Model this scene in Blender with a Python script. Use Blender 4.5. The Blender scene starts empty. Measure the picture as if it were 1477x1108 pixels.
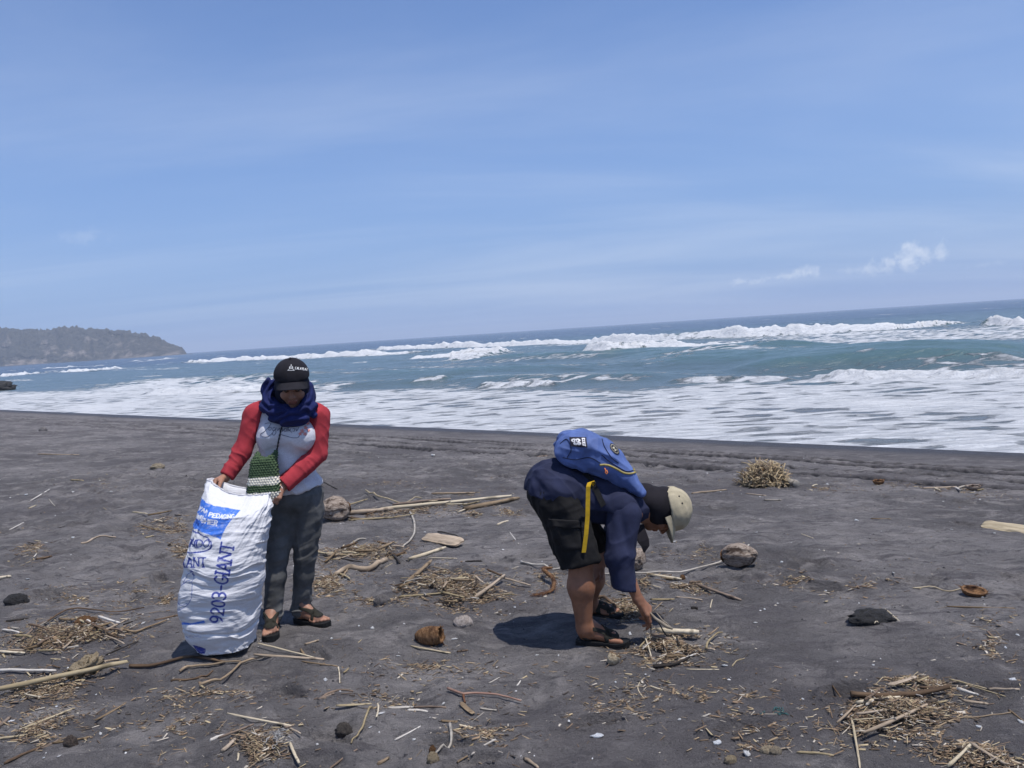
import bpy, bmesh, math, random
import numpy as np
from mathutils import Vector, Matrix, Euler
from mathutils.bvhtree import BVHTree
import openvdb

random.seed(7)
scene = bpy.context.scene
COL = scene.collection

# ------------------------------------------------------------------ camera
CAM_H = 1.60
PITCH, ROLL = math.radians(3.77), math.radians(3.73)
FPX, CX, CY = 1149.0, 738.5, 554.0            # focal length and centre on a 1477 x 1108 sheet
_f = Vector((0, math.cos(PITCH), -math.sin(PITCH)))
_r0 = Vector((1, 0, 0)); _u0 = Vector((0, math.sin(PITCH), math.cos(PITCH)))
_r = math.cos(ROLL) * _r0 - math.sin(ROLL) * _u0
_u = math.cos(ROLL) * _u0 + math.sin(ROLL) * _r0
cam_d = bpy.data.cameras.new('camera')
cam = bpy.data.objects.new('camera', cam_d); COL.objects.link(cam)
cam_d.sensor_width = 36; cam_d.lens = FPX / 1477 * 36
cam_d.clip_start = 0.05; cam_d.clip_end = 30000
cam.matrix_world = Matrix(((_r.x, _u.x, -_f.x, 0), (_r.y, _u.y, -_f.y, 0), (_r.z, _u.z, -_f.z, CAM_H), (0, 0, 0, 1)))
scene.camera = cam

# ------------------------------------------------------------------ light
SUN_L, SUN_A = 0.27, 0.17                      # shadow offset per metre of height: towards -x, towards +y
sun_from = Vector((SUN_L, -SUN_A, 1)).normalized()
SUN_EL = math.asin(sun_from.z)
SUN_ROT = math.atan2(sun_from.x, sun_from.y)   # clockwise from +y
sun_d = bpy.data.lights.new('sun', 'SUN'); sun_d.energy = 4.3; sun_d.angle = math.radians(0.53); sun_d.color = (1.0, 0.965, 0.92)
sun = bpy.data.objects.new('sun', sun_d); COL.objects.link(sun)
sun.rotation_euler = (-sun_from).to_track_quat('-Z', 'Y').to_euler(); sun.location = (5, -5, 30)

world = bpy.data.worlds.new('World'); scene.world = world; world.use_nodes = True
wn, wl = world.node_tree.nodes, world.node_tree.links
wn.clear()
def pix_dir(px, py):
    return (_f + _r * (float(px - CX) / FPX) + _u * (float(CY - py) / FPX)).normalized()
HORIZON = (2.15, 3.35, 6.0, 1)
TINT = (.86, .97, 1.22, 1)
def build_sky():
    out = wn.new('ShaderNodeOutputWorld'); bg = wn.new('ShaderNodeBackground'); wl.new(bg.outputs[0], out.inputs[0])
    bg.inputs['Strength'].default_value = 0.115
    sky = wn.new('ShaderNodeTexSky'); sky.sky_type = 'NISHITA'; sky.sun_disc = False
    sky.sun_elevation = SUN_EL; sky.sun_rotation = SUN_ROT; sky.altitude = 0
    sky.air_density = 1.0; sky.dust_density = 0.1; sky.ozone_density = 4.0
    tc = wn.new('ShaderNodeTexCoord')
    def math_(op, a, b=None, clamp=False):
        n = wn.new('ShaderNodeMath'); n.operation = op; n.use_clamp = clamp
        for i, v in enumerate((a, b)):
            if v is None: continue
            if isinstance(v, (int, float)): n.inputs[i].default_value = v
            else: wl.new(v, n.inputs[i])
        return n.outputs[0]
    def noise(vec, scale, detail=6, rough=.6, dist=0.0):
        n = wn.new('ShaderNodeTexNoise'); n.inputs['Scale'].default_value = scale; n.inputs['Detail'].default_value = detail
        n.inputs['Roughness'].default_value = rough; n.inputs['Distortion'].default_value = dist
        wl.new(vec, n.inputs['Vector']); return n.outputs['Fac']
    def ramp(x, a, b):
        n = wn.new('ShaderNodeMapRange'); n.interpolation_type = 'SMOOTHSTEP'
        n.inputs['From Min'].default_value = a; n.inputs['From Max'].default_value = b
        wl.new(x, n.inputs['Value']); return n.outputs[0]
    # high thin cirrus: plane projection of the direction, streaked
    sep = wn.new('ShaderNodeSeparateXYZ'); wl.new(tc.outputs['Generated'], sep.inputs[0])
    zz = math_('ADD', math_('MAXIMUM', sep.outputs[2], 0.0), 0.10)
    cmb = wn.new('ShaderNodeCombineXYZ')
    wl.new(math_('DIVIDE', sep.outputs[0], zz), cmb.inputs[0]); wl.new(math_('DIVIDE', sep.outputs[1], zz), cmb.inputs[1])
    mp = wn.new('ShaderNodeMapping'); mp.inputs['Rotation'].default_value = (0, 0, 0.5); mp.inputs['Scale'].default_value = (0.35, 1.0, 1)
    wl.new(cmb.outputs[0], mp.inputs['Vector'])
    cir = math_('MULTIPLY', ramp(noise(mp.outputs[0], 0.55, 7, .55, .6), .36, .78), 0.40)
    # low fair-weather cumulus along the horizon
    blobs = [((1330, 366), .036, .020, 1.0), ((1300, 378), .040, .016, 1.0), ((1275, 388), .034, .010, .8), ((1165, 393), .026, .011, 1.0), ((1130, 399), .034, .008, .9), ((1075, 406), .040, .007, .85), ((1225, 390), .04, .008, .45),
             ((920, 430), .022, .010, .5), ((856, 432), .014, .009, .4), ((720, 442), .02, .011, .25), ((1415, 382), .03, .009, .4), ((118, 342), .035, .011, .22), ((1010, 415), .05, .006, .3)]
    nv = noise(tc.outputs['Generated'], 62, 8, .62, .3)
    tot = None
    for (px, py), rx, rz, amp in blobs:
        d = pix_dir(px, py)
        side = Vector((d.y, -d.x, 0)).normalized(); up = side.cross(d)
        def dotn(v):
            n = wn.new('ShaderNodeVectorMath'); n.operation = 'DOT_PRODUCT'; wl.new(tc.outputs['Generated'], n.inputs[0]); n.inputs[1].default_value = v
            return n.outputs['Value']
        a = math_('MULTIPLY', dotn(side), .78 / rx); b = math_('MULTIPLY', dotn(up), .78 / rz)
        rr = math_('SQRT', math_('ADD', math_('MULTIPLY', a, a), math_('MULTIPLY', b, b)))
        inside = math_('GREATER_THAN', dotn(d), 0.9)
        dens = math_('ADD', math_('SUBTRACT', 0.85, rr), math_('MULTIPLY', math_('SUBTRACT', nv, .5), 2.2))
        m = math_('MULTIPLY', math_('MULTIPLY', ramp(dens, 0.0, 1.1), amp), inside)
        tot = m if tot is None else math_('MAXIMUM', tot, m)
    mix = wn.new('ShaderNodeMix'); mix.data_type = 'RGBA'
    cl = math_('MAXIMUM', cir, math_('MULTIPLY', tot, .95), clamp=True)
    wl.new(cl, mix.inputs['Factor']); 
    # maritime haze: the pale yellow rim of a clean sky turns to an even soft blue all round the horizon
    hz = wn.new('ShaderNodeMix'); hz.data_type = 'RGBA'; hz.inputs['B'].default_value = HORIZON
    wl.new(math_('POWER', math_('SUBTRACT', 1.0, math_('MAXIMUM', sep.outputs[2], 0.0)), 3.2), hz.inputs['Factor'])
    tint = wn.new('ShaderNodeMix'); tint.data_type = 'RGBA'; tint.blend_type = 'MULTIPLY'; tint.inputs['Factor'].default_value = 1.0
    tint.inputs['B'].default_value = TINT; wl.new(sky.outputs[0], tint.inputs['A']); wl.new(tint.outputs['Result'], hz.inputs['A'])
    wl.new(hz.outputs['Result'], mix.inputs['A']); mix.inputs['B'].default_value = (6.2, 6.9, 8.2, 1)
    wl.new(mix.outputs['Result'], bg.inputs['Color'])
build_sky()
vs = scene.view_settings
vs.view_transform = 'Standard'; vs.look = 'None'; vs.gamma = 1.0; vs.use_curve_mapping = False; vs.exposure = 0.0
scene.cycles.max_bounces = 6; scene.cycles.diffuse_bounces = 3; scene.cycles.glossy_bounces = 3
scene.cycles.transparent_max_bounces = 6; scene.cycles.volume_bounces = 1; scene.cycles.use_denoising = True

# ------------------------------------------------------------------ measuring helpers
CAM = Vector((0, 0, CAM_H))
def P(px, py, Y):
    """world point seen at sheet position px, py in the plane y = Y"""
    d = pix_dir(px, py); t = float(Y) / d.y
    return Vector((d.x * t, Y, CAM_H + d.z * t))
def proj(p):
    v = Vector(p) - CAM; z = v.dot(_f)
    return CX + FPX * v.dot(_r) / z, CY - FPX * v.dot(_u) / z
def G(px, py):
    """world point on the sand seen at sheet position px, py"""
    d = pix_dir(px, py); t = (CAM_H) / max(-d.z, 1e-4)
    for _ in range(25):
        q = CAM + d * t
        z = float(ground_base(q.x, q.y)); t2 = (CAM_H - z) / max(-d.z, 1e-4)
        t = 0.5 * (t + t2)
    q = CAM + d * t
    return Vector((q.x, q.y, gz(q.x, q.y)))
def W(px, py, z=-0.9):
    d = pix_dir(px, py); t = (CAM_H - z) / max(-d.z, 1e-5); q = CAM + d * t
    return (q.x, q.y)

# ------------------------------------------------------------------ numpy noise
def _hash(ix, iy, iz, seed):
    h = (ix.astype(np.int64) * 374761393 + iy.astype(np.int64) * 668265263 + iz.astype(np.int64) * 2147483647 + seed * 1274126177) & 0xffffffff
    h = ((h ^ (h >> 13)) * 1274126177) & 0xffffffff
    h = ((h ^ (h >> 16)) * 2246822519) & 0xffffffff
    return ((h ^ (h >> 15)) & 0xffffff) / float(0xffffff)
def vn2(x, y, seed=0):
    x = np.asarray(x, dtype=np.float64); y = np.asarray(y, dtype=np.float64)
    ix, iy = np.floor(x), np.floor(y); fx, fy = x - ix, y - iy
    ux, uy = fx * fx * fx * (fx * (fx * 6 - 15) + 10), fy * fy * fy * (fy * (fy * 6 - 15) + 10)
    z = np.zeros_like(ix)
    a, b = _hash(ix, iy, z, seed), _hash(ix + 1, iy, z, seed)
    c, d = _hash(ix, iy + 1, z, seed), _hash(ix + 1, iy + 1, z, seed)
    return (a + (b - a) * ux) * (1 - uy) + (c + (d - c) * ux) * uy
def fbm2(x, y, seed=0, octv=4, gain=.5, lac=2.03):
    s, a, n = 0, 1.0, 0
    for o in range(octv):
        s = s + a * (vn2(x, y, seed + o * 17) - .5); n += a; a *= gain; x = x * lac + 13.7; y = y * lac - 7.1
    return s / n * 2
def vn3(p, seed=0):
    ip = np.floor(p); f = p - ip; u = f * f * (3 - 2 * f); x, y, z = ip[:, 0], ip[:, 1], ip[:, 2]
    def L(dx, dy, dz): return _hash(x + dx, y + dy, z + dz, seed)
    ux, uy, uz = u[:, 0], u[:, 1], u[:, 2]
    a = (L(0, 0, 0) * (1 - ux) + L(1, 0, 0) * ux) * (1 - uy) + (L(0, 1, 0) * (1 - ux) + L(1, 1, 0) * ux) * uy
    b = (L(0, 0, 1) * (1 - ux) + L(1, 0, 1) * ux) * (1 - uy) + (L(0, 1, 1) * (1 - ux) + L(1, 1, 1) * ux) * uy
    return a * (1 - uz) + b * uz
def fbm3(p, seed=0, octv=3):
    s, a, n = 0, 1.0, 0
    for o in range(octv):
        s = s + a * (vn3(p, seed + 31 * o) - .5); n += a; a *= .5; p = p * 2.03 + 5.3
    return s / n * 2
def sstep(a, b, x):
    t = np.clip((x - a) / (b - a), 0, 1); return t * t * (3 - 2 * t)

# ------------------------------------------------------------------ object helpers
def tag(o, label=None, cat=None, group=None, kind=None):
    if label: o['label'] = label
    if cat: o['category'] = cat
    if group: o['group'] = group
    if kind: o['kind'] = kind
    return o
def mesh_obj(name, verts, faces, mat=None, parent=None, smooth=True):
    me = bpy.data.meshes.new(name)
    if isinstance(verts, np.ndarray) and isinstance(faces, np.ndarray):
        nv, nf, k = len(verts), len(faces), faces.shape[1]
        me.vertices.add(nv); me.vertices.foreach_set('co', verts.astype(np.float32).ravel())
        me.loops.add(nf * k); me.loops.foreach_set('vertex_index', faces.astype(np.int32).ravel())
        me.polygons.add(nf); me.polygons.foreach_set('loop_start', np.arange(0, nf * k, k, dtype=np.int32))
        me.update(calc_edges=True)
    else:
        me.from_pydata([tuple(v) for v in verts], [], [tuple(f) for f in faces]); me.update()
    if smooth: me.polygons.foreach_set('use_smooth', np.ones(len(me.polygons), dtype=bool))
    if mat: me.materials.append(mat)
    o = bpy.data.objects.new(name, me); COL.objects.link(o)
    if parent: o.parent = parent
    return o
def empty(name, loc=(0, 0, 0)):
    o = bpy.data.objects.new(name, None); COL.objects.link(o); o.location = loc; return o
def adopt(parent, child):
    """parent without moving the child (parts are modelled in world coordinates)"""
    child.parent = parent; child.matrix_parent_inverse = Matrix.Translation(-Vector(parent.location))
    return child
def set_attr(o, name, vals):
    a = o.data.attributes.new(name, 'FLOAT', 'POINT'); a.data.foreach_set('value', np.asarray(vals, dtype=np.float32))
def set_col(o, name, vals):
    a = o.data.attributes.new(name, 'FLOAT_COLOR', 'POINT'); a.data.foreach_set('color', np.asarray(vals, dtype=np.float32).ravel())

# ------------------------------------------------------------------ material helpers
class NT:
    def __init__(s, name):
        s.m = bpy.data.materials.new(name); s.m.use_nodes = True
        s.n, s.l = s.m.node_tree.nodes, s.m.node_tree.links
        s.b = s.n['Principled BSDF']; s.out = s.n['Material Output']
        s.tc = s.n.new('ShaderNodeTexCoord')
    def link(s, a, b): s.l.new(a, b)
    def noise(s, scale, detail=5, rough=.6, vec=None, dist=0.0, map_scale=None, rot=None):
        v = vec if vec is not None else s.tc.outputs['Object']
        if map_scale or rot:
            mp = s.n.new('ShaderNodeMapping'); s.l.new(v, mp.inputs['Vector'])
            if map_scale: mp.inputs['Scale'].default_value = map_scale
            if rot: mp.inputs['Rotation'].default_value = rot
            v = mp.outputs[0]
        n = s.n.new('ShaderNodeTexNoise'); n.inputs['Scale'].default_value = scale; n.inputs['Detail'].default_value = detail
        n.inputs['Roughness'].default_value = rough; n.inputs['Distortion'].default_value = dist
        s.l.new(v, n.inputs['Vector']); return n.outputs['Fac']
    def ramp(s, x, a, b, lo=0.0, hi=1.0):
        n = s.n.new('ShaderNodeMapRange'); n.interpolation_type = 'SMOOTHSTEP'
        n.inputs['From Min'].default_value = a; n.inputs['From Max'].default_value = b
        n.inputs['To Min'].default_value = lo; n.inputs['To Max'].default_value = hi
        s.l.new(x, n.inputs['Value']); return n.outputs[0]
    def mix(s, fac, a, b):
        n = s.n.new('ShaderNodeMix'); n.data_type = 'RGBA'
        for k, v in (('Factor', fac), ('A', a), ('B', b)):
            if isinstance(v, (int, float)): n.inputs[k].default_value = v
            elif isinstance(v, tuple): n.inputs[k].default_value = v + (1,) if len(v) == 3 else v
            else: s.l.new(v, n.inputs[k])
        return n.outputs['Result']
    def math(s, op, a, b=None, clamp=False):
        n = s.n.new('ShaderNodeMath'); n.operation = op; n.use_clamp = clamp
        for i, v in enumerate((a, b)):
            if v is None: continue
            if isinstance(v, (int, float)): n.inputs[i].default_value = v
            else: s.l.new(v, n.inputs[i])
        return n.outputs[0]
    def attr(s, name, out='Fac'):
        n = s.n.new('ShaderNodeAttribute'); n.attribute_name = name; return n.outputs[out]
    def bump(s, h, strength=.3, dist=.01, prev=None):
        n = s.n.new('ShaderNodeBump'); n.inputs['Strength'].default_value = strength; n.inputs['Distance'].default_value = dist
        s.l.new(h, n.inputs['Height'])
        if prev is not None: s.l.new(prev, n.inputs['Normal'])
        return n.outputs[0]
    def set(s, color=None, rough=None, normal=None, **kw):
        for k, v in (('Base Color', color), ('Roughness', rough), ('Normal', normal)) + tuple((k, v) for k, v in kw.items()):
            if v is None: continue
            i = s.b.inputs[k]
            if isinstance(v, (int, float)): i.default_value = v
            elif isinstance(v, tuple): i.default_value = v + (1,) if len(v) == 3 else v
            else: s.l.new(v, i)
        return s.m
def cloth_mat(name, c, var=.25, scale=9, weave=900, rough=.9, wear=None, sheen=.0):
    t = NT(name)
    dark = tuple(x * (1 - var) for x in c); lite = tuple(min(1, x * (1 + var)) for x in c)
    col = t.mix(t.ramp(t.noise(scale, 6, .65), .3, .7), dark, lite)
    if wear: col = t.mix(t.ramp(t.noise(5, 6, .7), .5, .75), col, wear)
    nrm = t.bump(t.noise(weave, 2, .5), .25, .0015)
    nrm = t.bump(t.noise(55, 4, .6), .25, .004, nrm)
    t.set(col, rough, nrm)
    if sheen: t.b.inputs['Sheen Weight'].default_value = sheen
    t.b.inputs['Specular IOR Level'].default_value = .25
    return t.m
def wood_mat(name, c1, c2, rough=.85):
    t = NT(name)
    oi = t.n.new('ShaderNodeObjectInfo')
    n1 = t.noise(3.0, 6, .7, map_scale=(1.0, 9, 9))
    col = t.mix(t.ramp(n1, .3, .7), c1, c2)
    col = t.mix(t.ramp(t.noise(2.3, 3, .6, map_scale=(2, 4, 4)), .55, .8), col, tuple(x * .45 for x in c1))
    hsv = t.n.new('ShaderNodeHueSaturation'); t.link(col, hsv.inputs['Color'])
    t.link(t.ramp(oi.outputs['Random'], 0, 1, .6, 1.3), hsv.inputs['Value'])
    t.link(t.ramp(oi.outputs['Random'], 1, 0, .75, 1.1), hsv.inputs['Saturation'])
    t.set(hsv.outputs[0], rough, t.bump(n1, .5, .006))
    t.b.inputs['Specular IOR Level'].default_value = .25
    return t.m
# ================================================================== THE SETTING
SEA_Z = -0.9
SH_T, SH_N = np.array([0.758, -0.652]), np.array([-0.652, -0.758])    # along the shore; towards land
def shore_s(x, y):
    return (np.asarray(x) - 0.0) * SH_N[0] + (np.asarray(y) - 19.8) * SH_N[1]
def shore_t(x, y):
    return np.asarray(x) * SH_T[0] + (np.asarray(y) - 19.8) * SH_T[1]
def ground_base(x, y):
    s = shore_s(x, y)
    up = -0.9 * (1 - sstep(-3.0, 11.5, s)) ** 1.0
    z0 = -0.9 * (1 - sstep(-3.0, 11.5, 0.0))
    up = np.where(s > 0, up * (0.9 / -z0 if z0 else 1), -0.9 + s * 0.075)
    return np.maximum(up, -4.0)
# footprints and scuffs on the dry sand
_rs = np.random.RandomState(5)
FOOT = []
for trail in range(40):
    x0, y0 = _rs.uniform(-9, 9), _rs.uniform(2.3, 15); a = _rs.uniform(-.5, .5) + (math.pi if _rs.rand() < .5 else 0) - .35
    for k in range(_rs.randint(5, 16)):
        sd = (-1) ** k * .09
        FOOT.append((x0 + k * .55 * math.cos(a) - sd * math.sin(a) + _rs.normal(0, .03), y0 + k * .55 * math.sin(a) + sd * math.cos(a) + _rs.normal(0, .03),
                     a + _rs.normal(0, .15), _rs.uniform(.10, .14), _rs.uniform(.042, .06), _rs.uniform(.014, .036)))
FOOT = [f for f in FOOT if f[1] > 1.5 and float(shore_s(f[0], f[1])) > 3.5]
TRACKS = []                                    # (offset s, width)
for px, py, w in ((1300, 674, .40), (1300, 683.5, .22), (1300, 694, .40), (760, 640, .24)):
    d = pix_dir(px, py); t = 9.0
    for _ in range(30):
        q = CAM + d * t; t = .5 * t + .5 * (CAM_H - float(ground_base(q.x, q.y))) / -d.z
    TRACKS.append((float(shore_s(q.x, q.y)), w))
def ground_detail(x, y):
    x = np.asarray(x, dtype=np.float64); y = np.asarray(y, dtype=np.float64)
    s, t = shore_s(x, y), shore_t(x, y)
    dry = sstep(1.5, 5.0, s)
    z = .035 * fbm2(x * .45, y * .45, 3, 3) * sstep(0, 3, s)
    z = z + dry * .030 * fbm2(x * 1.5 + 4, y * 2.1, 11, 4)
    r = 1 - np.abs(fbm2(t * 2.2 + 1.5 * fbm2(x, y, 77, 2), s * 5.5, 21, 3)) * 2.2      # wind ridges along the shore
    z = z + dry * .026 * np.clip(r, -1, 1) * sstep(-.15, .35, fbm2(x * .6, y * .6, 41, 2))
    z = z + dry * .020 * fbm2(x * 7, y * 7, 51, 4)
    return z
FOOT_XY = np.array([f[:2] for f in FOOT])
def ground_prints(x, y, z, feet=None):
    x = np.asarray(x, dtype=np.float64); y = np.asarray(y, dtype=np.float64)
    near = np.abs(x) + y < 40
    for fx, fy, a, L, B, dep in (FOOT if feet is None else feet):
        m = (np.abs(x - fx) < .3) & (np.abs(y - fy) < .3) & near
        if not m.any(): continue
        dx, dy = x[m] - fx, y[m] - fy
        u, v = (dx * math.cos(a) + dy * math.sin(a)) / L, (-dx * math.sin(a) + dy * math.cos(a)) / B
        q = np.sqrt(u * u + v * v)
        z[m] += -dep * (1 - sstep(.75, 1.05, q)) + dep * .55 * np.exp(-((q - 1.25) / .22) ** 2)
    s, t = shore_s(x, y), shore_t(x, y)
    for so, w in TRACKS:
        wob = so + .10 * fbm2(t * .2, t * 0, 9, 2)
        d = np.abs(s - wob) / (w / 2)
        tr = np.abs(((t / .13 + d * .9) % 1) - .5) * 2
        z = z - .045 * (1 - sstep(.75, 1.1, d)) * (.45 + .55 * sstep(.3, .6, tr)) + .022 * np.exp(-((d - 1.35) / .25) ** 2)
    return z
def gz(x, y):
    xx, yy = np.array([x], dtype=float), np.array([y], dtype=float)
    near = [FOOT[i] for i in np.where((np.abs(FOOT_XY[:, 0] - x) < .3) & (np.abs(FOOT_XY[:, 1] - y) < .3))[0]]
    return float(ground_prints(xx, yy, ground_base(xx, yy) + ground_detail(xx, yy), near)[0])
def gz_many(x, y):
    return ground_prints(x, y, ground_base(x, y) + ground_detail(x, y))
def polar_grid(radii, az):
    R, A = np.meshgrid(radii, az, indexing='ij')
    x, y = R * np.sin(A), R * np.cos(A)
    n, m = R.shape
    i = np.arange(n * m).reshape(n, m)
    f = np.stack([i[:-1, :-1], i[:-1, 1:], i[1:, 1:], i[1:, :-1]], -1).reshape(-1, 4)
    return x.ravel(), y.ravel(), f

def sand_material():
    t = NT('dark volcanic sand')
    P_ = t.n.new('ShaderNodeNewGeometry').outputs['Position']
    big = t.noise(.55, 5, .6, P_, .4); mid = t.noise(2.6, 7, .68, P_, .7, map_scale=(1, 1.4, 1)); fine = t.noise(20, 7, .72, P_)
    crisp = t.noise(6.5, 8, .74, P_, 1.2, map_scale=(1, 1.5, 1)); grain = t.noise(420, 2, .6, P_)
    rot = (0, 0, math.radians(40.7))
    streak = t.noise(2.2, 7, .70, P_, .9, map_scale=(1.0, 4.2, 1), rot=rot)
    col = t.mix(t.ramp(big, .38, .62), (0.133, 0.123, 0.122), (0.242, 0.224, 0.218))
    col = t.mix(t.ramp(mid, .47, .66, 0, .8), col, (0.351, 0.322, 0.306))
    col = t.mix(t.ramp(streak, .51, .63, 0, .9), col, (0.118, 0.107, 0.110))
    col = t.mix(t.ramp(crisp, .54, .62, 0, .85), col, (0.104, 0.097, 0.100))
    col = t.mix(t.ramp(fine, .56, .72, 0, .6), col, (0.114, 0.103, 0.107))
    col = t.mix(t.ramp(grain, .58, .74, 0, .55), col, (0.570, 0.527, 0.490))
    col = t.mix(t.ramp(grain, .42, .28, 0, .6), col, (0.056, 0.052, 0.055))
    wet = t.attr('wet'); damp = t.attr('damp')
    col = t.mix(t.math('MULTIPLY', damp, .75), col, (0.118, 0.107, 0.110))
    col = t.mix(t.attr('track'), col, (.034, .032, .035))
    col = t.mix(wet, col, (.066, .060, .062))
    nr = t.bump(crisp, 1.0, .09); nr = t.bump(fine, 1.0, .045, nr); nr = t.bump(t.noise(75, 5, .7, P_), .9, .010, nr); nr = t.bump(grain, .5, .002, nr)
    rough = t.mix(wet, (.92, .92, .92), (.42, .42, .42))
    t.set(col, rough, nr); t.b.inputs['Specular IOR Level'].default_value = .3
    return t.m
def build_sand():
    front = np.radians(np.linspace(-50, 50, 820)); rest = np.radians(np.linspace(50, 310, 66))[1:]
    az = np.concatenate([front, rest])
    rad = np.concatenate([[.02, .5, 1.0], np.exp(np.linspace(math.log(1.5), math.log(38), 560)), np.exp(np.linspace(math.log(38), math.log(220), 60))[1:]])
    x, y, f = polar_grid(rad, az)
    z = gz_many(x, y)
    o = mesh_obj('sand_beach', np.stack([x, y, z], 1), f[:, ::-1], sand_material())
    s, t = shore_s(x, y), shore_t(x, y)
    set_attr(o, 'wet', 1 - sstep(.5, 1.7, s + .5 * fbm2(t * .3, s * .3, 61, 3)))
    damp = np.zeros_like(x)
    for so, w in TRACKS:
        d = np.abs(s - so - .10 * fbm2(t * .2, t * 0, 9, 2)) / (w / 2)
        damp = np.maximum(damp, (1 - sstep(.8, 1.15, d)))
    trk = np.zeros_like(x)
    for so, w in TRACKS:
        d = np.abs(s - so - .10 * fbm2(t * .2, t * 0, 9, 2)) / (w / 2); tr = np.abs(((t / .16 + d * .9) % 1) - .5) * 2
        trk = np.maximum(trk, (1 - sstep(.8, 1.2, d)) * (.55 + .45 * sstep(.25, .6, tr)) * sstep(-9, 1, t + 2 * fbm2(t * .3, s * .2, 19, 2)))
    set_attr(o, 'track', trk)
    damp = np.maximum(damp, (1 - sstep(2.0, 4.2, s)) * .35)
    zz = ground_detail(x, y); damp = np.maximum(damp, .8 * sstep(.1, .5, fbm2(x * .9 + 31, y * 1.3, 71, 4)) * sstep(3, 5, s))
    set_attr(o, 'damp', damp)
    tag(o, 'dark grey volcanic sand beach with footprints and tyre tracks', 'beach', kind='structure')
    o.name = 'sand_beach'
build_sand()

# ------------------------------------------------------------------ the sea
# breakers: list of ((px, py) along the foot of the white water, height m, width m)
BREAKERS = []
def breaker(pts, h, back=6.0, foam=1.0):
    BREAKERS.append((np.array([W(*p) for p in pts]), h, back, foam))
breaker([(545, 505), (620, 502.5), (760, 498), (900, 493.5), (1010, 489)], 1.15, 9)
breaker([(1000, 489), (1080, 486), (1180, 481), (1290, 475), (1385, 467)], 1.35, 9)
breaker([(1425, 469), (1477, 468), (1600, 462)], 1.2, 8)
breaker([(275, 523.5), (340, 520.5), (420, 517.5), (520, 513.5), (600, 509)], 1.0, 7)
breaker([(592, 518), (650, 520), (690, 518), (724, 511)], .80, 5)
breaker([(848, 515), (880, 515.5), (935, 511), (1000, 508), (1120, 504)], .75, 5)
breaker([(970, 553), (1060, 551), (1140, 549)], .26, 2.2, .75)
breaker([(1185, 549), (1250, 549), (1340, 546), (1477, 545), (1600, 543)], .50, 3.0)
breaker([(690, 559), (740, 558), (800, 557)], .26, 1.6, .8)
breaker([(220, 568), (290, 567), (345, 565), (390, 562), (440, 560)], .42, 3.0)
breaker([(155, 523), (200, 522), (240, 518)], .9, 7)
breaker([(55, 532), (110, 530), (150, 527.5)], .9, 7)
breaker([(0, 543), (40, 541), (78, 537)], .7, 6)
breaker([(86, 538), (130, 536.5), (165, 533)], .7, 6)
breaker([(415, 507.5), (440, 506), (470, 504)], 1.0, 8, .8)
breaker([(600, 555), (640, 553)], .18, 1.2, .6)
SWELLS = [([(700, 521), (860, 517), (1000, 512)], .55, 6, 9), ([(940, 527), (1150, 522), (1477, 515)], .65, 7, 8), ([(520, 545), (660, 541), (860, 533)], .40, 5, 5),
          ([(1080, 536), (1250, 529), (1477, 524)], .60, 3.4, 4), ([(660, 553), (800, 551), (960, 547)], .30, 2.6, 3), ([(160, 556), (260, 552), (440, 545)], .35, 5, 5), ([(900, 521), (1030, 518), (1180, 511)], .5, 5, 6),
          ([(420, 560), (560, 556), (680, 550)], .28, 3, 3)]
SWELLS = [(np.array([W(*p) for p in pts]), h, a, b) for pts, h, a, b in SWELLS]
def line_coords(x, y, pts):
    """signed offset (+ seaward) from a polyline given as a function of shore-parallel t, plus how far inside its ends"""
    t, s = shore_t(x, y), -shore_s(x, y)
    pt, ps = shore_t(pts[:, 0], pts[:, 1]), -shore_s(pts[:, 0], pts[:, 1])
    o = np.argsort(pt); pt, ps = pt[o], ps[o]
    return s - np.interp(t, pt, ps), t, pt[0], pt[-1]
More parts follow.
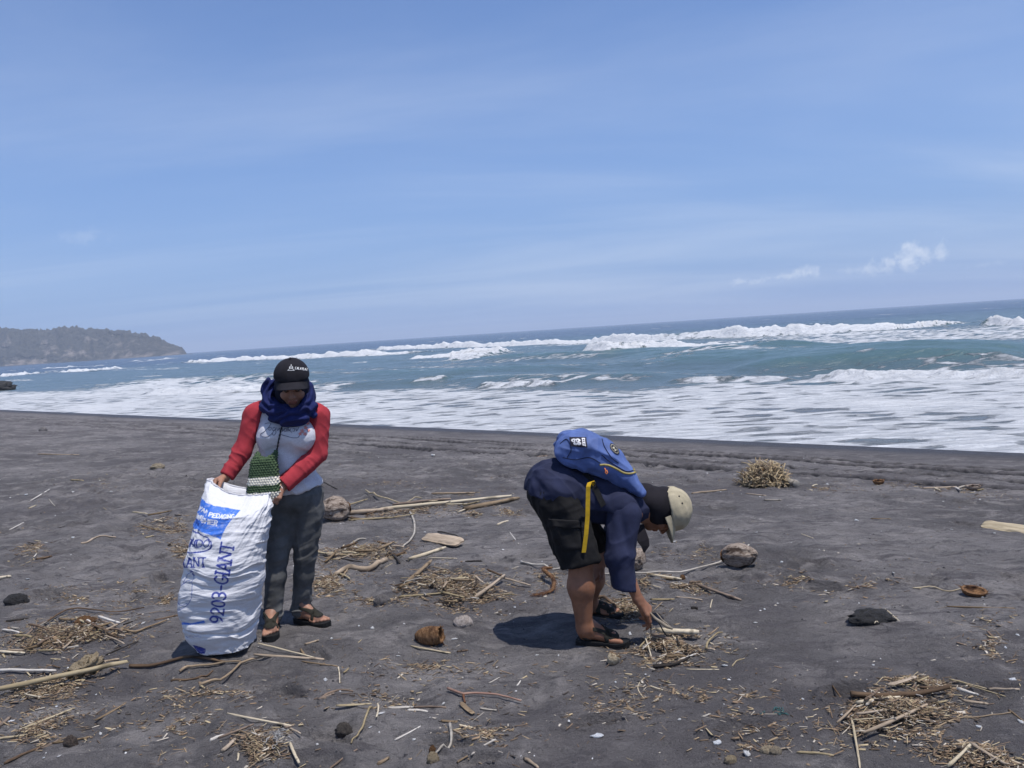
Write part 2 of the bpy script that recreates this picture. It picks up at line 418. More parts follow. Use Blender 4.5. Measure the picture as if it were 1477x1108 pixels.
def sea_fields(x, y):
    r = np.sqrt(x * x + y * y)
    s, t = -shore_s(x, y), shore_t(x, y)
    deep = sstep(0, 25, s)
    far = np.clip(r / 120, 0, 1)
    z = (.02 + .09 * deep) * fbm2(t * .09, s * .28, 101, 4) * 1.6 + (.012 + .05 * deep) * fbm2(t * .55, s * 1.2, 111, 3) + .02 * deep * fbm2(t * 2.0, s * 3.5, 115, 2)
    z = z + .25 * sstep(60, 200, s) * fbm2(t * .02, s * .09, 121, 3)
    foam = np.zeros_like(x); crest = np.zeros_like(x)
    warp = 1.0 * fbm2(t * .25, s * .12, 131, 3)
    for pts, h, front, back in SWELLS:
        d, tt, a, b = line_coords(x, y, pts)
        L = max(b - a, 4); end = sstep(a - .25 * L, a + .2 * L, t) * (1 - sstep(b - .2 * L, b + .25 * L, t))
        d = d + warp * .6
        z = z + h * end * np.where(d < 0, np.exp(-(d / (front * .45)) ** 2), np.exp(-(d / back) ** 2))
        crest = np.maximum(crest, .55 * end * np.exp(-(d / .35) ** 2) * sstep(.0, .6, fbm2(t * .35, s * .1, 141, 3) + .1))
    for pts, h, back, fo in BREAKERS:
        d, tt, a, b = line_coords(x, y, pts)
        L = max(b - a, 2)
        n1 = fbm2(t * 1.1, s * .8, 151, 4); lump = fbm2(t * 2.6, s * 2.6, 161, 3)
        e = .08 * L
        end = sstep(a - e, a + e, t + n1 * e) * (1 - sstep(b - e, b + e, t + n1 * e))
        hh = h * (.72 + .5 * fbm2(t * .18, s * 0 + h, 171, 3) + .28 * n1)
        d = d + warp * .25
        prof = np.where(d < 0, sstep(-.55 * h - .25, .15, d), np.exp(-np.clip(d - .15, 0, None) / (back * .35)))
        z = z + end * hh * prof * (1 + .22 * lump * (prof > .15))
        f = np.where(d < .5, sstep(-.8 * h - .5, -.35 * h - .15, d + .35 * n1), 1 - sstep(.4, back * (.55 + .35 * n1), d))
        foam = np.maximum(foam, fo * end * np.clip(f, 0, 1))
        # trailing and leading lace
        foam = np.maximum(foam, .52 * end * np.where(d < 0, 1 - sstep(.0, back * .7, -d), 1 - sstep(0, back * 2.6, d)))
    # swash: lace that thins seaward; quiet unfoamed shallows far down the beach
    edge = 11 + 5.5 * fbm2(t * .07, s * 0, 181, 3) + np.clip((t + 2) * .55, -1, 6)
    edge = np.where(t < -20, edge + np.clip((-20 - t) * .35, 0, 14), edge)
    lace = (1 - sstep(edge * .72, edge * 1.25, s + 1.6 * fbm2(t * .3, s * .5, 191, 3)))
    lace = lace * (.79 + .22 * fbm2(t * .16, s * .4, 201, 3))
    quiet = sstep(-50, -64, t + 3 * fbm2(t * .2, s * .3, 211, 2)) * sstep(8, 12, s)
    lace = lace * (1 - .95 * quiet)
    foam = np.maximum(foam, lace)
    foam = np.maximum(foam, .44 * sstep(160, 25, r) * sstep(.05, .5, fbm2(t * .12, s * .35, 221, 4)))
    foam = np.maximum(foam, .48 * sstep(60, 90, r) * sstep(.42, .6, fbm2(t * .05, s * .20, 231, 4)) * sstep(900, 300, r))
    # broad aerated water behind the outer break
    band = sstep(37, 47, s + 2 * warp) * (1 - sstep(66, 88, s)) * sstep(-32, -16, t + 4 * warp)
    foam = np.maximum(foam, .72 * band * (.85 + .5 * fbm2(t * .1, s * .3, 241, 3)))
    foam = np.maximum(foam, crest * .9)
    flat = sstep(0, 5, s + .2)
    z = z * (.12 + .88 * flat) * np.where(r > 1500, 0.0, 1.0) * (1 - sstep(700, 1500, r))
    return SEA_Z + z, np.clip(foam, 0, 1)
def sea_material():
    t = NT('sea water')
    P_ = t.n.new('ShaderNodeNewGeometry').outputs['Position']
    rot = (0, 0, math.radians(40.7))
    lace = t.noise(1.5, 8, .66, P_, 1.0, map_scale=(.42, 1.25, 1), rot=rot)
    lace2 = t.noise(5.5, 6, .7, P_, .6, map_scale=(.6, 1.3, 1), rot=rot)
    vor = t.n.new('ShaderNodeTexVoronoi'); vor.feature = 'DISTANCE_TO_EDGE'; vor.inputs['Scale'].default_value = 1.15
    mp = t.n.new('ShaderNodeMapping'); mp.inputs['Scale'].default_value = (.45, 1.0, 1); mp.inputs['Rotation'].default_value = rot
    wv = t.n.new('ShaderNodeVectorMath'); wv.operation = 'ADD'; t.link(P_, wv.inputs[0])
    nz = t.n.new('ShaderNodeTexNoise'); nz.inputs['Scale'].default_value = .9; nz.inputs['Detail'].default_value = 4; t.link(P_, nz.inputs['Vector'])
    t.link(nz.outputs['Color'], wv.inputs[1]); t.link(wv.outputs[0], mp.inputs['Vector']); t.link(mp.outputs[0], vor.inputs['Vector'])
    web = t.ramp(vor.outputs['Distance'], .0, .30, 1, 0)
    n = t.math('ADD', t.math('MULTIPLY', lace, .52), t.math('ADD', t.math('MULTIPLY', lace2, .24), t.math('MULTIPLY', web, .25)))
    F = t.attr('foam')
    n = t.math('ADD', .5, t.math('MULTIPLY', t.math('SUBTRACT', n, .47), 1.7))
    thr = t.math('SUBTRACT', .98, t.math('MULTIPLY', F, .84))
    foam = t.ramp(t.math('SUBTRACT', n, thr), -.10, .16)
    deepc = t.attr('deep'); swell = t.attr('lift')
    water = t.mix(deepc, (.135, .140, .145), (.078, .118, .132))
    water = t.mix(t.ramp(t.noise(.06, 4, .6, P_, map_scale=(.4, 1.4, 1), rot=rot), .35, .7, 0, .6), water, (.090, .138, .145))
    water = t.mix(t.math('MULTIPLY', swell, .8), water, (.074, .135, .138))
    water = t.mix(t.attr('offing'), water, (.024, .046, .078))
    fvar = t.noise(2.6, 7, .7, P_, .5, map_scale=(.5, 1.3, 1), rot=rot)
    white = t.mix(t.ramp(fvar, .36, .62), (.47, .49, .515), (.68, .69, .70))
    white = t.mix(t.ramp(F, .82, 1.0, 0, .75), white, (.70, .705, .71))
    col = t.mix(foam, water, white)
    rough = t.mix(foam, (.22, .22, .22), (.85, .85, .85))
    b = t.bump(t.noise(1.1, 6, .62, P_, .3, map_scale=(.5, 1.3, 1), rot=rot), .55, .35)
    b = t.bump(t.noise(6, 5, .65, P_, map_scale=(.6, 1.2, 1), rot=rot), .5, .05, b)
    b = t.bump(t.math('MULTIPLY', foam, fvar), .9, .30, b)
    t.set(col, rough, b)
    t.link(t.ramp(foam, 0, 1, .42, .12), t.b.inputs['Specular IOR Level'])
    t.b.inputs['IOR'].default_value = 1.33
    return t.m
def build_sea():
    az = np.radians(np.linspace(-48, 48, 600))
    rad = np.concatenate([np.exp(np.linspace(math.log(9.5), math.log(240), 640)), np.exp(np.linspace(math.log(240), math.log(9000), 70))[1:]])
    x, y, f = polar_grid(rad, az)
    z, foam = sea_fields(x, y)
    keep = (shore_s(x, y) < 3.0)
    fk = keep[f].any(1); f = f[fk]
    used = np.unique(f); remap = np.full(len(x), -1); remap[used] = np.arange(len(used)); f = remap[f]
    x, y, z, foam = x[used], y[used], z[used], foam[used]
    o = mesh_obj('sea', np.stack([x, y, z], 1), f[:, ::-1], sea_material())
    s = -shore_s(x, y)
    set_attr(o, 'foam', foam); set_attr(o, 'deep', sstep(3, 16, s)); set_attr(o, 'lift', sstep(.12, .55, z - SEA_Z) * sstep(600, 150, np.hypot(x, y))); set_attr(o, 'offing', sstep(110, 300, np.hypot(x, y)))
    tag(o, 'blue green sea with white breakers and foam', 'sea', kind='structure')
build_sea()

# ------------------------------------------------------------------ headland
def build_headland():
    D = 1250.0
    prof = [(-330, 462), (-200, 458), (-90, 466), (0, 470), (60, 473), (100, 470), (140, 473), (170, 476), (195, 479), (215, 485), (228, 486), (240, 494), (252, 498), (262, 501), (268, 508), (272, 516)]
    xs = np.array([P(p[0], p[1], D).x for p in prof]); hs = np.array([P(p[0], p[1], D).z for p in prof]) - SEA_Z
    nx, ny = 420, 90
    X = np.linspace(xs[0], xs[-1] + 6, nx); V = np.linspace(0, 1, ny)
    XX, VV = np.meshgrid(X, V, indexing='ij')
    H = np.interp(XX, xs, hs, right=0)
    # cross-section: talus, cliff, shoulder, plateau behind, then down again
    bay = 70 * fbm2(XX * .006, XX * 0, 301, 3)
    prof_v = np.interp(VV, [0, .10, .30, .55, .72, 1], [-.06, .10, .48, .93, 1.0, .86])
    depth = np.interp(VV, [0, .10, .30, .55, .72, 1], [0, 25, 60, 115, 190, 420])
    YY = D + depth + bay * (1 - VV) - 40
    rough = fbm2(XX * .022, VV * 7, 311, 5); gully = np.abs(fbm2(XX * .035, VV * 1.6, 321, 4))
    ZZ = H * prof_v + (rough * .16 - gully * .24) * H * np.interp(VV, [0, .15, .5, .75, 1], [.2, 1, .8, .12, .2])
    tree = np.abs(fbm2(XX * .11, YY * .06, 331, 3)) * 7.0 * sstep(.30, .55, VV) + 6.0 * np.clip(fbm2(XX * .22, YY * .1, 335, 3), 0, 1) * sstep(.2, .5, VV)
    ZZ = ZZ * (YY / D) ** .9 * (1 - .10 * sstep(.5, 1, VV)) + (tree - 2.5) * np.clip(H / 30, 0, 1); YY = YY + 16 * rough
    XX = XX * (YY / D)
    i = np.arange(nx * ny).reshape(nx, ny)
    f = np.stack([i[:-1, :-1], i[1:, :-1], i[1:, 1:], i[:-1, 1:]], -1).reshape(-1, 4)
    t = NT('headland scrub and cliff')
    Pn = t.n.new('ShaderNodeNewGeometry').outputs['Position']
    n1 = t.noise(.03, 8, .7, Pn, .6); n2 = t.noise(.14, 6, .7, Pn)
    veg = t.mix(t.ramp(n2, .3, .7), (.026, .026, .020), (.082, .073, .056))
    rock = t.mix(t.ramp(n2, .35, .65), (.10, .082, .07), (.30, .25, .21))
    m = t.math('ADD', t.attr('rock'), t.math('MULTIPLY', t.math('SUBTRACT', n1, .5), 1.7))
    t.set(t.mix(t.ramp(m, .42, .62), veg, rock), .95, t.bump(n2, 1.0, 6.0))
    o = mesh_obj('headland', np.stack([XX, YY, SEA_Z + ZZ], -1).reshape(-1, 3), f, t.m)
    set_attr(o, 'rock', (np.interp(VV, [0, .06, .2, .45, .6, 1], [.75, .60, .42, .34, .12, .05])).ravel())
    tag(o, 'hazy scrub covered headland with pale cliffs beyond the surf', 'headland', kind='structure')
build_headland()
def build_haze():
    lo, hi = (-8600, -300, -6), (8600, 9100, 72)
    v = [(x, y, z) for x in (lo[0], hi[0]) for y in (lo[1], hi[1]) for z in (lo[2], hi[2])]
    f = [(0, 1, 3, 2), (4, 6, 7, 5), (0, 4, 5, 1), (2, 3, 7, 6), (0, 2, 6, 4), (1, 5, 7, 3)]
    m = bpy.data.materials.new('sea haze'); m.use_nodes = True; n = m.node_tree.nodes; n.clear()
    out = n.new('ShaderNodeOutputMaterial'); vol = n.new('ShaderNodeVolumePrincipled')
    vol.inputs['Color'].default_value = (.80, .88, 1.0, 1); vol.inputs['Density'].default_value = HAZE; vol.inputs['Anisotropy'].default_value = .1
    m.node_tree.links.new(vol.outputs[0], out.inputs['Volume'])
    o = mesh_obj('haze', v, f, m, smooth=False)
    tag(o, 'thin pale sea haze over the water and headland', 'haze', kind='stuff')
HAZE = 0.00030
build_haze()
# ================================================================== SHAPE TOOLS
def V3(*a): return np.array(a if len(a) == 3 else a[0], dtype=np.float64)
class Vox:
    """a signed distance field on a box of cells; shapes are blended in, then meshed"""
    def __init__(s, lo, hi, vox):
        s.vox = vox; s.lo = V3(tuple(lo)) - 3 * vox; hi = V3(tuple(hi)) + 3 * vox
        s.n = np.ceil((hi - s.lo) / vox).astype(int) + 1
        s.ax = [(s.lo[i] + np.arange(s.n[i]) * vox).astype(np.float32) for i in range(3)]
        s.F = np.full(s.n, .25, dtype=np.float32)
    def _sl(s, lo, hi):
        a = np.clip(np.floor((lo - s.lo) / s.vox).astype(int), 0, s.n); b = np.clip(np.ceil((hi - s.lo) / s.vox).astype(int) + 1, 0, s.n)
        return tuple(slice(a[i], b[i]) for i in range(3))
    def _pts(s, sl):
        return s.ax[0][sl[0]][:, None, None], s.ax[1][sl[1]][None, :, None], s.ax[2][sl[2]][None, None, :]
    def _blend(s, sl, d, k, op):
        A = s.F[sl]
        if op == 'u':
            h = np.clip(k - np.abs(A - d), 0, None) / max(k, 1e-6); s.F[sl] = np.minimum(A, d) - h * h * k * .25
        elif op == 's':
            d = -d; h = np.clip(k - np.abs(A - d), 0, None) / max(k, 1e-6); s.F[sl] = np.maximum(A, d) + h * h * k * .25
    def cap(s, a, b, ra, rb=None, k=.02, op='u', flat=None):
        a, b = V3(tuple(a)), V3(tuple(b)); rb = ra if rb is None else rb
        m = max(ra, rb) * (1.0 if not flat else max(1, 1 / flat[1])) + k + 3 * s.vox
        sl = s._sl(np.minimum(a, b) - m, np.maximum(a, b) + m); x, y, z = s._pts(sl)
        x, y, z = x - a[0], y - a[1], z - a[2]; ba = b - a
        if flat:
            n, f = V3(tuple(flat[0])), flat[1]
            dn = (x * n[0] + y * n[1] + z * n[2]) * (f - 1); x, y, z = x + dn * n[0], y + dn * n[1], z + dn * n[2]
            ba = ba + n * (ba @ n) * (f - 1)
        t = np.clip((x * ba[0] + y * ba[1] + z * ba[2]) / max(ba @ ba, 1e-9), 0, 1)
        d = np.sqrt((x - t * ba[0]) ** 2 + (y - t * ba[1]) ** 2 + (z - t * ba[2]) ** 2) - (ra + (rb - ra) * t)
        s._blend(sl, d, k, op); return s
    def ell(s, c, r, R=None, k=.02, op='u'):
        c, r = V3(tuple(c)), V3(tuple(r) if hasattr(r, '__len__') else (r, r, r)); m = r.max() + k + 3 * s.vox
        sl = s._sl(c - m, c + m); x, y, z = s._pts(sl); x, y, z = x - c[0], y - c[1], z - c[2]
        if R is not None:
            R = np.array(R); x, y, z = (x * R[0, i] + y * R[1, i] + z * R[2, i] for i in range(3))
        k0 = np.sqrt((x / r[0]) ** 2 + (y / r[1]) ** 2 + (z / r[2]) ** 2); k1 = np.sqrt((x / r[0] ** 2) ** 2 + (y / r[1] ** 2) ** 2 + (z / r[2] ** 2) ** 2)
        s._blend(sl, k0 * (k0 - 1) / np.maximum(k1, 1e-6), k, op); return s
    def cut(s, p0, n, k=.004):
        p0, n = V3(tuple(p0)), V3(tuple(n)); n = n / np.linalg.norm(n); x, y, z = s._pts((slice(None),) * 3)
        d = (x - p0[0]) * n[0] + (y - p0[1]) * n[1] + (z - p0[2]) * n[2]
        A = s.F; h = np.clip(k - np.abs(A - d), 0, None) / k; s.F = (np.maximum(A, d) + h * h * k * .25).astype(np.float32); return s
    def slab_of(s, other_F, off, p0, n, half):
        """add a band that hugs another field"""
        p0, n = V3(tuple(p0)), V3(tuple(n)); n = n / np.linalg.norm(n); x, y, z = s._pts((slice(None),) * 3)
        d = np.abs((x - p0[0]) * n[0] + (y - p0[1]) * n[1] + (z - p0[2]) * n[2]) - half
        s.F = np.minimum(s.F, np.maximum(other_F - off, d)).astype(np.float32); return s
    def chain_y(s, pts, radii, yc, hw, rnd):
        """tapered chain in the x-z plane given a width along y, rounded"""
        x, y, z = s._pts((slice(None),) * 3); D = None
        for i in range(len(pts) - 1):
            a, b = pts[i], pts[i + 1]; bx, bz = b[0] - a[0], b[2] - a[2]; X, Z = x - a[0], z - a[2]
            t = np.clip((X * bx + Z * bz) / (bx * bx + bz * bz), 0, 1)
            d = np.sqrt((X - t * bx) ** 2 + (Z - t * bz) ** 2) - (radii[i] + (radii[i + 1] - radii[i]) * t)
            if D is None: D = d
            else:
                h = np.clip(.03 - np.abs(D - d), 0, None) / .03; D = np.minimum(D, d) - h * h * .0075
        qx, qy = D + rnd, np.abs(y - yc) - hw + rnd
        d = np.sqrt(np.maximum(qx, 0) ** 2 + np.maximum(qy, 0) ** 2) + np.minimum(np.maximum(qx, qy), 0) - rnd
        s.F = np.minimum(s.F, d).astype(np.float32); return s
    def mesh(s, name, mat, parent=None, disp=None, smooth_iter=0):
        g = openvdb.FloatGrid(.25); g.copyFromArray(np.ascontiguousarray(np.clip(s.F, -.25, .25)))
        res = g.convertToQuads(isovalue=0.0); v, q = res[0].astype(np.float64) * s.vox + s.lo, np.array(res[1]).astype(np.int64)
        p = v[q]; vol = np.einsum('ij,ij->i', p[:, 0], np.cross(p[:, 1], p[:, 2])).sum()
        if vol < 0: q = q[:, ::-1]
        o = mesh_obj(name, v, q, mat)
        if disp:
            nr = np.empty(len(v) * 3, dtype=np.float32); o.data.vertex_normals.foreach_get('vector', nr); nr = nr.reshape(-1, 3)
            v = v + nr * disp(v, nr)[:, None]; o.data.vertices.foreach_set('co', v.astype(np.float32).ravel()); o.data.update()
        if parent: adopt(parent, o)
        return o
def verts_of(o):
    a = np.empty(len(o.data.vertices) * 3, dtype=np.float32); o.data.vertices.foreach_get('co', a); return a.reshape(-1, 3).astype(np.float64)
def folds(v, axis, along, across, amp, seed=0, sharp=1.6):
    """cloth folds: ridges that run along an axis"""
    ax = V3(tuple(axis)); ax = ax / np.linalg.norm(ax); h = V3(0, 0, 1) if abs(ax[2]) < .9 else V3(1, 0, 0)
    e1 = np.cross(ax, h); e1 /= np.linalg.norm(e1); e2 = np.cross(ax, e1)
    q = np.stack([v @ ax * along, v @ e1 * across, v @ e2 * across], 1)
    q = q + .6 * (vn3(q * .7 + 3.1, seed + 5) - .5)[:, None]
    n = vn3(q, seed) * 2 - 1
    rid = (1 - np.abs(vn3(q * .9 + 11, seed + 21) * 2 - 1)) ** 3
    return amp * (np.sign(n) * np.abs(n) ** sharp + .55 * rid - .15 + .16 * (vn3(q * 2.1 + 7, seed + 9) * 2 - 1))
def bvh(o):
    me = o.data; v = [tuple(x) for x in (verts_of(o) + np.array(o.location))]
    return BVHTree.FromPolygons(v, [tuple(p.vertices) for p in me.polygons])
def hit(trees, px, py, off=.002):
    """the nearest surface of the given shapes met by the measuring ray"""
    best = None; d = pix_dir(px, py)
    for t in trees:
        h = t.ray_cast(CAM, d)
        if h[0] is not None and (best is None or h[3] < best[3]): best = h
    if best is None: return None
    n = best[1] if best[1].dot(d) < 0 else -best[1]
    return best[0] + n * off, n
def tube(name, pts, rad, mat, parent=None, sides=8, closed=False):
    pts = [Vector(p) for p in pts]; n = len(pts); rs = rad if hasattr(rad, '__len__') else [rad] * n
    v, f = [], []; up = Vector((0.3, -.5, .8))
    for i, p in enumerate(pts):
        a = pts[max(i - 1, 0)]; b = pts[min(i + 1, n - 1)]
        if closed: a, b = pts[i - 1], pts[(i + 1) % n]
        t = (b - a); t = t.normalized() if t.length > 1e-9 else Vector((0, 0, 1)); e1 = t.cross(up)
        e1 = e1.normalized() if e1.length > 1e-4 else t.orthogonal().normalized(); e2 = t.cross(e1)
        for k in range(sides):
            c = 2 * math.pi * k / sides; v.append(p + (e1 * math.cos(c) + e2 * math.sin(c)) * rs[i])
    for i in range(n if closed else n - 1):
        j = (i + 1) % n
        for k in range(sides): f.append((i * sides + k, i * sides + (k + 1) % sides, j * sides + (k + 1) % sides, j * sides + k))
    if not closed: f += [tuple(range(sides))[::-1], tuple((n - 1) * sides + k for k in range(sides))]
    o = mesh_obj(name, v, f, mat)
    if parent: adopt(parent, o)
    return o
def merge_tubes(name, polys, rad, mat, parent=None, sides=5):
    """one print or seam made of several strokes"""
    V, F = [], []
    for pts in polys:
        if len(pts) < 2: continue
        o = tube('tmp', pts, rad, None, None, sides); me = o.data; b = len(V)
        V += [tuple(x.co) for x in me.vertices]; F += [tuple(b + i for i in p.vertices) for p in me.polygons]
        bpy.data.objects.remove(o); bpy.data.meshes.remove(me)
    o = mesh_obj(name, V, F, mat)
    if parent: adopt(parent, o)
    return o
def ribbon(name, pts, width, thick, side, mat, parent=None):
    """flat webbing strip through points; side = width direction (one or one per point)"""
    pts = [Vector(p) for p in pts]; n = len(pts); v, f = [], []
    for i, p in enumerate(pts):
        s = Vector(side[i] if hasattr(side[0], '__len__') else side).normalized(); w = width[i] if hasattr(width, '__len__') else width
        t = (pts[min(i + 1, n - 1)] - pts[max(i - 1, 0)]).normalized(); nn = t.cross(s).normalized() * thick * .5
        s = s * w * .5; v += [p - s - nn, p + s - nn, p + s + nn, p - s + nn]
    for i in range(n - 1):
        for k in range(4): f.append((i * 4 + k, i * 4 + (k + 1) % 4, i * 4 + 4 + (k + 1) % 4, i * 4 + 4 + k))
    f += [(3, 2, 1, 0), tuple(4 * (n - 1) + k for k in range(4))]
    o = mesh_obj(name, v, f, mat, smooth=False)
    if parent: adopt(parent, o)
    return o
def interp_poly(pts, n):
    pts = np.array(pts, dtype=float); d = np.r_[0, np.cumsum(np.linalg.norm(np.diff(pts, axis=0), axis=1))]
    t = np.linspace(0, d[-1], n); return np.stack([np.interp(t, d, pts[:, i]) for i in range(pts.shape[1])], 1)
def spline(pts, n):
    """Catmull-Rom through points"""
    p = np.array(pts, dtype=float); p = np.vstack([2 * p[0] - p[1], p, 2 * p[-1] - p[-2]]); out = []
    m = len(p) - 3
    for u in np.linspace(0, m - 1e-6, n):
        i = int(u); t = u - i; a, b, c, d = p[i], p[i + 1], p[i + 2], p[i + 3]
        out.append(.5 * ((2 * b) + (-a + c) * t + (2 * a - 5 * b + 4 * c - d) * t * t + (-a + 3 * b - 3 * c + d) * t ** 3))
    return np.array(out)

# ---- a small stroke alphabet for printed words (cell height 1, baseline 0)
def _arc(cx, cy, rx, ry, a0, a1, n=14):
    return [(cx + rx * math.cos(math.radians(a)), cy + ry * math.sin(math.radians(a))) for a in np.linspace(a0, a1, n)]
GLYPH = {
 'A': (.72, [[(0, 0), (.36, 1), (.72, 0)], [(.14, .36), (.58, .36)]]), 'Y': (.66, [[(0, 1), (.33, .5), (.66, 1)], [(.33, .5), (.33, 0)]]),
 'M': (.8, [[(0, 0), (.05, 1), (.4, .25), (.75, 1), (.8, 0)]]), 'P': (.55, [[(0, 0), (0, 1)] + _arc(.27, .74, .28, .26, 90, -90) + [(0, .48)]]),
 'E': (.52, [[(.52, 1), (0, 1), (0, 0), (.52, 0)], [(0, .52), (.42, .52)]]), 'D': (.66, [[(0, 0), (0, 1)] + _arc(.2, .5, .46, .5, 90, -90) + [(0, 0)]]),
 'G': (.74, [_arc(.38, .5, .38, .5, 50, 340) + [(.74, .42), (.42, .42)]]), 'I': (.12, [[(.06, 0), (.06, 1)]]),
 'N': (.68, [[(0, 0), (0, 1), (.68, 0), (.68, 1)]]), 'F': (.5, [[(0, 0), (0, 1), (.5, 1)], [(0, .52), (.4, .52)]]),
 'S': (.55, [_arc(.28, .74, .27, .26, 40, 270) + _arc(.28, .25, .28, .25, 90, -140)]), 'H': (.64, [[(0, 0), (0, 1)], [(.64, 0), (.64, 1)], [(0, .5), (.64, .5)]]),
 'R': (.58, [[(0, 0), (0, 1)] + _arc(.27, .74, .28, .26, 90, -90) + [(0, .48)], [(.25, .48), (.58, 0)]]), 'O': (.76, [_arc(.38, .5, .38, .5, 0, 360, 24)]),
 'T': (.66, [[(0, 1), (.66, 1)], [(.33, 1), (.33, 0)]]), 'K': (.6, [[(0, 0), (0, 1)], [(.6, 1), (0, .42)], [(.2, .58), (.6, 0)]]),
 '9': (.56, [_arc(.28, .7, .27, .29, -20, 340) + [(.55, .55), (.48, .2), (.2, 0)]]), '2': (.56, [_arc(.28, .72, .27, .27, 165, -40) + [(0, 0), (.56, 0)]]),
 '0': (.58, [_arc(.29, .5, .28, .5, 0, 360, 24)]), '3': (.54, [_arc(.25, .74, .26, .25, 150, -90) + _arc(.25, .25, .29, .26, 90, -150)]), '-': (.42, [[(.02, .42), (.40, .42)]]),
 'C': (.7, [_arc(.38, .5, .38, .5, 45, 315)]), 'L': (.5, [[(0, 1), (0, 0), (.5, 0)]]), 'Z': (.6, [[(0, 1), (.6, 1), (0, 0), (.6, 0)]]), ' ': (.3, []),
}
SERIF = {'I': [(.06, 0), (.06, 1)], 'A': [(0, 0), (.72, 0)], 'N': [(0, 0), (0, 1), (.68, 1)], 'T': [(.33, 0)], 'K': [(0, 0), (0, 1), (.6, 1), (.6, 0)], 'D': [(0, 0), (0, 1)], 'G': [(.74, .42)]}
def text_strokes(word, base, height, gap=.2, squeeze=1.0, serif=False, slant=0.0, fit=True):
    """strokes of a word laid along a base polyline of 2-D points, up = left of its direction (sheet y points down)"""
    total = sum(GLYPH[c][0] + gap for c in word) - gap
    base = np.array(base, dtype=float); d = np.r_[0, np.cumsum(np.linalg.norm(np.diff(base, axis=0), axis=1))]; L = d[-1]
    sx = L / total if fit else height * squeeze
    out, x = [], 0.0
    def place(pt):
        u = np.clip((pt[0]) * sx, 0, L); q = np.array([np.interp(u, d, base[:, 0]), np.interp(u, d, base[:, 1])])
        e = min(max(u, .01), L - .01); q2 = np.array([np.interp(e + .01, d, base[:, 0]), np.interp(e + .01, d, base[:, 1])]) - np.array([np.interp(e - .01, d, base[:, 0]), np.interp(e - .01, d, base[:, 1])])
        t = q2 / max(np.linalg.norm(q2), 1e-9); up = np.array([t[1], -t[0]])
        return q + up * pt[1] * height + t * slant * pt[1] * height
    for c in word:
        w, st = GLYPH[c]
        for s in st: out.append(np.array([place((x + p[0], p[1])) for p in interp_poly(s, max(len(s) * 3, 8))]))
        if serif:
            for p in SERIF.get(c, []):
                out.append(np.array([place((x + p[0] + a, p[1])) for a in (-.13, .13)]))
        x += w + gap
    return out
def stroke_mask(Q, strokes, w, aa=.35):
    m = np.zeros(len(Q))
    for s in strokes:
        lo, hi = s.min(0) - w - 1, s.max(0) + w + 1
        idx = np.where((Q[:, 0] > lo[0]) & (Q[:, 0] < hi[0]) & (Q[:, 1] > lo[1]) & (Q[:, 1] < hi[1]))[0]
        if not len(idx): continue
        q = Q[idx]; best = np.full(len(idx), 1e9)
        for a, b in zip(s[:-1], s[1:]):
            ba = b - a; t = np.clip(((q - a) @ ba) / max(ba @ ba, 1e-9), 0, 1); best = np.minimum(best, np.hypot(*(q - a - t[:, None] * ba).T))
        m[idx] = np.maximum(m[idx], np.clip((w / 2 - best) / aa + .5, 0, 1))
    return m
def poly_mask(Q, poly):
    P_ = np.array(poly, dtype=float); inside = np.zeros(len(Q), dtype=bool); x, y = Q[:, 0], Q[:, 1]
    for (x0, y0), (x1, y1) in zip(P_, np.roll(P_, -1, 0)):
        c = ((y0 > y) != (y1 > y)) & (x < (x1 - x0) * (y - y0) / (y1 - y0 + 1e-12) + x0); inside ^= c
    return inside.astype(float)

# ================================================================== BODY TOOLS
def frame(fwd, up):
    f = Vector(fwd).normalized(); u = Vector(up); u = (u - f * u.dot(f)).normalized(); r = f.cross(u)
    return np.array([[r.x, f.x, u.x], [r.y, f.y, u.y], [r.z, f.z, u.z]])      # columns: side, forward, up
def add_head(v, c, R, s=1.0):
    c = V3(tuple(c)); L = lambda *p: c + R @ (V3(*p) * s)
    v.ell(L(0, -.012, .03), V3(.074, .094, .088) * s, R, .02); v.ell(L(0, .024, -.035), V3(.057, .064, .076) * s, R, .03)
    v.ell(L(0, .060, -.090), .022 * s, None, .025)
    for e in (-1, 1): v.ell(L(e * .036, .056, -.028), .029 * s, None, .02)
    v.cap(L(-.034, .080, .027), L(.034, .080, .027), .012 * s, k=.012)
    for e in (-1, 1): v.ell(L(e * .030, .096, .006), V3(.018, .013, .010) * s, R, .010, 's')
    for e in (-1, 1): v.ell(L(e * .030, .080, .005), .0125 * s, None, .003)
    v.cap(L(0, .088, .014), L(0, .107, -.026), .007 * s, .0115 * s, k=.010)
    for e in (-1, 1): v.ell(L(e * .011, .097, -.032), .0085 * s, None, .006)
    v.cap(L(-.018, .084, -.058), L(.018, .084, -.058), .0075 * s, k=.006); v.cap(L(-.015, .082, -.069), L(.015, .082, -.069), .008 * s, k=.006)
    for e in (-1, 1): v.ell(L(e * .074, -.01, -.005), V3(.010, .020, .032) * s, R, .008)
def face_tint(P_, c, R, s=1.0):
    """1 lips, 2 eyes, 3 brows at mesh vertices"""
    q = ((P_ - V3(tuple(c))) @ R) / s; x, y, z = np.abs(q[:, 0]), q[:, 1], q[:, 2]; near = y > .05
    lips = near & (x < .024) & (z < -.050) & (z > -.078) & (y > .074)
    eyes = near & (np.hypot((x - .030) / .013, (z - .005) / .0055) < 1) & (y > .07)
    brow = near & (np.hypot((x - .032) / .020, (z - .030) / .006) < 1)
    return lips * 1.0, eyes * 1.0, brow * 1.0
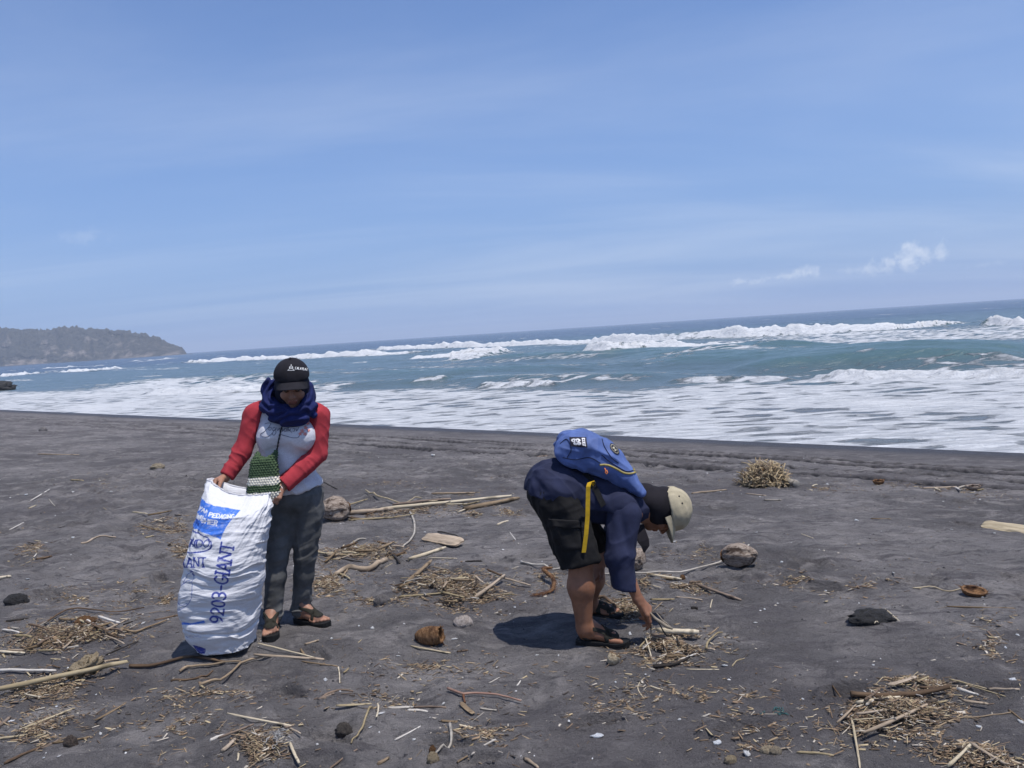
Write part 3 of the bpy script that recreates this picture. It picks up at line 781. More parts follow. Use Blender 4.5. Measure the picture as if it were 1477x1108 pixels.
def add_hand(v, wrist, d, palm, thumb_side, curls, thumb=None, s=1.0):
    """palm faces `palm`; thumb_side = direction of the index edge; curls = (knuckle, middle, end) degrees for index..little"""
    w = V3(tuple(wrist)); d = V3(tuple(d)); d /= np.linalg.norm(d); n = V3(tuple(palm)); n = n - d * (n @ d); n /= np.linalg.norm(n)
    sd = np.cross(d, n); sd = sd if sd @ V3(tuple(thumb_side)) > 0 else -sd
    tips = []
    kn = [w + d * L * s + sd * o * s for L, o in ((.082, .031), (.087, .010), (.083, -.011), (.075, -.030))]
    for k_ in kn: v.cap(w + (k_ - w) * .05, k_, .018 * s, .0125 * s, k=.016)
    v.cap(w, w + d * .05 * s, .024 * s, .02 * s, k=.015, flat=(n, 1.4))
    for i, k_ in enumerate(kn):
        Ls = ((.041, .025, .020), (.046, .028, .021), (.042, .026, .020), (.033, .020, .018))[i]; a = 0; p = k_; r = .0102 * s if i < 3 else .0088 * s
        for j in range(3):
            a += math.radians(curls[i][j]); q = p + (d * math.cos(a) + n * math.sin(a)) * Ls[j] * s
            v.cap(p, q, r, r * .9, k=.004 if j else .007); p, r = q, r * .9
        tips.append(p)
    t0 = w + d * .022 * s + sd * .020 * s
    th = thumb or ((.75, .62, .25), (.88, .2, .45))
    p = t0; r = .0135 * s
    for (cd, cs, cn), L in ((th[0], .042), (th[0], .034), (th[1], .028)):
        u = d * cd + sd * cs + n * cn; u /= np.linalg.norm(u); q = p + u * L * s; v.cap(p, q, r, r * .85, k=.010); p = q; r *= .85
    tips.append(p)
    return tips, kn
def add_foot(v, heel, d, ankle, s=1.0, lift=.028):
    h = V3(tuple(heel)) + V3(0, 0, lift); d = V3(tuple(d)); d[2] = 0; d /= np.linalg.norm(d); sd = V3(-d[1], d[0], 0); up = V3(0, 0, 1)
    v.ell(h + d * .032 * s + up * .03, V3(.031, .031, .032) * s, None, .02)
    v.cap(h + d * .04 * s + up * .034, h + d * .165 * s + up * .020, .030 * s, .034 * s, k=.03, flat=(up, 1.35))
    v.cap(h + d * .06 * s + up * .075, h + d * .17 * s + up * .028, .030 * s, .020 * s, k=.03)
    v.cap(h + d * .052 * s + up * .06, ankle, .036 * s, .036 * s, k=.03)
    return h, d, sd
def add_toes(v, h, d, sd, big, s=1.0):
    up = V3(0, 0, 1)
    for i in range(5):
        o = (-.031 + .0165 * i) * big; a = h + d * (.172 - .006 * i) * s + sd * o * s + up * .016; L = (.050, .047, .042, .036, .030)[i]; r = (.0135, .0105, .010, .0095, .009)[i]
        v.cap(a, a + d * L * s - up * .004, r * s, r * .9 * s, k=.005)
def skin_mat(name, c):
    t = NT(name); n = t.noise(14, 5, .6); base = t.mix(t.ramp(n, .3, .7), tuple(x * .82 for x in c), tuple(x * 1.15 for x in c))
    base = t.mix(t.ramp(t.noise(70, 4, .7), .58, .75, 0, .35), base, tuple(x * .6 for x in c))
    col = t.mix(t.attr('lips'), base, (c[0] * .75, c[1] * .55, c[2] * .60)); col = t.mix(t.attr('eyes'), col, (.02, .015, .012)); col = t.mix(t.attr('brow'), col, (.015, .012, .01))
    nr = t.bump(t.noise(420, 3, .6), .15, .001); nr = t.bump(t.noise(30, 4, .6), .2, .004, nr)
    t.set(col, .52, nr); t.b.inputs['Subsurface Weight'].default_value = .12; t.b.inputs['Subsurface Radius'].default_value = (.012, .005, .003); t.b.inputs['Subsurface Scale'].default_value = .5
    t.b.inputs['Specular IOR Level'].default_value = .35
    return t.m
def finish_body(o, c, R, s=1.0):
    L, E_, B = face_tint(verts_of(o), c, R, s); set_attr(o, 'lips', L); set_attr(o, 'eyes', E_); set_attr(o, 'brow', B)
def rebase(o, base):
    base = Vector(base); v = verts_of(o) - np.array(base); o.data.vertices.foreach_set('co', v.astype(np.float32).ravel()); o.data.update(); o.location = base
def band_mesh(name, foot, F, bands, mat, parent):
    """straps that hug the foot"""
    v = Vox(foot[0], foot[1], .003); v.F[:] = .25
    for p0, n, half, off in bands: v.slab_of(F, off, p0, n, half)
    return v
def sole(name, h, d, sd, big, mat, parent, L=.262, th=.026):
    """contoured sandal sole under a foot"""
    h, d, sd = Vector(h), Vector(d), Vector(sd) * big; out = []
    prof = [(-.012, .030), (0, .036), (.04, .038), (.09, .037), (.14, .043), (.18, .048), (.22, .045), (.245, .034), (.258, .016)]
    xs = np.linspace(-.012, .258, 26); ws = np.interp(xs, [p[0] for p in prof], [p[1] for p in prof])
    ring = [(x, w) for x, w in zip(xs, ws)] + [(x, -w * .96) for x, w in list(zip(xs, ws))[::-1]]
    v, f = [], []; n = len(ring); lv = [(-.028, .97), (-.022, 1.0), (-.012, .985), (-.008, 1.01), (.002, 1.0), (.005, .95)]
    for dz, sc in lv:
        for x, w in ring: v.append(h + d * x + sd * w * sc + Vector((0, 0, dz + (.006 if x > .2 else 0) * (x - .2) / .05)))
    for a in range(len(lv) - 1):
        for k in range(n): f.append((a * n + k, a * n + (k + 1) % n, (a + 1) * n + (k + 1) % n, (a + 1) * n + k))
    f += [tuple(range(n))[::-1], tuple((len(lv) - 1) * n + k for k in range(n))]
    o = mesh_obj(name, v, f, mat, smooth=False); adopt(parent, o); return o

M_SKIN1 = skin_mat('tan skin', (.33, .17, .11)); M_SKIN2 = skin_mat('brown skin', (.25, .115, .064))
M_NAVY_SCARF = cloth_mat('navy scarf cloth', (.012, .018, .085), .35, 12); M_BLACK_CAP = cloth_mat('black cap cotton', (.014, .013, .017), .3, 14)
M_INNER = cloth_mat('black navy hood cloth', (.008, .009, .022), .3, 12)
M_RED = cloth_mat('red jersey sleeve', (.36, .036, .046), .16, 10); M_HEATHER = cloth_mat('heather grey jersey', (.60, .59, .62), .09, 120)
M_JEANS = cloth_mat('faded charcoal denim', (.094, .094, .092), .30, 7, 1400, wear=(.150, .146, .138))
M_SOLE = cloth_mat('black rubber sole', (.012, .012, .012), .3, 20, 300, .8); M_STRAP = cloth_mat('olive black webbing', (.026, .024, .018), .3, 40, 700)
M_WHITE_THREAD = NT('white embroidery').set((.78, .78, .76), .7); M_INKNAVY = NT('navy ink').set((.03, .03, .075), .75)
M_PINK = NT('pink flower ink').set((.72, .28, .24), .8)

# ================================================================== THE SACK
def build_sack():
    rows = [(953, 331, 348, 4.115, .03), (950, 318, 352, 4.115, .05), (945, 305, 356, 4.12, .075), (932, 285, 364, 4.13, .115), (912, 269, 370, 4.135, .15), (890, 261, 375, 4.14, .17), (868, 258, 378, 4.145, .18), (840, 260, 382, 4.15, .185),
            (800, 267, 387, 4.16, .185), (768, 275, 390, 4.175, .175), (742, 283, 391, 4.19, .15), (724, 289, 392, 4.21, .115), (712, 293, 392, 4.23, .080), (704, 296, 392, 4.25, .055), (700, 298, 392, 4.26, .045)]
    rows = np.array(rows, dtype=float)[::1]; u = np.linspace(0, 1, len(rows)); dy = np.r_[0, np.cumsum(np.abs(np.diff(rows[:, 0])) + 2)]; dy /= dy[-1]
    nv = 400; vv = np.linspace(0, 1, nv)
    sm = np.array([np.interp(vv, dy, rows[:, i]) for i in range(5)]).T
    k = np.hanning(17); k /= k.sum()
    for i in range(5): sm[:, i] = np.convolve(np.pad(sm[:, i], 8, mode='edge'), k, mode='valid')
    front = np.linspace(-math.pi / 2, math.pi / 2, 300); back = np.linspace(math.pi / 2, 1.5 * math.pi, 72)[1:-1]
    ph = np.concatenate([front, back]); nu = len(ph)
    PH, VV = np.meshgrid(ph, vv); 
    xc, hw = (sm[:, 1] + sm[:, 2]) / 2, (sm[:, 2] - sm[:, 1]) / 2
    sn, cs = np.sin(PH), np.cos(PH)
    sq = .82                                              # slightly squared cross-section
    sx, sy = np.sign(sn) * np.abs(sn) ** sq, np.sign(cs) * np.abs(cs) ** sq
    Y = sm[:, 3][:, None] - sy * sm[:, 4][:, None]
    tL, tR = sm[:, 1] + 1.5, sm[:, 2] - 1.5
    for _ in range(4):                                    # settle the measured outline
        px_ = xc[:, None] + hw[:, None] * sx; mid = 738.5 + (px_ - 738.5) * 4.16 / Y
        lo_, hi_ = mid.min(1), mid.max(1); xc = xc + (tL + tR - lo_ - hi_) / 2; hw = hw * (tR - tL) / (hi_ - lo_)
    pxx = xc[:, None] + hw[:, None] * sx
    # mouth: pulled up at both hands, sagging between; front lip lower than the back lip
    top = sstep(.80, 1.0, VV)
    xr = (pxx - 298) / 94.0
    rim = np.interp(xr, [-.1, .0, .10, .25, .45, .65, .85, .97, 1.1], [-4, -3, 2, 9, 12.5, 13.5, 15, 19, 21]) + 4 * np.clip(sy, 0, 1) * np.sin(np.clip(xr, 0, 1) * math.pi)
    pyy = sm[:, 0][:, None] + top * rim
    # creases
    Q = np.stack([pxx, pyy], -1).reshape(-1, 2)
    P0 = np.array([P(float(a), float(b), 4.16) for a, b in Q])
    sc = (Y.reshape(-1) / 4.16)
    pos = np.stack([P0[:, 0], Y.reshape(-1), P0[:, 2]], 1)
    arc = (PH * .2).reshape(-1); zz = pos[:, 2]
    low = sstep(.75, .35, zz)
    crease = fbm2(arc * 3.2 + 1.2 * fbm2(arc * 2, zz * 6, 405, 2), zz * 26, 401, 4); ridge = 1 - 2 * np.abs(fbm2(arc * 2.4 + 9, zz * 15 + 1.5 * fbm2(arc * 3, zz * 3, 415, 2), 411, 3)) * 1.6
    dia = fbm2((arc * .6 + zz * .9) * 3, (zz * .75 - arc) * 17, 421, 3)
    crump = 1 - np.abs(fbm3(np.stack([arc * 7, zz * 9, arc * 0 + 3], 1), 451, 3)) * 3.2; disp = (.0045 * crease + .0055 * ridge) * (.5 + 1.1 * vn2(arc * 4, zz * 5, 455)) + .004 * np.clip(crump, -.5, 1) + .016 * dia * (1 - low) * sstep(.88, .7, zz) + .010 * fbm2(arc * 5, zz * 4, 431, 3)
    gath = sstep(.80, .97, VV.reshape(-1)); disp = disp + .010 * gath * fbm2(arc * 22, zz * 9, 441, 3) + .02 * np.exp(-((zz - .02) / .05) ** 2) * fbm2(arc * 14, zz * 20, 445, 3)
    belt = -.010 * np.exp(-((pyy.reshape(-1) - 897 - 2 * np.sin(PH.reshape(-1) * 2)) / 2.2) ** 2); disp = disp + belt
    base_pos = pos.copy()
    nrm = np.stack([sx, -sy * 1.0, np.zeros_like(sx)], -1).reshape(-1, 3); nrm /= np.maximum(np.linalg.norm(nrm, axis=1, keepdims=True), 1e-6)
    pos = pos + nrm * (disp * sstep(0, .05, VV.reshape(-1)))[:, None]
    pos[:, 2] = np.maximum(pos[:, 2], gz(-1.44, 4.12) + .004 + .012 * np.abs(crease))
    i = np.arange(nv * nu).reshape(nv, nu); f = np.stack([i[:-1], np.roll(i[:-1], -1, 1), np.roll(i[1:], -1, 1), i[1:]], -1).reshape(-1, 4)
    # inner lining of the mouth so the opening has depth
    lip = i[-1]; n0 = len(pos); inner = []
    cen = pos[lip].mean(0)
    for step, (dz, shr) in enumerate(((-.004, .97), (-.05, .90), (-.16, .75))):
        q = cen + (pos[lip] - cen) * np.array([shr, shr * .8, 1]); q[:, 2] = pos[lip][:, 2] + dz; inner.append(q)
    allv = np.vstack([pos] + inner); rings = [lip] + [n0 + s_ * nu + np.arange(nu) for s_ in range(3)]
    for a, b in zip(rings[:-1], rings[1:]): f = np.vstack([f, np.stack([a, np.roll(a, -1), np.roll(b, -1), b], -1)])
    bot = np.arange(nu); cb = len(allv); allv = np.vstack([allv, pos[:nu].mean(0)[None]]); 
    t = NT('woven white polypropylene')
    blue = t.attr('ink', 'Color'); amt = t.attr('ink', 'Alpha')
    wr = t.noise(26, 6, .7, map_scale=(1, 1, 2.2)); fade = t.ramp(t.noise(60, 5, .75, map_scale=(.5, .5, 1.4)), .34, .50, .62, 1)
    base = t.mix(t.ramp(t.noise(5, 6, .65), .45, .8, 0, .5), (.67, .66, .67), (.54, .52, .50)); base = t.mix(t.ramp(wr, .58, .8, 0, .35), base, (.44, .43, .43))
    base = t.mix(t.ramp(t.noise(9, 7, .72), .56, .72, 0, .45), base, (.30, .27, .25))
    col = t.mix(t.math('MULTIPLY', amt, fade), base, blue)
    nr = t.bump(t.noise(320, 2, .5, map_scale=(1, 1, 1)), .25, .002); nr = t.bump(t.noise(70, 5, .7, map_scale=(.4, .4, 1.5)), .55, .006, nr)
    t.set(col, .55, nr); t.b.inputs['Transmission Weight'].default_value = 0.0; t.b.inputs['Specular IOR Level'].default_value = .4
    M_RIM = cloth_mat('white woven rim', (.55, .54, .56), .15, 30)
    o = mesh_obj('feed_sack', allv, f, t.m)
    # ---- the print, placed on the cloth by sheet position; keeps running round the sides
    lim = math.radians(62); phv = PH.reshape(-1); phw = np.where(phv > math.pi, phv - 2 * math.pi, phv)
    ext = np.where(np.abs(phw) < lim, np.sign(np.sin(phw)) * np.abs(np.sin(phw)) ** sq, np.sign(phw) * (math.sin(lim) ** sq + .42 * (np.abs(phw) - lim)))
    pp = np.array([proj(q) for q in base_pos]).reshape(nv, nu, 2); a0 = np.argmin(np.abs(ph + lim)); a1 = np.argmin(np.abs(ph - lim))
    sxp = pp[:, :, 0].copy(); hw2 = (pp[:, :, 0].max(1) - pp[:, :, 0].min(1))[:, None] / 2; phm = np.where(PH > math.pi, PH - 2 * math.pi, PH)
    sxp = np.where(phm > lim, pp[:, a1, 0][:, None] + hw2 * .42 * (phm - lim), np.where(phm < -lim, pp[:, a0, 0][:, None] + hw2 * .42 * (phm + lim), sxp))
    S = np.stack([sxp.reshape(-1), pp[:, :, 1].reshape(-1)], 1)
    NAVY, BLUE, WHITE = (.030, .045, .26), (.045, .17, .62), (.72, .72, .75)
    ink = np.zeros((len(S), 4))
    def put(m, c):
        m = m[:, None]; ink[:, :3] = ink[:, :3] * (1 - m) + np.array(c) * m; ink[:, 3:] = np.maximum(ink[:, 3:], m)
    ink[:, :3] = BLUE
    put(poly_mask(S, [(268, 706), (289, 719), (300, 726.5), (318, 732), (334, 735), (347, 736.5), (339, 745), (331, 753.5), (325, 762), (321, 770), (317.5, 779), (306, 774), (294, 769), (283, 764.5), (262, 757)]), BLUE)
    put(stroke_mask(S, text_strokes('AYAM PEDAGING', [(281, 731.5), (288, 737), (297, 742), (308, 746.5), (320, 749), (338, 748.5)], 5.8, .24), 1.5), WHITE)
    put(stroke_mask(S, text_strokes('FINISHER', [(275.5, 743), (283, 749.5), (293, 754.5), (310, 759.5)], 7.4, .26), 1.8), WHITE)
    th = np.radians(np.linspace(0, 360, 60)); ov = np.stack([266 + 39 * np.cos(th) * math.cos(.21) - 15.5 * np.sin(th) * math.sin(.21), 780 + 39 * np.cos(th) * math.sin(.21) + 15.5 * np.sin(th) * math.cos(.21)], 1)
    put(stroke_mask(S, [ov], 2.0), NAVY)
    put(stroke_mask(S, text_strokes('KINDO', [(263, 785.5), (270, 787.5), (281, 789.5), (300, 790)], 10.5, .20, serif=True, slant=.12), 1.7), NAVY)
    put(stroke_mask(S, text_strokes('GIANT', [(257, 817), (268, 818), (297, 818)], 13.5, .22, serif=True), 2.0), NAVY)
    put(stroke_mask(S, text_strokes('9203-GIANT', [(320.5, 900), (326.5, 850), (337.5, 786)], 18.5, .20, serif=True), 2.9), NAVY)
    # faint line drawing of a bird, a printed dash, a line of small print and a corner block
    bird = [spline([(275, 826), (270, 829), (267, 836), (266, 842), (270, 838), (274, 837)], 20), spline([(273, 824), (277, 822), (280, 825), (278, 829), (279, 834), (277, 839), (273, 840)], 24), spline([(277, 840), (279, 856), (278, 863), (272, 872), (262, 879), (257, 874)], 30),
            spline([(259, 864), (264, 872), (272, 870)], 12), spline([(270, 838), (262, 846), (258, 858)], 14)]
    put(stroke_mask(S, bird, .8), (.06, .08, .24)); put(stroke_mask(S, [np.array([(276, 824.5), (279.5, 824.5)]), np.array([(277.5, 828), (279, 830)])], 2.2), NAVY)
    put(poly_mask(S, [(262, 897.5), (276, 899), (294, 895.5), (295, 899.5), (276, 901), (262, 901)]), BLUE)
    put(.5 * stroke_mask(S, [np.array([(270 + 2.6 * q, 917.5 + (q % 2)), (271.6 + 2.6 * q, 919.5 - (q % 3))]) for q in range(8)], .9), NAVY)
    put(poly_mask(S, [(279, 930), (296, 936.5), (296, 943), (286, 941)]), NAVY)
    full = np.zeros((len(allv), 4)); full[:len(ink)] = ink; set_col(o, 'ink', full)
    base = Vector((float(pos[:nu, 0].mean()), 4.12, gz(-1.44, 4.12)))
    rebase(o, base)
    tag(o, 'bulging white woven sack with blue printing held open on the sand', 'sack')
    # stitched seam along the foot of the sack
    fr = [pos[i[10, j]] for j in range(20, 280, 4)]
    sea = tube('bottom_seam', [Vector(p) + Vector((0, -.004, 0)) for p in fr], .004, M_WHITE_THREAD, None, 6); adopt(o, sea)
    # rolled lip gathered in each hand
    rimp = [Vector(pos[j]) for j in lip[::6]]
    rl = tube('rolled_rim', rimp, [.0045 + .002 * math.sin(q * 1.7) for q in range(len(rimp))], M_RIM, None, 7, closed=True); adopt(o, rl)
    fl = tube('rolled_rim', [P(297, 706, 4.25), P(298, 700, 4.245), P(303, 697.5, 4.24), P(309, 701, 4.235), P(313, 706, 4.235)], [.010, .013, .015, .013, .006], M_RIM, None, 8); adopt(o, fl)
    return o
SACK = build_sack()

# ================================================================== PERSON HOLDING THE SACK
def build_standing():
    hc = P(421.5, 556, 4.42); HR = frame((.20, -.90, -.36), (.02, 0, 1))
    v = Vox((-1.85, 4.05, -.02), (-.85, 4.85, 1.68), .004)
    add_head(v, hc, HR, 1.0)
    hcv = V3(tuple(hc)); nb = P(417, 594, 4.50)
    v.cap(hcv + HR @ V3(0, -.02, -.07), nb, .052, .056, k=.03)
    ch, wa, pe = P(414, 628, 4.50), P(416, 670, 4.51), P(427, 712, 4.52)
    v.cap(nb, ch, .07, .11, k=.05, flat=((0, 1, 0), 1.3)); v.cap(ch, wa, .12, .105, k=.05, flat=((0, 1, 0), 1.4)); v.cap(wa, pe, .105, .13, k=.05, flat=((0, 1, 0), 1.35))
    rs, re, rw = P(370, 599, 4.50), P(350, 651, 4.44), P(325, 689, 4.35)
    ls, le, lw = P(458, 601, 4.50), P(459, 655, 4.46), P(407, 701, 4.34)
    for s_, e_, w_ in ((rs, re, rw), (ls, le, lw)):
        v.cap(nb, s_, .05, .045, k=.03); v.cap(s_, e_, .042, .036, k=.02); v.cap(e_, w_, .036, .0235, k=.02)
    rk, ra = P(400, 802, 4.46), P(394, 889, 4.43)
    lk, la = P(440, 802, 4.52), P(433, 880, 4.555)
    v.cap(P(407, 735, 4.52), rk, .075, .048, k=.03); v.cap(rk, ra, .046, .034, k=.03)
    v.cap(P(444, 735, 4.53), lk, .075, .048, k=.03); v.cap(lk, la, .046, .034, k=.03)
    # hands close on the rim of the sack
    dR = V3(tuple(P(305, 699, 4.27) - rw)); add_hand(v, rw, dR, (.35, -.55, -.75), (.4, -.8, .2), [(38, 55, 40), (42, 60, 40), (46, 62, 40), (50, 62, 40)], ((.8, .30, .45), (.7, -.1, .7)), .95)
    dL = V3(tuple(P(391, 722, 4.26) - lw)); add_hand(v, lw, dL, (-.55, .25, -.80), (-.75, -.65, .25), [(28, 50, 35), (34, 55, 40), (40, 58, 40), (46, 60, 40)], ((.92, .25, .30), (.85, -.15, .35)), .95)
    gR, gL = gz(-1.31, 4.42), gz(-1.1, 4.52)
    hR = V3(*P(395, 905, 4.46)); hR[2] = gR; hL = V3(*P(430, 890, 4.58)); hL[2] = gL
    toeR = P(391, 925, 4.26); toeL = P(466, 905, 4.46)
    fR = add_foot(v, hR, V3(*toeR) - hR, ra); fL = add_foot(v, hL, V3(*toeL) - hL, la)
    body_F = v.F.copy()
    add_toes(v, *fR, 1); add_toes(v, *fL, -1)
    body = v.mesh('person', M_SKIN1)
    finish_body(body, hc, HR); base = Vector((-1.22, 4.5, gz(-1.22, 4.5))); rebase(body, base)
    tag(body, 'person in black cap, navy scarf and red sleeved shirt holding open the sack', 'person')
    # sandals
    for (h, d, sd), big in ((fR, 1), (fL, -1)):
        so = sole('sandal', h, d, sd, -big, M_SOLE, body)
        H = V3(tuple(h)); lo, hi = H - .12, H + .12; lo = np.minimum(H - .1, H + d * .3 - .1); hi = np.maximum(H + .1, H + d * .3 + .1); hi[2] = H[2] + .16; lo[2] = H[2] - .01
        w = Vox(lo, hi, .003); add_foot(w, H - V3(0, 0, .028), d, H + d * .05 + V3(0, 0, .15)); FF = w.F.copy(); up = V3(0, 0, 1)
        for p0, n, half in ((H + d * .165 + up * .02, d + up * .15, .010), (H + d * .05 + up * .082, up + d * .25, .008)):
            w.F[:] = .25; w.slab_of(FF, .0055, p0, n, half); s_ = w.mesh('strap', M_STRAP); s_.parent = so
    # trousers
    t = Vox((-1.5, 4.2, -.02), (-.85, 4.8, .98), .005)
    t.ell(P(427, 715, 4.52), (.152, .124, .10), None, .03)
    for hp, kn, an in ((P(407, 735, 4.52), rk, ra), (P(445, 735, 4.53), lk, la)):
        t.cap(hp, kn, .092, .060, k=.035); mid = kn + (an - kn) * .35
        t.cap(kn, mid, .059, .057, k=.02); t.cap(mid, an, .057, .050, k=.02)
    def td(p, n):
        z = p[:, 2]; knee = np.exp(-((z - .47) / .10) ** 2); low = sstep(.26, .10, z); crotch = sstep(.66, .8, z)
        return folds(p, (1, .2, .35), 4, 26, .0105, 3) * (.25 + knee + low + .6 * crotch) + folds(p, (0, 0, 1), 4, 16, .006, 7)
    trousers = t.mesh('trousers', M_JEANS, body, td)
    for an, r in ((ra, .053), (la, .053)):                       # turned hems
        c = an + Vector((0, 0, .008)); pts = [c + Vector((math.cos(a) * r, math.sin(a) * r * .98, .004 * math.sin(a * 3))) for a in np.linspace(0, 2 * math.pi, 28)[:-1]]
        hem = tube('hem', pts, .008, M_JEANS, None, 6, closed=True); hem.parent = trousers
    # shirt body
    s = Vox((-1.6, 4.2, .6), (-.8, 4.8, 1.36), .005)
    s.cap(P(378, 597, 4.51), P(455, 599, 4.51), .060, .060, k=.04); s.ell(P(414, 628, 4.50), (.168, .118, .135), None, .05)
    s.ell(P(393, 628, 4.43), (.076, .074, .075), None, .05); s.ell(P(436, 630, 4.43), (.076, .074, .075), None, .05)
    s.ell(P(415, 668, 4.51), (.158, .122, .13), None, .06); s.ell(P(421, 702, 4.52), (.172, .140, .09), None, .05)
    a_, b_ = P(395, 717, 4.45), P(460, 702, 4.45); n_ = (b_ - a_).cross(Vector((0, 1, 0))); n_ = n_ if n_.z < 0 else -n_
    s.cut(a_, n_)
    def sd_(p, n):
        z = p[:, 2]; return folds(p, (.75, .1, -.75), 2.2, 17, .014, 13) * sstep(1.16, 1.0, z) + folds(p, (1, 0, .25), 3, 20, .006, 17) + folds(p, (.2, 0, 1), 3, 15, .006, 19)
    shirt = s.mesh('shirt', M_HEATHER, body, sd_)
    # raglan sleeves
    def sleeve(neck, sh, el, wr, seam_p, seam_n, rr, cuff, seed):
        w = Vox(np.min([neck, sh, el, wr], 0) - .12, np.max([neck, sh, el, wr], 0) + .12, .005)
        w.cap(neck, sh, .070, .0665, k=.03); w.cap(sh, el, .068, rr[0], k=.02); w.cut(seam_p, seam_n)
        w.cap(el, wr, rr[0], rr[1], k=.025); dd = (Vector(wr) - Vector(el)).normalized(); w.cut(Vector(wr), dd) if cuff else None
        w.cap(Vector(wr) - dd * .05, Vector(wr) + dd * .03, rr[1] - .008, k=.004, op='s')
        def dp(p, n):
            ad = np.array(dd); near_el = np.exp(-(np.linalg.norm(p - np.array(el), axis=1) / .10) ** 2); near_w = np.exp(-(np.linalg.norm(p - np.array(wr), axis=1) / .12) ** 2)
            return folds(p, np.cross(ad, V3(0, .8, .6)), 5, 24, .0105, seed) * (.3 + near_el + .5 * near_w) + folds(p, ad, 4, 18, .006, seed + 3)
        o = w.mesh('sleeve', M_RED, None, dp); o.parent = shirt; return o
    so1 = sleeve(P(392, 590, 4.50), rs, re, rw - (rw - re) * .06, P(372, 640, 4.5), Vector((.94, -.05, -.30)), (.050, .039), True, 31)
    so2 = sleeve(P(438, 592, 4.50), ls, le, lw - (lw - le) * .04, P(449, 645, 4.5), Vector((-.94, -.05, -.25)), (.053, .047), True, 37)
    trees = [bvh(shirt)]
    # printed word and flowers on the chest
    def strokes(polys, n=24):
        out = []
        for pl in polys:
            q = [hit(trees, *p, .0015) for p in spline(pl, n)]; q = [a[0] for a in q if a]
            if len(q) > 2: out.append(q)
        return out
    sc = [[(382, 612), (386, 610.5), (391, 611), (387, 617), (381, 623), (376, 626.5), (379, 630), (386, 630), (392, 626), (396, 620)], [(388, 617), (391, 616.5), (391, 620), (388, 620.5), (388, 617)], [(394, 617), (397, 617.5), (396, 621), (393.5, 621), (394, 617)], [(397, 618), (398, 624), (395, 628), (392, 625)],
          [(399, 617), (400.5, 621.5), (403, 617.5), (404, 622), (407, 618), (407.5, 622.5), (410, 618.5)], [(410, 619), (413, 618), (412.5, 622), (410, 622), (411, 618.5)], [(414, 623), (416, 614), (416.5, 622), (420, 618)], [(417, 620), (421, 624)], [(422, 619), (425, 618.5), (424.5, 622), (422, 622)], [(405, 627), (413, 629), (422, 631.5), (430, 631), (432, 627), (430.5, 626)], [(427, 618), (428, 622), (431, 617)]]
    pr = merge_tubes('chest_lettering', strokes(sc), .0013, M_INKNAVY); pr.parent = shirt
    rnd = random.Random(3); fl = []
    for (fx, fy, r) in ((436, 622, 3.2), (441, 617, 3.0), (444, 611, 2.6), (433, 626, 2.4), (440, 626, 2.6), (445, 621, 2.2), (447, 605, 2.2)):
        for k in range(5):
            a = k * 1.256 + fx; fl.append([(fx, fy), (fx + r * .6 * math.cos(a - .3), fy + r * .6 * math.sin(a - .3)), (fx + r * math.cos(a), fy + r * math.sin(a)), (fx + r * .6 * math.cos(a + .35), fy + r * .6 * math.sin(a + .35)), (fx, fy)])
    q = merge_tubes('chest_flowers', strokes(fl, 10), .0016, M_PINK); q.parent = shirt
    # hood under the cap, and the wrapped scarf
    L = lambda *p: hcv + HR @ V3(*p)
    w = Vox(hcv - .22, hcv + .20, .005)
    w.ell(L(0, -.018, .005), (.090, .108, .118), HR, .02); w.cap(L(0, -.02, -.05), nb, .085, .09, k=.05)
    w.ell(L(0, .085, -.028), (.050, .075, .074), HR, .012, 's')
    w.mesh('hood', M_INNER, body, lambda p, n: folds(p, (0, .3, 1), 6, 30, .004, 41))
    w = Vox((-1.52, 4.2, 1.08), (-.95, 4.75, 1.52), .005)
    def ring(pts, r, k=.025):
        for a, b in zip(pts, pts[1:] + pts[:1]): w.cap(a, b, r, r, k=k)
    ring([P(386, 566, 4.46), P(384, 584, 4.42), P(395, 600, 4.37), P(416, 605, 4.345), P(438, 601, 4.37), P(449, 586, 4.42), P(447, 568, 4.46), P(436, 566, 4.60), P(400, 566, 4.60)], .025)
    ring([P(389, 553, 4.45), P(386, 574, 4.43), P(398, 590, 4.36), P(418, 594, 4.33), P(437, 590, 4.36), P(446, 574, 4.42), P(444, 558, 4.46), P(432, 560, 4.58), P(402, 560, 4.58)], .020)
    w.ell(P(419, 598, 4.40), (.095, .07, .055), None, .03); w.ell(P(417, 588, 4.48), (.115, .10, .07), None, .03)
    w.cap(P(384, 553, 4.47), P(383, 588, 4.44), .018, .026, k=.02); w.cap(P(447, 566, 4.45), P(450, 596, 4.42), .018, .024, k=.02); w.cap(P(409, 606, 4.36), P(431, 607, 4.36), .026, .022, k=.03)
    w.ell(L(0, .10, -.030), (.052, .085, .068), HR, .012, 's')
    def scd(p, n):
        c = np.array(P(417, 572, 4.46)); q = p - c; ang = np.arctan2(q[:, 0], -q[:, 1]); rr = np.linalg.norm(q * V3(1, 1, 1.2), axis=1)
        return .0075 * np.sin(rr * 210 + 2.2 * (vn3(p * 16, 44) - .5) * 2 + ang * 1.5) + .006 * (vn3(p * 26, 45) - .5)
    w.mesh('scarf', M_NAVY_SCARF, body, scd)
    # cap
    w = Vox(hcv - .2, hcv + .22, .004)
    w.ell(L(0, -.008, .058), (.096, .113, .094), HR, .01); w.cut(L(0, 0, .050), -(HR @ V3(0, -.12, 1))); 
    w.cap(L(0, -.01, .150), L(0, -.01, .156), .008, k=.004)
    capo = w.mesh('cap', M_BLACK_CAP, body, lambda p, n: folds(p, HR @ V3(0, 0, 1), 4, 22, .0022, 51))
    vb, fb = [], []; nu, nv_ = 33, 12
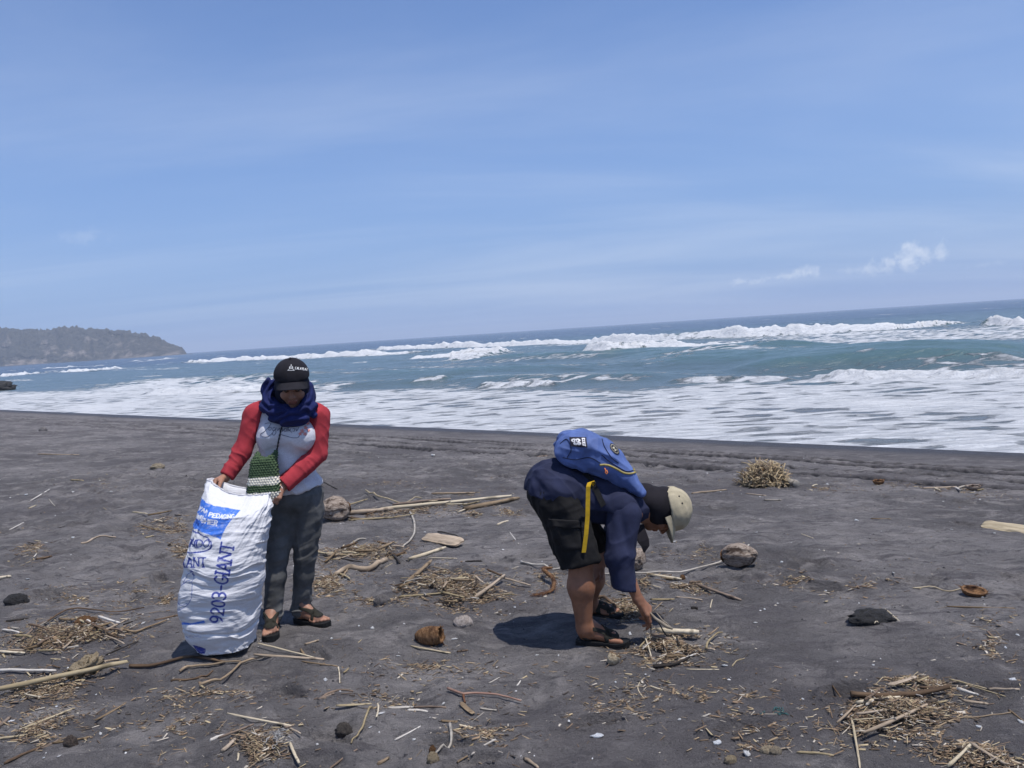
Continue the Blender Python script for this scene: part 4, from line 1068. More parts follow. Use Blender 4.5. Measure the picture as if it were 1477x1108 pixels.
    for lay in (0, 1):
        for b in range(nv_):
            for a in range(nu):
                th = (a / (nu - 1) - .5) * 2; fr = b / (nv_ - 1); an = th * 1.15
                r0 = V3(.092 * math.sin(an), .104 * math.cos(an), 0); ext = .066 * fr * (1 - abs(th) ** 3 * .92)
                q = r0 + V3(.15 * math.sin(an) * ext * 1.2, ext, 0); z = .066 - .016 * fr - .030 * th * th - .012 * fr * th * th * 1.5 - .0035 * lay
                vb.append(L(q[0], q[1] - .004, z))
    N0 = nu * nv_
    for b in range(nv_ - 1):
        for a in range(nu - 1):
            i0 = b * nu + a; fb += [(i0, i0 + 1, i0 + nu + 1, i0 + nu), (N0 + i0, N0 + i0 + nu, N0 + i0 + nu + 1, N0 + i0 + 1)]
    for a in range(nu - 1): i0 = (nv_ - 1) * nu + a; fb.append((i0, i0 + 1, N0 + i0 + 1, N0 + i0))
    br = mesh_obj('brim', vb, fb, M_BLACK_CAP); br.parent = capo
    trees = [bvh(capo)]
    word = [[tuple(p) for p in s_] for s_ in text_strokes('CALAYLAZ', [(425.6, 533), (432, 533.6), (443, 535)], 3.6, .3)]
    emb = [[(414.8, 534.6), (424.6, 534.6)], [(415.5, 534), (418, 532), (421.5, 532), (424.8, 534.2)], [(417.3, 532), (417.6, 529.6), (420, 528), (422.2, 529.6), (422.4, 532)], [(417.8, 530.6), (422, 530.6)], [(420, 528), (420, 525.8)]]
    q = []
    for pl in emb + word:
        pp = [hit(trees, *p, .001) for p in interp_poly(pl, 12)]; pp = [a[0] for a in pp if a]
        if len(pp) > 2: q.append(pp)
    lg = merge_tubes('cap_logo', q, .0014, M_WHITE_THREAD); lg.parent = capo
    # bracelet on the wrist
    ax = (lw - le).normalized(); e1 = ax.orthogonal().normalized(); e2 = ax.cross(e1); c = lw + ax * .012
    bl = tube('bracelet', [c + (e1 * math.cos(a) + e2 * math.sin(a)) * .0295 for a in np.linspace(0, 2 * math.pi, 22)[:-1]], .0042, NT('pale bead').set((.72, .60, .55), .4), body, 6, closed=True)
    return body, shirt, [so1, so2]
STAND, STAND_SHIRT, STAND_SLEEVES = build_standing()

def build_pouch():
    """crocheted shoulder pouch with a woven cord"""
    w = Vox((-1.55, 4.15, .74), (-1.1, 4.6, 1.1), .004)
    c = [P(366, 664, 4.33), P(396, 664, 4.33), P(398, 716, 4.30), P(363, 716, 4.30)]
    top, bot = (c[0] + c[1]) / 2, (c[2] + c[3]) / 2
    def yc(f): return top + (bot - top) * f
    for f0 in np.linspace(.06, .96, 10):
        m = yc(f0); hw = .062 + .008 * f0
        w.cap(m - Vector((hw - .02, 0, 0)), m + Vector((hw - .02, 0, 0)), .026 + .012 * f0, k=.02)
    w.cap(P(368, 662, 4.34), P(372, 655, 4.345), .012, k=.02); w.cap(P(394, 662, 4.34), P(398, 653, 4.345), .013, k=.02)
    w.cap(P(372, 660, 4.33), P(383, 668, 4.32), .012, k=.02); w.cap(P(383, 668, 4.32), P(395, 658, 4.33), .012, k=.02)
    def knit(p, n):
        row = p[:, 2] * 78; col = p[:, 0] * 70 + (np.floor(row) % 2) * .5
        return .0045 * (np.abs(np.sin(row * math.pi)) * np.abs(np.sin(col * math.pi))) ** .7 * 2 - .003 + .003 * (vn3(p * 60, 61) - .5)
    t = NT('green and cream crochet yarn')
    hgt = t.attr('row'); n = t.noise(160, 4, .7)
    green = t.mix(t.ramp(n, .35, .65), (.020, .045, .018), (.085, .13, .060)); cream = t.mix(t.ramp(n, .3, .6), (.50, .44, .33), (.82, .77, .64))
    wob = t.math('ADD', hgt, t.math('MULTIPLY', t.math('SUBTRACT', t.noise(40, 3, .6), .5), .10))
    band = t.math('MAXIMUM', t.math('MULTIPLY', t.math('GREATER_THAN', wob, .44), t.math('LESS_THAN', wob, .66)), t.math('GREATER_THAN', wob, .86))
    t.set(t.mix(band, green, cream), .95, t.bump(n, .6, .004))
    o = w.mesh('crochet_pouch', t.m, None, knit)
    z = verts_of(o)[:, 2]; set_attr(o, 'row', (top.z - z) / (top.z - bot.z)); base = Vector(tuple(bot)); 
    trees = [bvh(STAND_SHIRT)]
    cord = []
    for p in spline([(411, 606), (407, 615), (404, 625), (401.5, 637), (399.5, 648), (398, 656)], 40):
        h = hit(trees, *p, .004); cord.append(h[0] if h else P(p[0], p[1], 4.36))
    cord[-1] = P(398, 655, 4.345)
    rebase(o, base)
    cd = tube('cord', cord, [.0042 + .0012 * math.sin(i * 1.9) for i in range(len(cord))], cloth_mat('dark yarn cord', (.045, .045, .05), .4, 90), o, 8)
    tag(o, 'green and cream crocheted pouch hanging on a cord against the grey shirt', 'pouch')
build_pouch()
# ================================================================== PERSON BENDING DOWN
M_NAVY_SHIRT = cloth_mat('navy cotton shirt', (.021, .025, .056), .22, 9); M_SHORTS = cloth_mat('black cargo cotton', (.010, .0095, .010), .3, 8)
M_BANDANA = cloth_mat('black scarf cloth', (.013, .011, .014), .3, 10); M_TAN = cloth_mat('tan hat cotton', (.40, .345, .235), .12, 16)
M_PACK = cloth_mat('blue nylon pack', (.088, .135, .32), .22, 7, 1500, .62); M_PACK_DK = cloth_mat('dark navy nylon panel', (.010, .013, .035), .3, 9)
M_YELLOW = cloth_mat('yellow webbing', (.62, .37, .02), .15, 30, 900); M_BLACKWEB = cloth_mat('black webbing', (.012, .012, .013), .3, 30)
M_ZIP = cloth_mat('khaki yellow zip tape', (.36, .29, .10), .2, 40); M_ORANGE = NT('orange puller').set((.75, .22, .05), .5)
def build_bending():
    hc = P(956, 738, 4.12); HR = frame((.16, -.04, -.97), (.97, 0, .16)); hcv = V3(tuple(hc)); L = lambda *p: hcv + HR @ V3(*p)
    v = Vox((.05, 3.65, -.02), (1.05, 4.62, 1.05), .004)
    add_head(v, hc, HR, .98)
    pel, chs, nb = P(802, 708, 4.12), P(885, 722, 4.12), P(925, 733, 4.12)
    v.cap(L(0, -.02, -.07), nb, .05, .055, k=.03); v.cap(pel, chs, .11, .11, k=.05, flat=((0, 0, 1), 1.2)); v.cap(chs, nb, .10, .06, k=.05)
    sR, eR, wR = P(903, 742, 3.97), P(894, 802, 3.93), P(920, 864, 3.90)
    sL, eL, wL = P(903, 728, 4.27), P(886, 792, 4.32), P(868, 812, 4.22)
    for a, b, c in ((sR, eR, wR), (sL, eL, wL)):
        v.cap(nb, a, .06, .05, k=.03); v.cap(a, b, .045, .04, k=.02); v.cap(b, c, .040, .026, k=.02)
    kR, cR, aR = P(838, 803, 3.95), P(838, 846, 3.94), P(843, 906, 3.945)
    kL, cL, aL = P(857, 800, 4.27), P(854, 836, 4.31), P(849, 873, 4.36)
    for h_, k_, c_, a_ in ((P(806, 722, 4.03), kR, cR, aR), (P(815, 722, 4.21), kL, cL, aL)):
        v.cap(h_, k_, .09, .062, k=.03); v.cap(k_, c_, .062, .066, k=.03); v.cap(c_, a_, .064, .038, k=.03)
    tips, kn = add_hand(v, wR, V3(tuple(P(944, 892, 3.89) - wR)), (-.45, .35, -.6), (.35, -.75, .25), [(22, 30, 20), (34, 42, 28), (48, 55, 35), (58, 60, 40)], ((.90, -.05, .42), (.96, -.15, .25)), 1.0)
    add_hand(v, wL, V3(-.4, -.2, -.5), (-.2, -.3, .4), (.3, 0, .2), [(20, 25, 20)] * 4, None, .95)
    hR = V3(*P(836, 928, 3.98)); hL = V3(*P(834, 883, 4.40))
    hR[2] = gz(hR[0], hR[1]); hL[2] = gz(hL[0], hL[1])
    fR = add_foot(v, hR, V3(*P(903, 938, 3.90)) - hR, aR, 1.0); fL = add_foot(v, hL, V3(*P(888, 893, 4.33)) - hL, aL, 1.0)
    add_toes(v, *fR, 1); add_toes(v, *fL, -1)
    body = v.mesh('person', M_SKIN2); finish_body(body, hc, HR, .98)
    base = Vector((.38, 4.1, gz(.38, 4.1))); rebase(body, base)
    tag(body, 'person in navy shirt and black shorts bending down to pick up litter', 'person')
    def sub(o, part): o.parent = part; return o
    for (h, d, sd), big in ((fR, 1), (fL, -1)):
        so = sole('sandal', h, d, sd, -big, M_SOLE, body)
        H = V3(tuple(h)); lo = np.minimum(H - .1, H + d * .3 - .1); hi = np.maximum(H + .1, H + d * .3 + .1); hi[2] = H[2] + .16; lo[2] = H[2] - .01
        w = Vox(lo, hi, .003); add_foot(w, H - V3(0, 0, .028), d, H + d * .05 + V3(0, 0, .15)); FF = w.F.copy(); up = V3(0, 0, 1)
        side = np.cross(d, up)
        for p0, n, half in ((H + d * .170 + up * .02, d + side * .45 * big + up * .1, .011), (H + d * .150 + up * .03, d - side * .75 * big + up * .2, .010), (H + d * .045 + up * .085, up + d * .35, .009), (H + d * .02 + up * .04, d * .3 + up * .3 + side * 0, .010)):
            w.F[:] = .25; w.slab_of(FF, .0055, p0, n, half); sub(w.mesh('strap', M_STRAP), so)
    # shorts
    t = Vox((.05, 3.75, .38), (.62, 4.5, 1.02), .005)
    t.ell(P(801, 710, 4.12), (.146, .185, .145), None, .03)
    for h_, e_, r1 in ((P(806, 722, 4.03), P(839, 815, 3.95), .101), (P(815, 722, 4.21), P(862, 812, 4.27), .098)):
        t.cap(h_, e_, .118, r1, k=.03)
        dd = (e_ - h_).normalized()
    t.cut(P(839, 813, 3.95), (P(839, 813, 3.95) - P(815, 722, 4.03)).normalized() * .6 + Vector((.10, 0, -.6)), .004)
    for h_, e_ in ((P(806, 722, 4.03), P(840, 818, 3.95)), (P(815, 722, 4.21), P(862, 815, 4.27))): t.cap(h_ + (e_ - h_) * .6, e_ + (e_ - h_) * .3, .070, .088, k=.004, op='s')
    def td(p, n): return folds(p, (.35, .2, -.9), 4, 20, .012, 71) + folds(p, (1, .3, .3), 4, 22, .009, 73) + .004 * (vn3(p * 30, 74) - .5)
    shorts = t.mesh('shorts', M_SHORTS, body, td)
    trees = [bvh(shorts)]
    # cargo pocket with flap on the thigh
    def panel(name, quad, mat, parent, off=.006, n=14, th=.006):
        a, b, c, d = [np.array(q, dtype=float) for q in quad]; vs_, f = [], []
        for j in range(n):
            for i in range(n):
                s_, t_ = i / (n - 1), j / (n - 1); q = (a * (1 - s_) + b * s_) * (1 - t_) + (d * (1 - s_) + c * s_) * t_
                edge = min(s_, 1 - s_, t_, 1 - t_); h = hit(trees, q[0], q[1], off + (th if edge > .01 else -.004))
                vs_.append(tuple(h[0]) if h else tuple(P(q[0], q[1], 3.88)))
        for j in range(n - 1):
            for i in range(n - 1): k = j * n + i; f.append((k, k + 1, k + n + 1, k + n))
        return sub(mesh_obj(name, vs_, f, mat), parent)
    panel('pocket', [(795, 753), (834, 756), (846, 792), (812, 797)], M_SHORTS, shorts, .003); panel('pocket_flap', [(792, 748), (835, 751), (838, 763), (797, 761)], M_SHORTS, shorts, .010)
    # shirt
    s = Vox((.02, 3.75, .6), (.85, 4.5, 1.08), .005)
    s.ell(P(800, 706, 4.12), (.156, .196, .156), None, .03); s.cap(P(806, 704, 4.12), P(880, 718, 4.12), .143, .136, k=.05, flat=((0, 0, 1), 1.12))
    s.cap(P(880, 722, 4.12), P(918, 733, 4.12), .140, .085, k=.05); s.cap(P(895, 735, 4.00), P(895, 728, 4.25), .09, k=.05)
    a_, b_ = P(758, 713, 4.0), P(840, 729, 4.0); n_ = (b_ - a_).cross(Vector((0, 1, 0))); n_ = n_ if n_.z < 0 else -n_
    s2 = Vox((.02, 3.75, .6), (.85, 4.5, 1.08), .005); s.cut(a_, n_)
    s.cap(P(850, 720, 4.12), P(900, 731, 4.12), .135, .128, k=.04)            # the front hangs lower than the hem line
    def sd_(p, n):
        return folds(p, (.5, .2, -.85), 3, 17, .015, 81) * sstep(.42, .25, p[:, 0]) + folds(p, (.9, .2, -.3), 3, 18, .010, 83) + folds(p, (0, 1, .2), 3, 12, .006, 85)
    shirt = s.mesh('shirt', M_NAVY_SHIRT, body, sd_)
    def sleeve(sh, el, cu, r, seed):
        w = Vox(np.min([sh, el, cu], 0) - .14, np.max([sh, el, cu], 0) + .14, .005)
        w.cap(sh, el, r[0], r[1], k=.03); w.cap(el, cu, r[1], r[2], k=.03); dd = (Vector(cu) - Vector(el)).normalized(); w.cut(Vector(cu), dd + Vector((-.25, 0, 0)))
        w.cap(Vector(cu) - dd * .06, Vector(cu) + dd * .05, r[2] - .009, k=.004, op='s')
        ad = np.array(dd)
        def dp(p, n):
            ne = np.exp(-(np.linalg.norm(p - np.array(el), axis=1) / .10) ** 2)
            return folds(p, V3(.9, .2, .4), 4, 19, .014, seed) * (.35 + ne) + folds(p, ad, 3, 14, .010, seed + 3)
        return sub(w.mesh('sleeve', M_NAVY_SHIRT, None, dp), shirt)
    sl = sleeve(P(900, 742, 3.98), P(893, 800, 3.93), P(900, 850, 3.91), (.086, .069, .062), 91)
    sleeve(P(903, 728, 4.27), P(886, 792, 4.32), P(874, 806, 4.25), (.085, .07, .06), 95)
    # head scarf, its tail, and the hat
    w = Vox(hcv - .24, hcv + .22, .005)
    w.ell(L(0, -.018, .012), (.089, .108, .112), HR, .02); w.cap(L(0, -.045, -.04), P(928, 722, 4.12), .082, .085, k=.04); w.cap(L(0, -.09, -.03), P(935, 706, 4.11), .035, .025, k=.03)
    w.ell(L(0, .105, -.045), (.075, .078, .088), HR, .014, 's')
    w.mesh('head_scarf', M_BANDANA, body, lambda p, n: folds(p, (.5, .3, .7), 5, 24, .007, 101))
    sub(ribbon('scarf_tail', [P(922, 757, 4.06), P(924, 768, 4.04), P(928, 780, 4.03), P(931, 788, 4.03), P(929, 797, 4.03)], [.05, .06, .065, .045, .006], .006, [(.9, .3, 0), (.9, .35, .1), (.9, .4, .1), (.9, .35, 0), (.9, .3, 0)], M_BANDANA), [o for o in body.children if o.name.startswith('head_scarf')][0])
    w = Vox(hcv - .2, hcv + .24, .004)
    w.ell(L(0, -.004, .050), (.101, .116, .105), HR, .01); w.cut(L(0, 0, .030), -(HR @ V3(0, .05, 1)))
    hat = w.mesh('hat', M_TAN, body, lambda p, n: folds(p, HR @ V3(0, 0, 1), 5, 26, .0045, 111) + folds(p, HR @ V3(0, 1, .2), 5, 22, .004, 113))
    vb, fb = [], []; nu, nv_ = 41, 9
    for lay in (0, 1):
        for b in range(nv_):
            for a in range(nu):
                th = (a / (nu - 1) - .5) * 2; fr = b / (nv_ - 1); an = th * 1.5; r0 = V3(.098 * math.sin(an), .112 * math.cos(an), 0)
                ext = .060 * fr * (1 - abs(th) ** 2.5 * .85); q = r0 + V3(.45 * math.sin(an) * ext, ext * (.4 + .6 * math.cos(an)), 0)
                vb.append(L(q[0], q[1] - .002, .040 - .028 * fr - .018 * th * th - .005 * lay))
    N0 = nu * nv_
    for b in range(nv_ - 1):
        for a in range(nu - 1): i0 = b * nu + a; fb += [(i0, i0 + 1, i0 + nu + 1, i0 + nu), (N0 + i0, N0 + i0 + nu, N0 + i0 + nu + 1, N0 + i0 + 1)]
    for a in range(nu - 1): i0 = (nv_ - 1) * nu + a; fb.append((i0, i0 + 1, N0 + i0 + 1, N0 + i0))
    sub(mesh_obj('brim', vb, fb, M_TAN), hat)
    ht = [bvh(hat)]
    for e in ((979.5, 716), (984, 726)):
        h = hit(ht, *e, .001)
        if h: sub(tube('eyelet', [h[0] - h[1] * .002, h[0] + h[1] * .0012], .0045, M_BANDANA, None, 8), hat)
    return body, shirt, sl, tips
BEND, BEND_SHIRT, BEND_SLEEVE, BEND_TIPS = build_bending()

def build_backpack():
    def q(px, py): return P(px, py, 4.0)
    w = Vox((.20, 3.88, .74), (.78, 4.36, 1.12), .005)
    w.chain_y([q(828, 654), q(850, 655), q(872, 664), q(900, 688), q(924, 712)], [.083, .088, .082, .056, .026], 4.12, .155, .065)
    w.ell(q(836, 644) + Vector((0, .12, .01)), (.09, .12, .055), None, .03)
    def dp(p, n): return folds(p, (.8, .1, -.55), 4, 20, .013, 121) + folds(p, (.2, .4, 1), 4, 18, .010, 123) + .01 * (vn3(p * 7, 125) - .5)
    o = w.mesh('backpack', M_PACK, None, dp); tr = [bvh(o)]
    base = q(860, 690) + Vector((0, .12, 0))
    def drape(name, pts, r, mat, n=30, off=.002, sides=6):
        pp = [hit(tr, *x, off) for x in spline(pts, n)]; pp = [a[0] for a in pp if a]
        return tube(name, pp, r, mat, None, sides)
    kids = []
    kids.append(drape('zip', [(865, 671), (872, 670.5), (880, 672), (890, 677), (899, 682), (908, 683.5), (918, 681)], .0055, M_ZIP))
    kids.append(drape('zip', [(911, 669), (912.5, 674), (914, 679)], .006, M_ZIP, 12))
    kids.append(drape('seam', [(868, 656), (878, 665), (890, 673), (903, 680), (913, 679)], .0022, M_PACK_DK))
    kids.append(drape('seam', [(812, 660), (830, 663), (850, 660), (866, 668)], .0020, M_PACK_DK)); kids.append(drape('seam', [(808, 640), (818, 634), (824, 648), (818, 660)], .0018, M_PACK_DK)); kids.append(drape('seam', [(868, 633), (872, 645), (882, 660), (892, 668)], .0018, M_PACK_DK))
    h = hit(tr, 872, 675, .004)
    if h: kids.append(tube('zip_puller', [h[0], h[0] + Vector((.004, -.004, -.010)), h[0] + Vector((.001, -.006, -.022)), h[0] + Vector((.008, -.006, -.030)), h[0] + Vector((.013, -.006, -.022)), h[0] + Vector((.008, -.004, -.010))], .0028, M_ORANGE, None, 6))
    # sewn patch and round emblem
    def decal(name, fn, n, m, paint, off=.0035):
        V, F, C_ = [], [], []
        for j in range(m):
            for i in range(n):
                a, b = i / (n - 1), j / (m - 1); p = fn(a, b); hh = hit(tr, p[0], p[1], off); V.append(tuple(hh[0]) if hh else tuple(P(p[0], p[1], 4.05))); C_.append((a, b))
        for j in range(m - 1):
            for i in range(n - 1): k = j * n + i; F.append((k, k + 1, k + n + 1, k + n))
        t = NT(name + ' stitching'); t.set(t.attr('paint', 'Color'), .85, t.bump(t.noise(500, 2, .5), .3, .001)); ob = mesh_obj(name, V, F, t.m); set_col(ob, 'paint', np.c_[paint(np.array(C_)), np.ones(len(C_))]); return ob
    A, B, C_, D = [np.array(x, float) for x in ((821.5, 631), (846, 631.5), (847, 645.5), (824, 644))]
    def pq(a, b): return (A * (1 - a) + B * a) * (1 - b) + (D * (1 - a) + C_ * a) * b
    def ppaint(uv):
        q2 = uv * np.array([24, 14]); c = np.tile((.012, .010, .022), (len(uv), 1)).astype(float)
        def bl(cx, cy, rx, ry): return np.hypot((q2[:, 0] - cx) / rx, (q2[:, 1] - cy) / ry) < 1
        wh = bl(6, 5, 4.2, 2.6) | bl(11, 4.6, 3.6, 2.2) | bl(7, 9.5, 2.6, 2.0) | bl(12, 9, 3.4, 2.2) | (stroke_mask(q2, [np.array([(17.5, 2), (21.5, 2)]), np.array([(17.5, 5), (21, 5.2)]), np.array([(18, 8), (21.5, 8)]), np.array([(18, 11), (22, 11.2)]), np.array([(17.5, 2), (18, 11)]), np.array([(21, 2), (21.5, 12)])], 1.1) > .5)
        ey = bl(5, 5, .9, 1.2) | bl(10.5, 4.8, .8, 1.1) | bl(8.4, 6.4, .6, 2.2)
        c[wh] = (.72, .70, .70); c[ey] = (.03, .03, .05); return c
    kids.append(decal('patch', pq, 49, 29, ppaint))
    ca, sa = math.cos(math.radians(52)), math.sin(math.radians(52))
    def eq(a, b): r, th = b, a * 2 * math.pi; x, y = 9.6 * r * math.cos(th), 4.6 * r * math.sin(th); return (886 + x * ca - y * sa * .9, 648 + x * sa + y * ca * .9)
    def epaint(uv):
        r, th = uv[:, 1], uv[:, 0] * 2 * math.pi; x, y = r * np.cos(th), r * np.sin(th); c = np.tile((.012, .012, .02), (len(uv), 1)).astype(float)
        c[(r > .70) & (r < .80)] = (.55, .50, .36); m = (np.abs(np.abs(x) - .22) < .09) & (np.abs(y) < .34) | ((np.abs(y) < .08) & (np.abs(x) < .22)); c[m] = (.5, .46, .34); return c
    kids.append(decal('emblem', eq, 49, 16, epaint))
    # grab handle, harness and the loose yellow waist strap
    kids.append(ribbon('grab_handle', [P(826, 630, 4.12), P(831, 627.5, 4.12), P(840, 628, 4.12), P(845, 631, 4.12)], .02, .004, (0, 1, 0), M_BLACKWEB))
    bt = [bvh(BEND_SHIRT), bvh(BEND_SLEEVE), bvh(o)]
    def drape_b(pts, n=16, off=.005):
        pp = [hit(bt, *x, off) for x in spline(pts, n)]; return [a[0] for a in pp if a]
    kids.append(ribbon('shoulder_strap', drape_b([(852, 692), (857, 703), (864, 716), (871, 730)]), .030, .006, (.85, .1, .5), M_BLACKWEB))
    kids.append(ribbon('side_tab', drape_b([(840, 683), (846, 688), (851, 692)], 6), .022, .005, (.4, .1, .9), M_BLACKWEB))
    kids.append(ribbon('yellow_strap', [P(857, 699, 3.90), P(855, 695.5, 3.885), P(850.5, 696, 3.87), P(848.5, 702, 3.862), P(848, 720, 3.86), P(847.5, 745, 3.855), P(845.5, 770, 3.85), P(843, 790, 3.85), P(842, 797, 3.85)], .021, .0035, [(.6, -.1, .7), (.7, -.1, .5), (.95, -.2, .2), (1, -.25, 0), (1, -.25, 0), (1, -.2, 0), (1, -.2, 0), (1, -.2, .05), (1, -.2, .05)], M_YELLOW))
    bc = P(854, 700, 3.885); kids.append(tube('buckle', [bc + Vector(x) for x in ((-.014, 0, .010), (.012, .004, .014), (.018, .004, -.008), (-.008, 0, -.012))], .0035, M_BLACKWEB, None, 6, closed=True))
    rebase(o, base)
    for k_ in kids: adopt(o, k_)
    tag(o, 'blue backpack with sewn patch and dangling yellow strap worn by the bending person', 'backpack')
build_backpack()
def build_held_sticks():
    tip = Vector(tuple(BEND_TIPS[0])); m1 = wood_mat('held weathered twig', (.16, .12, .08), (.32, .26, .18)); m2 = NT('held black twig').set((.015, .014, .013), .8)
    o = tube('driftwood_fragment', [P(938, 884, 3.87), P(945, 892, 3.865), P(955, 899, 3.86), P(962, 904, 3.86), P(970, 907, 3.86)], [.004, .007, .0085, .009, .006], m1, None, 8); tag(o, 'knobbly grey brown driftwood fragment pinched in the bending person\'s fingers', 'driftwood')
    o = tube('stick', [P(947, 884, 3.875), P(955, 894, 3.87), P(966, 903, 3.865)], [.002, .0035, .003], m1, None, 6); tag(o, 'thin pale split stick held beside the driftwood fragment in the hand', 'stick')
    o = tube('twig', [P(938.5, 892, 3.88), P(938.8, 905, 3.88), P(939, 919, 3.885)], [.0028, .0035, .0015], m2, None, 5); tag(o, 'straight black twig hanging down from the picking hand', 'twig')
    o = tube('twig', [P(950, 898, 3.87), P(957, 911, 3.87), P(966, 923, 3.88)], [.0025, .004, .0015], m2, None, 5); tag(o, 'slanting black twig hanging from the held driftwood fragment', 'twig')
build_held_sticks()
# ================================================================== DRIFT LITTER
WOOD = {'s': wood_mat('straw cane', (.32, .25, .145), (.54, .44, .28)), 't': wood_mat('tan driftwood', (.19, .135, .082), (.38, .28, .18)), 'b': wood_mat('brown driftwood', (.10, .065, .042), (.23, .155, .10)),
        'g': wood_mat('bleached driftwood', (.34, .30, .25), (.54, .49, .42)), 'k': wood_mat('blackened driftwood', (.020, .017, .015), (.055, .045, .038)), 'r': wood_mat('reddish bark', (.17, .075, .045), (.30, .16, .10))}
rng = random.Random(11)
LIB = {}
def stick_data(kind, var):
    key = (kind, var)
    if key in LIB: return LIB[key]
    r = random.Random(100 + var * 7); n, sides = 9, 7; v, f = [], []; R0 = .02
    oy = oz = 0; bend = r.uniform(-1, 1) * (.5 if var < 4 else 1.3); kink = r.randint(3, 6); ka = r.uniform(-1.0, 1.0) if var > 5 else 0
    for i in range(n):
        x = i / (n - 1) - .5; oy = bend * R0 * (1 - (2 * x) ** 2) + (ka * R0 * max(0, (i - kink)) * .5); oz = r.uniform(-.12, .12) * R0
        rad = R0 * (1 - .30 * (x + .5) * (1 if var % 2 else .3)) * r.uniform(.86, 1.10); rad *= (.72 if i in (0, n - 1) else 1)
        for k in range(sides):
            a = 2 * math.pi * k / sides; rr = rad * r.uniform(.86, 1.1); v.append((x + (r.uniform(-.012, .012) if i in (0, n - 1) else 0), oy + rr * math.cos(a), oz + rr * math.sin(a)))
    for i in range(n - 1):
        for k in range(sides): f.append((i * sides + k, (i + 1) * sides + k, (i + 1) * sides + (k + 1) % sides, i * sides + (k + 1) % sides))
    f += [tuple(range(sides)), tuple((n - 1) * sides + k for k in range(sides))[::-1]]
    me = bpy.data.meshes.new('stick'); me.from_pydata(v, [], f); me.update(); me.polygons.foreach_set('use_smooth', np.ones(len(f), dtype=bool)); me.materials.append(WOOD[kind]); LIB[key] = me
    return me
def put_stick(name, a, b, r, kind, label, cat, group=None, var=None, flat=1.0):
    me = stick_data(kind, rng.randint(0, 5) if var is None else var); o = bpy.data.objects.new(name, me); COL.objects.link(o)
    d = b - a; L = max(d.length, .01); o.location = (a + b) / 2; q = d.to_track_quat('X', 'Z'); o.rotation_euler = q.to_euler(); o.scale = (L, r / .02, r * flat / .02)
    return tag(o, label, cat, group)
def scale_at(p): return FPX / max((p - CAM).dot(_f), .5)          # sheet pixels per metre
def ground_stick(p0, p1, w, kind, label, name='stick', group=None, lift=(0, 0), var=None, flat=1.0, cat='stick'):
    a, b = G(*p0), G(*p1); r = w / 2 / scale_at((a + b) / 2) * (.86 if w < 7.5 else .95)
    m = (a + b) / 2; hump = max(0, gz(m.x, m.y) - m.z)
    a.z += r * .55 + lift[0] + hump * .7; b.z += r * .55 + lift[1] + hump * .7
    return put_stick(name, a, b, r, kind, label, cat, group, var, flat)
def ground_curve(pts, w, kind, label, name='stick', lift=0, n=18, cat='stick', taper=.6, group=None):
    q = [G(*p) for p in spline(pts, n)]; r = w / 2 / scale_at(q[n // 2]); q = [p + Vector((0, 0, r * .5 + lift)) for p in q]
    for i in range(1, n - 1): q[i].z = max(q[i].z, (q[i - 1].z + q[i + 1].z) / 2)
    o = tube(name, q, [r * (1 - (1 - taper) * i / (n - 1)) * rng.uniform(.88, 1.1) for i in range(n)], WOOD[kind], None, 7)
    rebase(o, q[0]); return tag(o, label, cat, group)
c7 = lambda x, y: (x / 3.077, 820 + y / 3.077); c8 = lambda x, y: (420 + x / 4.344, 690 + y / 4.344); d1 = lambda x, y: (960 + x / 2.857, 640 + y / 2.857)
d2 = lambda x, y: (420 + x / 3.077, 900 + y / 3.077); d3 = lambda x, y: (900 + x / 2.56, 880 + y / 2.56); d4 = lambda x, y: (x / 3.4625, 580 + y / 3.4625); e7 = lambda x, y: (1180 + x / 4.973, 960 + y / 4.973)
e6 = lambda x, y: (880 + x / 7.388, 830 + y / 7.388)

# ---- pieces one can single out
S = ground_stick
S(c7(-60, 552), c7(572, 446), 9.5, 's', 'long thick pale cane pole lying over the litter beside the sack', 'cane_pole', lift=(.025, .035), var=1)
ground_curve([c7(575, 440), c7(700, 430), c7(900, 420), c7(1000, 432)], 5.5, 'b', 'dark brown branch lying in front of the sack, touching the cane pole end', 'branch', .008)
ground_curve([c7(885, 528), c7(960, 500), c7(1060, 440), c7(1110, 408), c7(1180, 400)], 4.5, 't', 'slim forked branch curving away below the foot of the sack', 'branch', .01)
ground_curve([c7(800, 478), c7(870, 445), c7(950, 436), c7(1070, 428)], 4.2, 't', 'thin bent twig just under the foot of the sack', 'twig', .01)
ground_curve([c7(760, 500), c7(840, 496), c7(910, 470), c7(945, 448)], 3.6, 'b', 'dark crooked twig in front of the sack', 'twig')
S(c7(1130, 404), c7(1440, 402), 5.5, 't', 'straight tan stick lying in front of the standing person\'s sandals', lift=(.01, .004))
S(c7(1150, 375), c7(1395, 395), 3.5, 's', 'thin straw stick resting on the tan stick by the sandals', lift=(.018, .018))
S(c7(1340, 415), c7(1500, 445), 3.2, 't', 'thin stick slanting away from the tan stick by the sandals')
S(c7(1335, 368), c7(1360, 385), 4.5, 't', 'short stub of wood on the tan stick by the sandals', lift=(.012, .012))
S(c7(-20, 452), c7(250, 452), 6.0, 'g', 'grey weathered stick behind the cane pole', lift=(.015, .02))
S(c7(-30, 355), c7(110, 360), 5.0, 's', 'straw coloured stick poking in beside the litter heap', lift=(.01, .01))
S(c7(110, 358), c7(488, 258), 5.0, 't', 'long tan stick lying along the litter heap by the sack', lift=(.02, .03))
ground_curve([c7(150, 255), c7(240, 215), c7(330, 175), c7(480, 185), c7(640, 170)], 2.6, 'b', 'thin dark arching twig behind the litter heap', 'twig', .015)
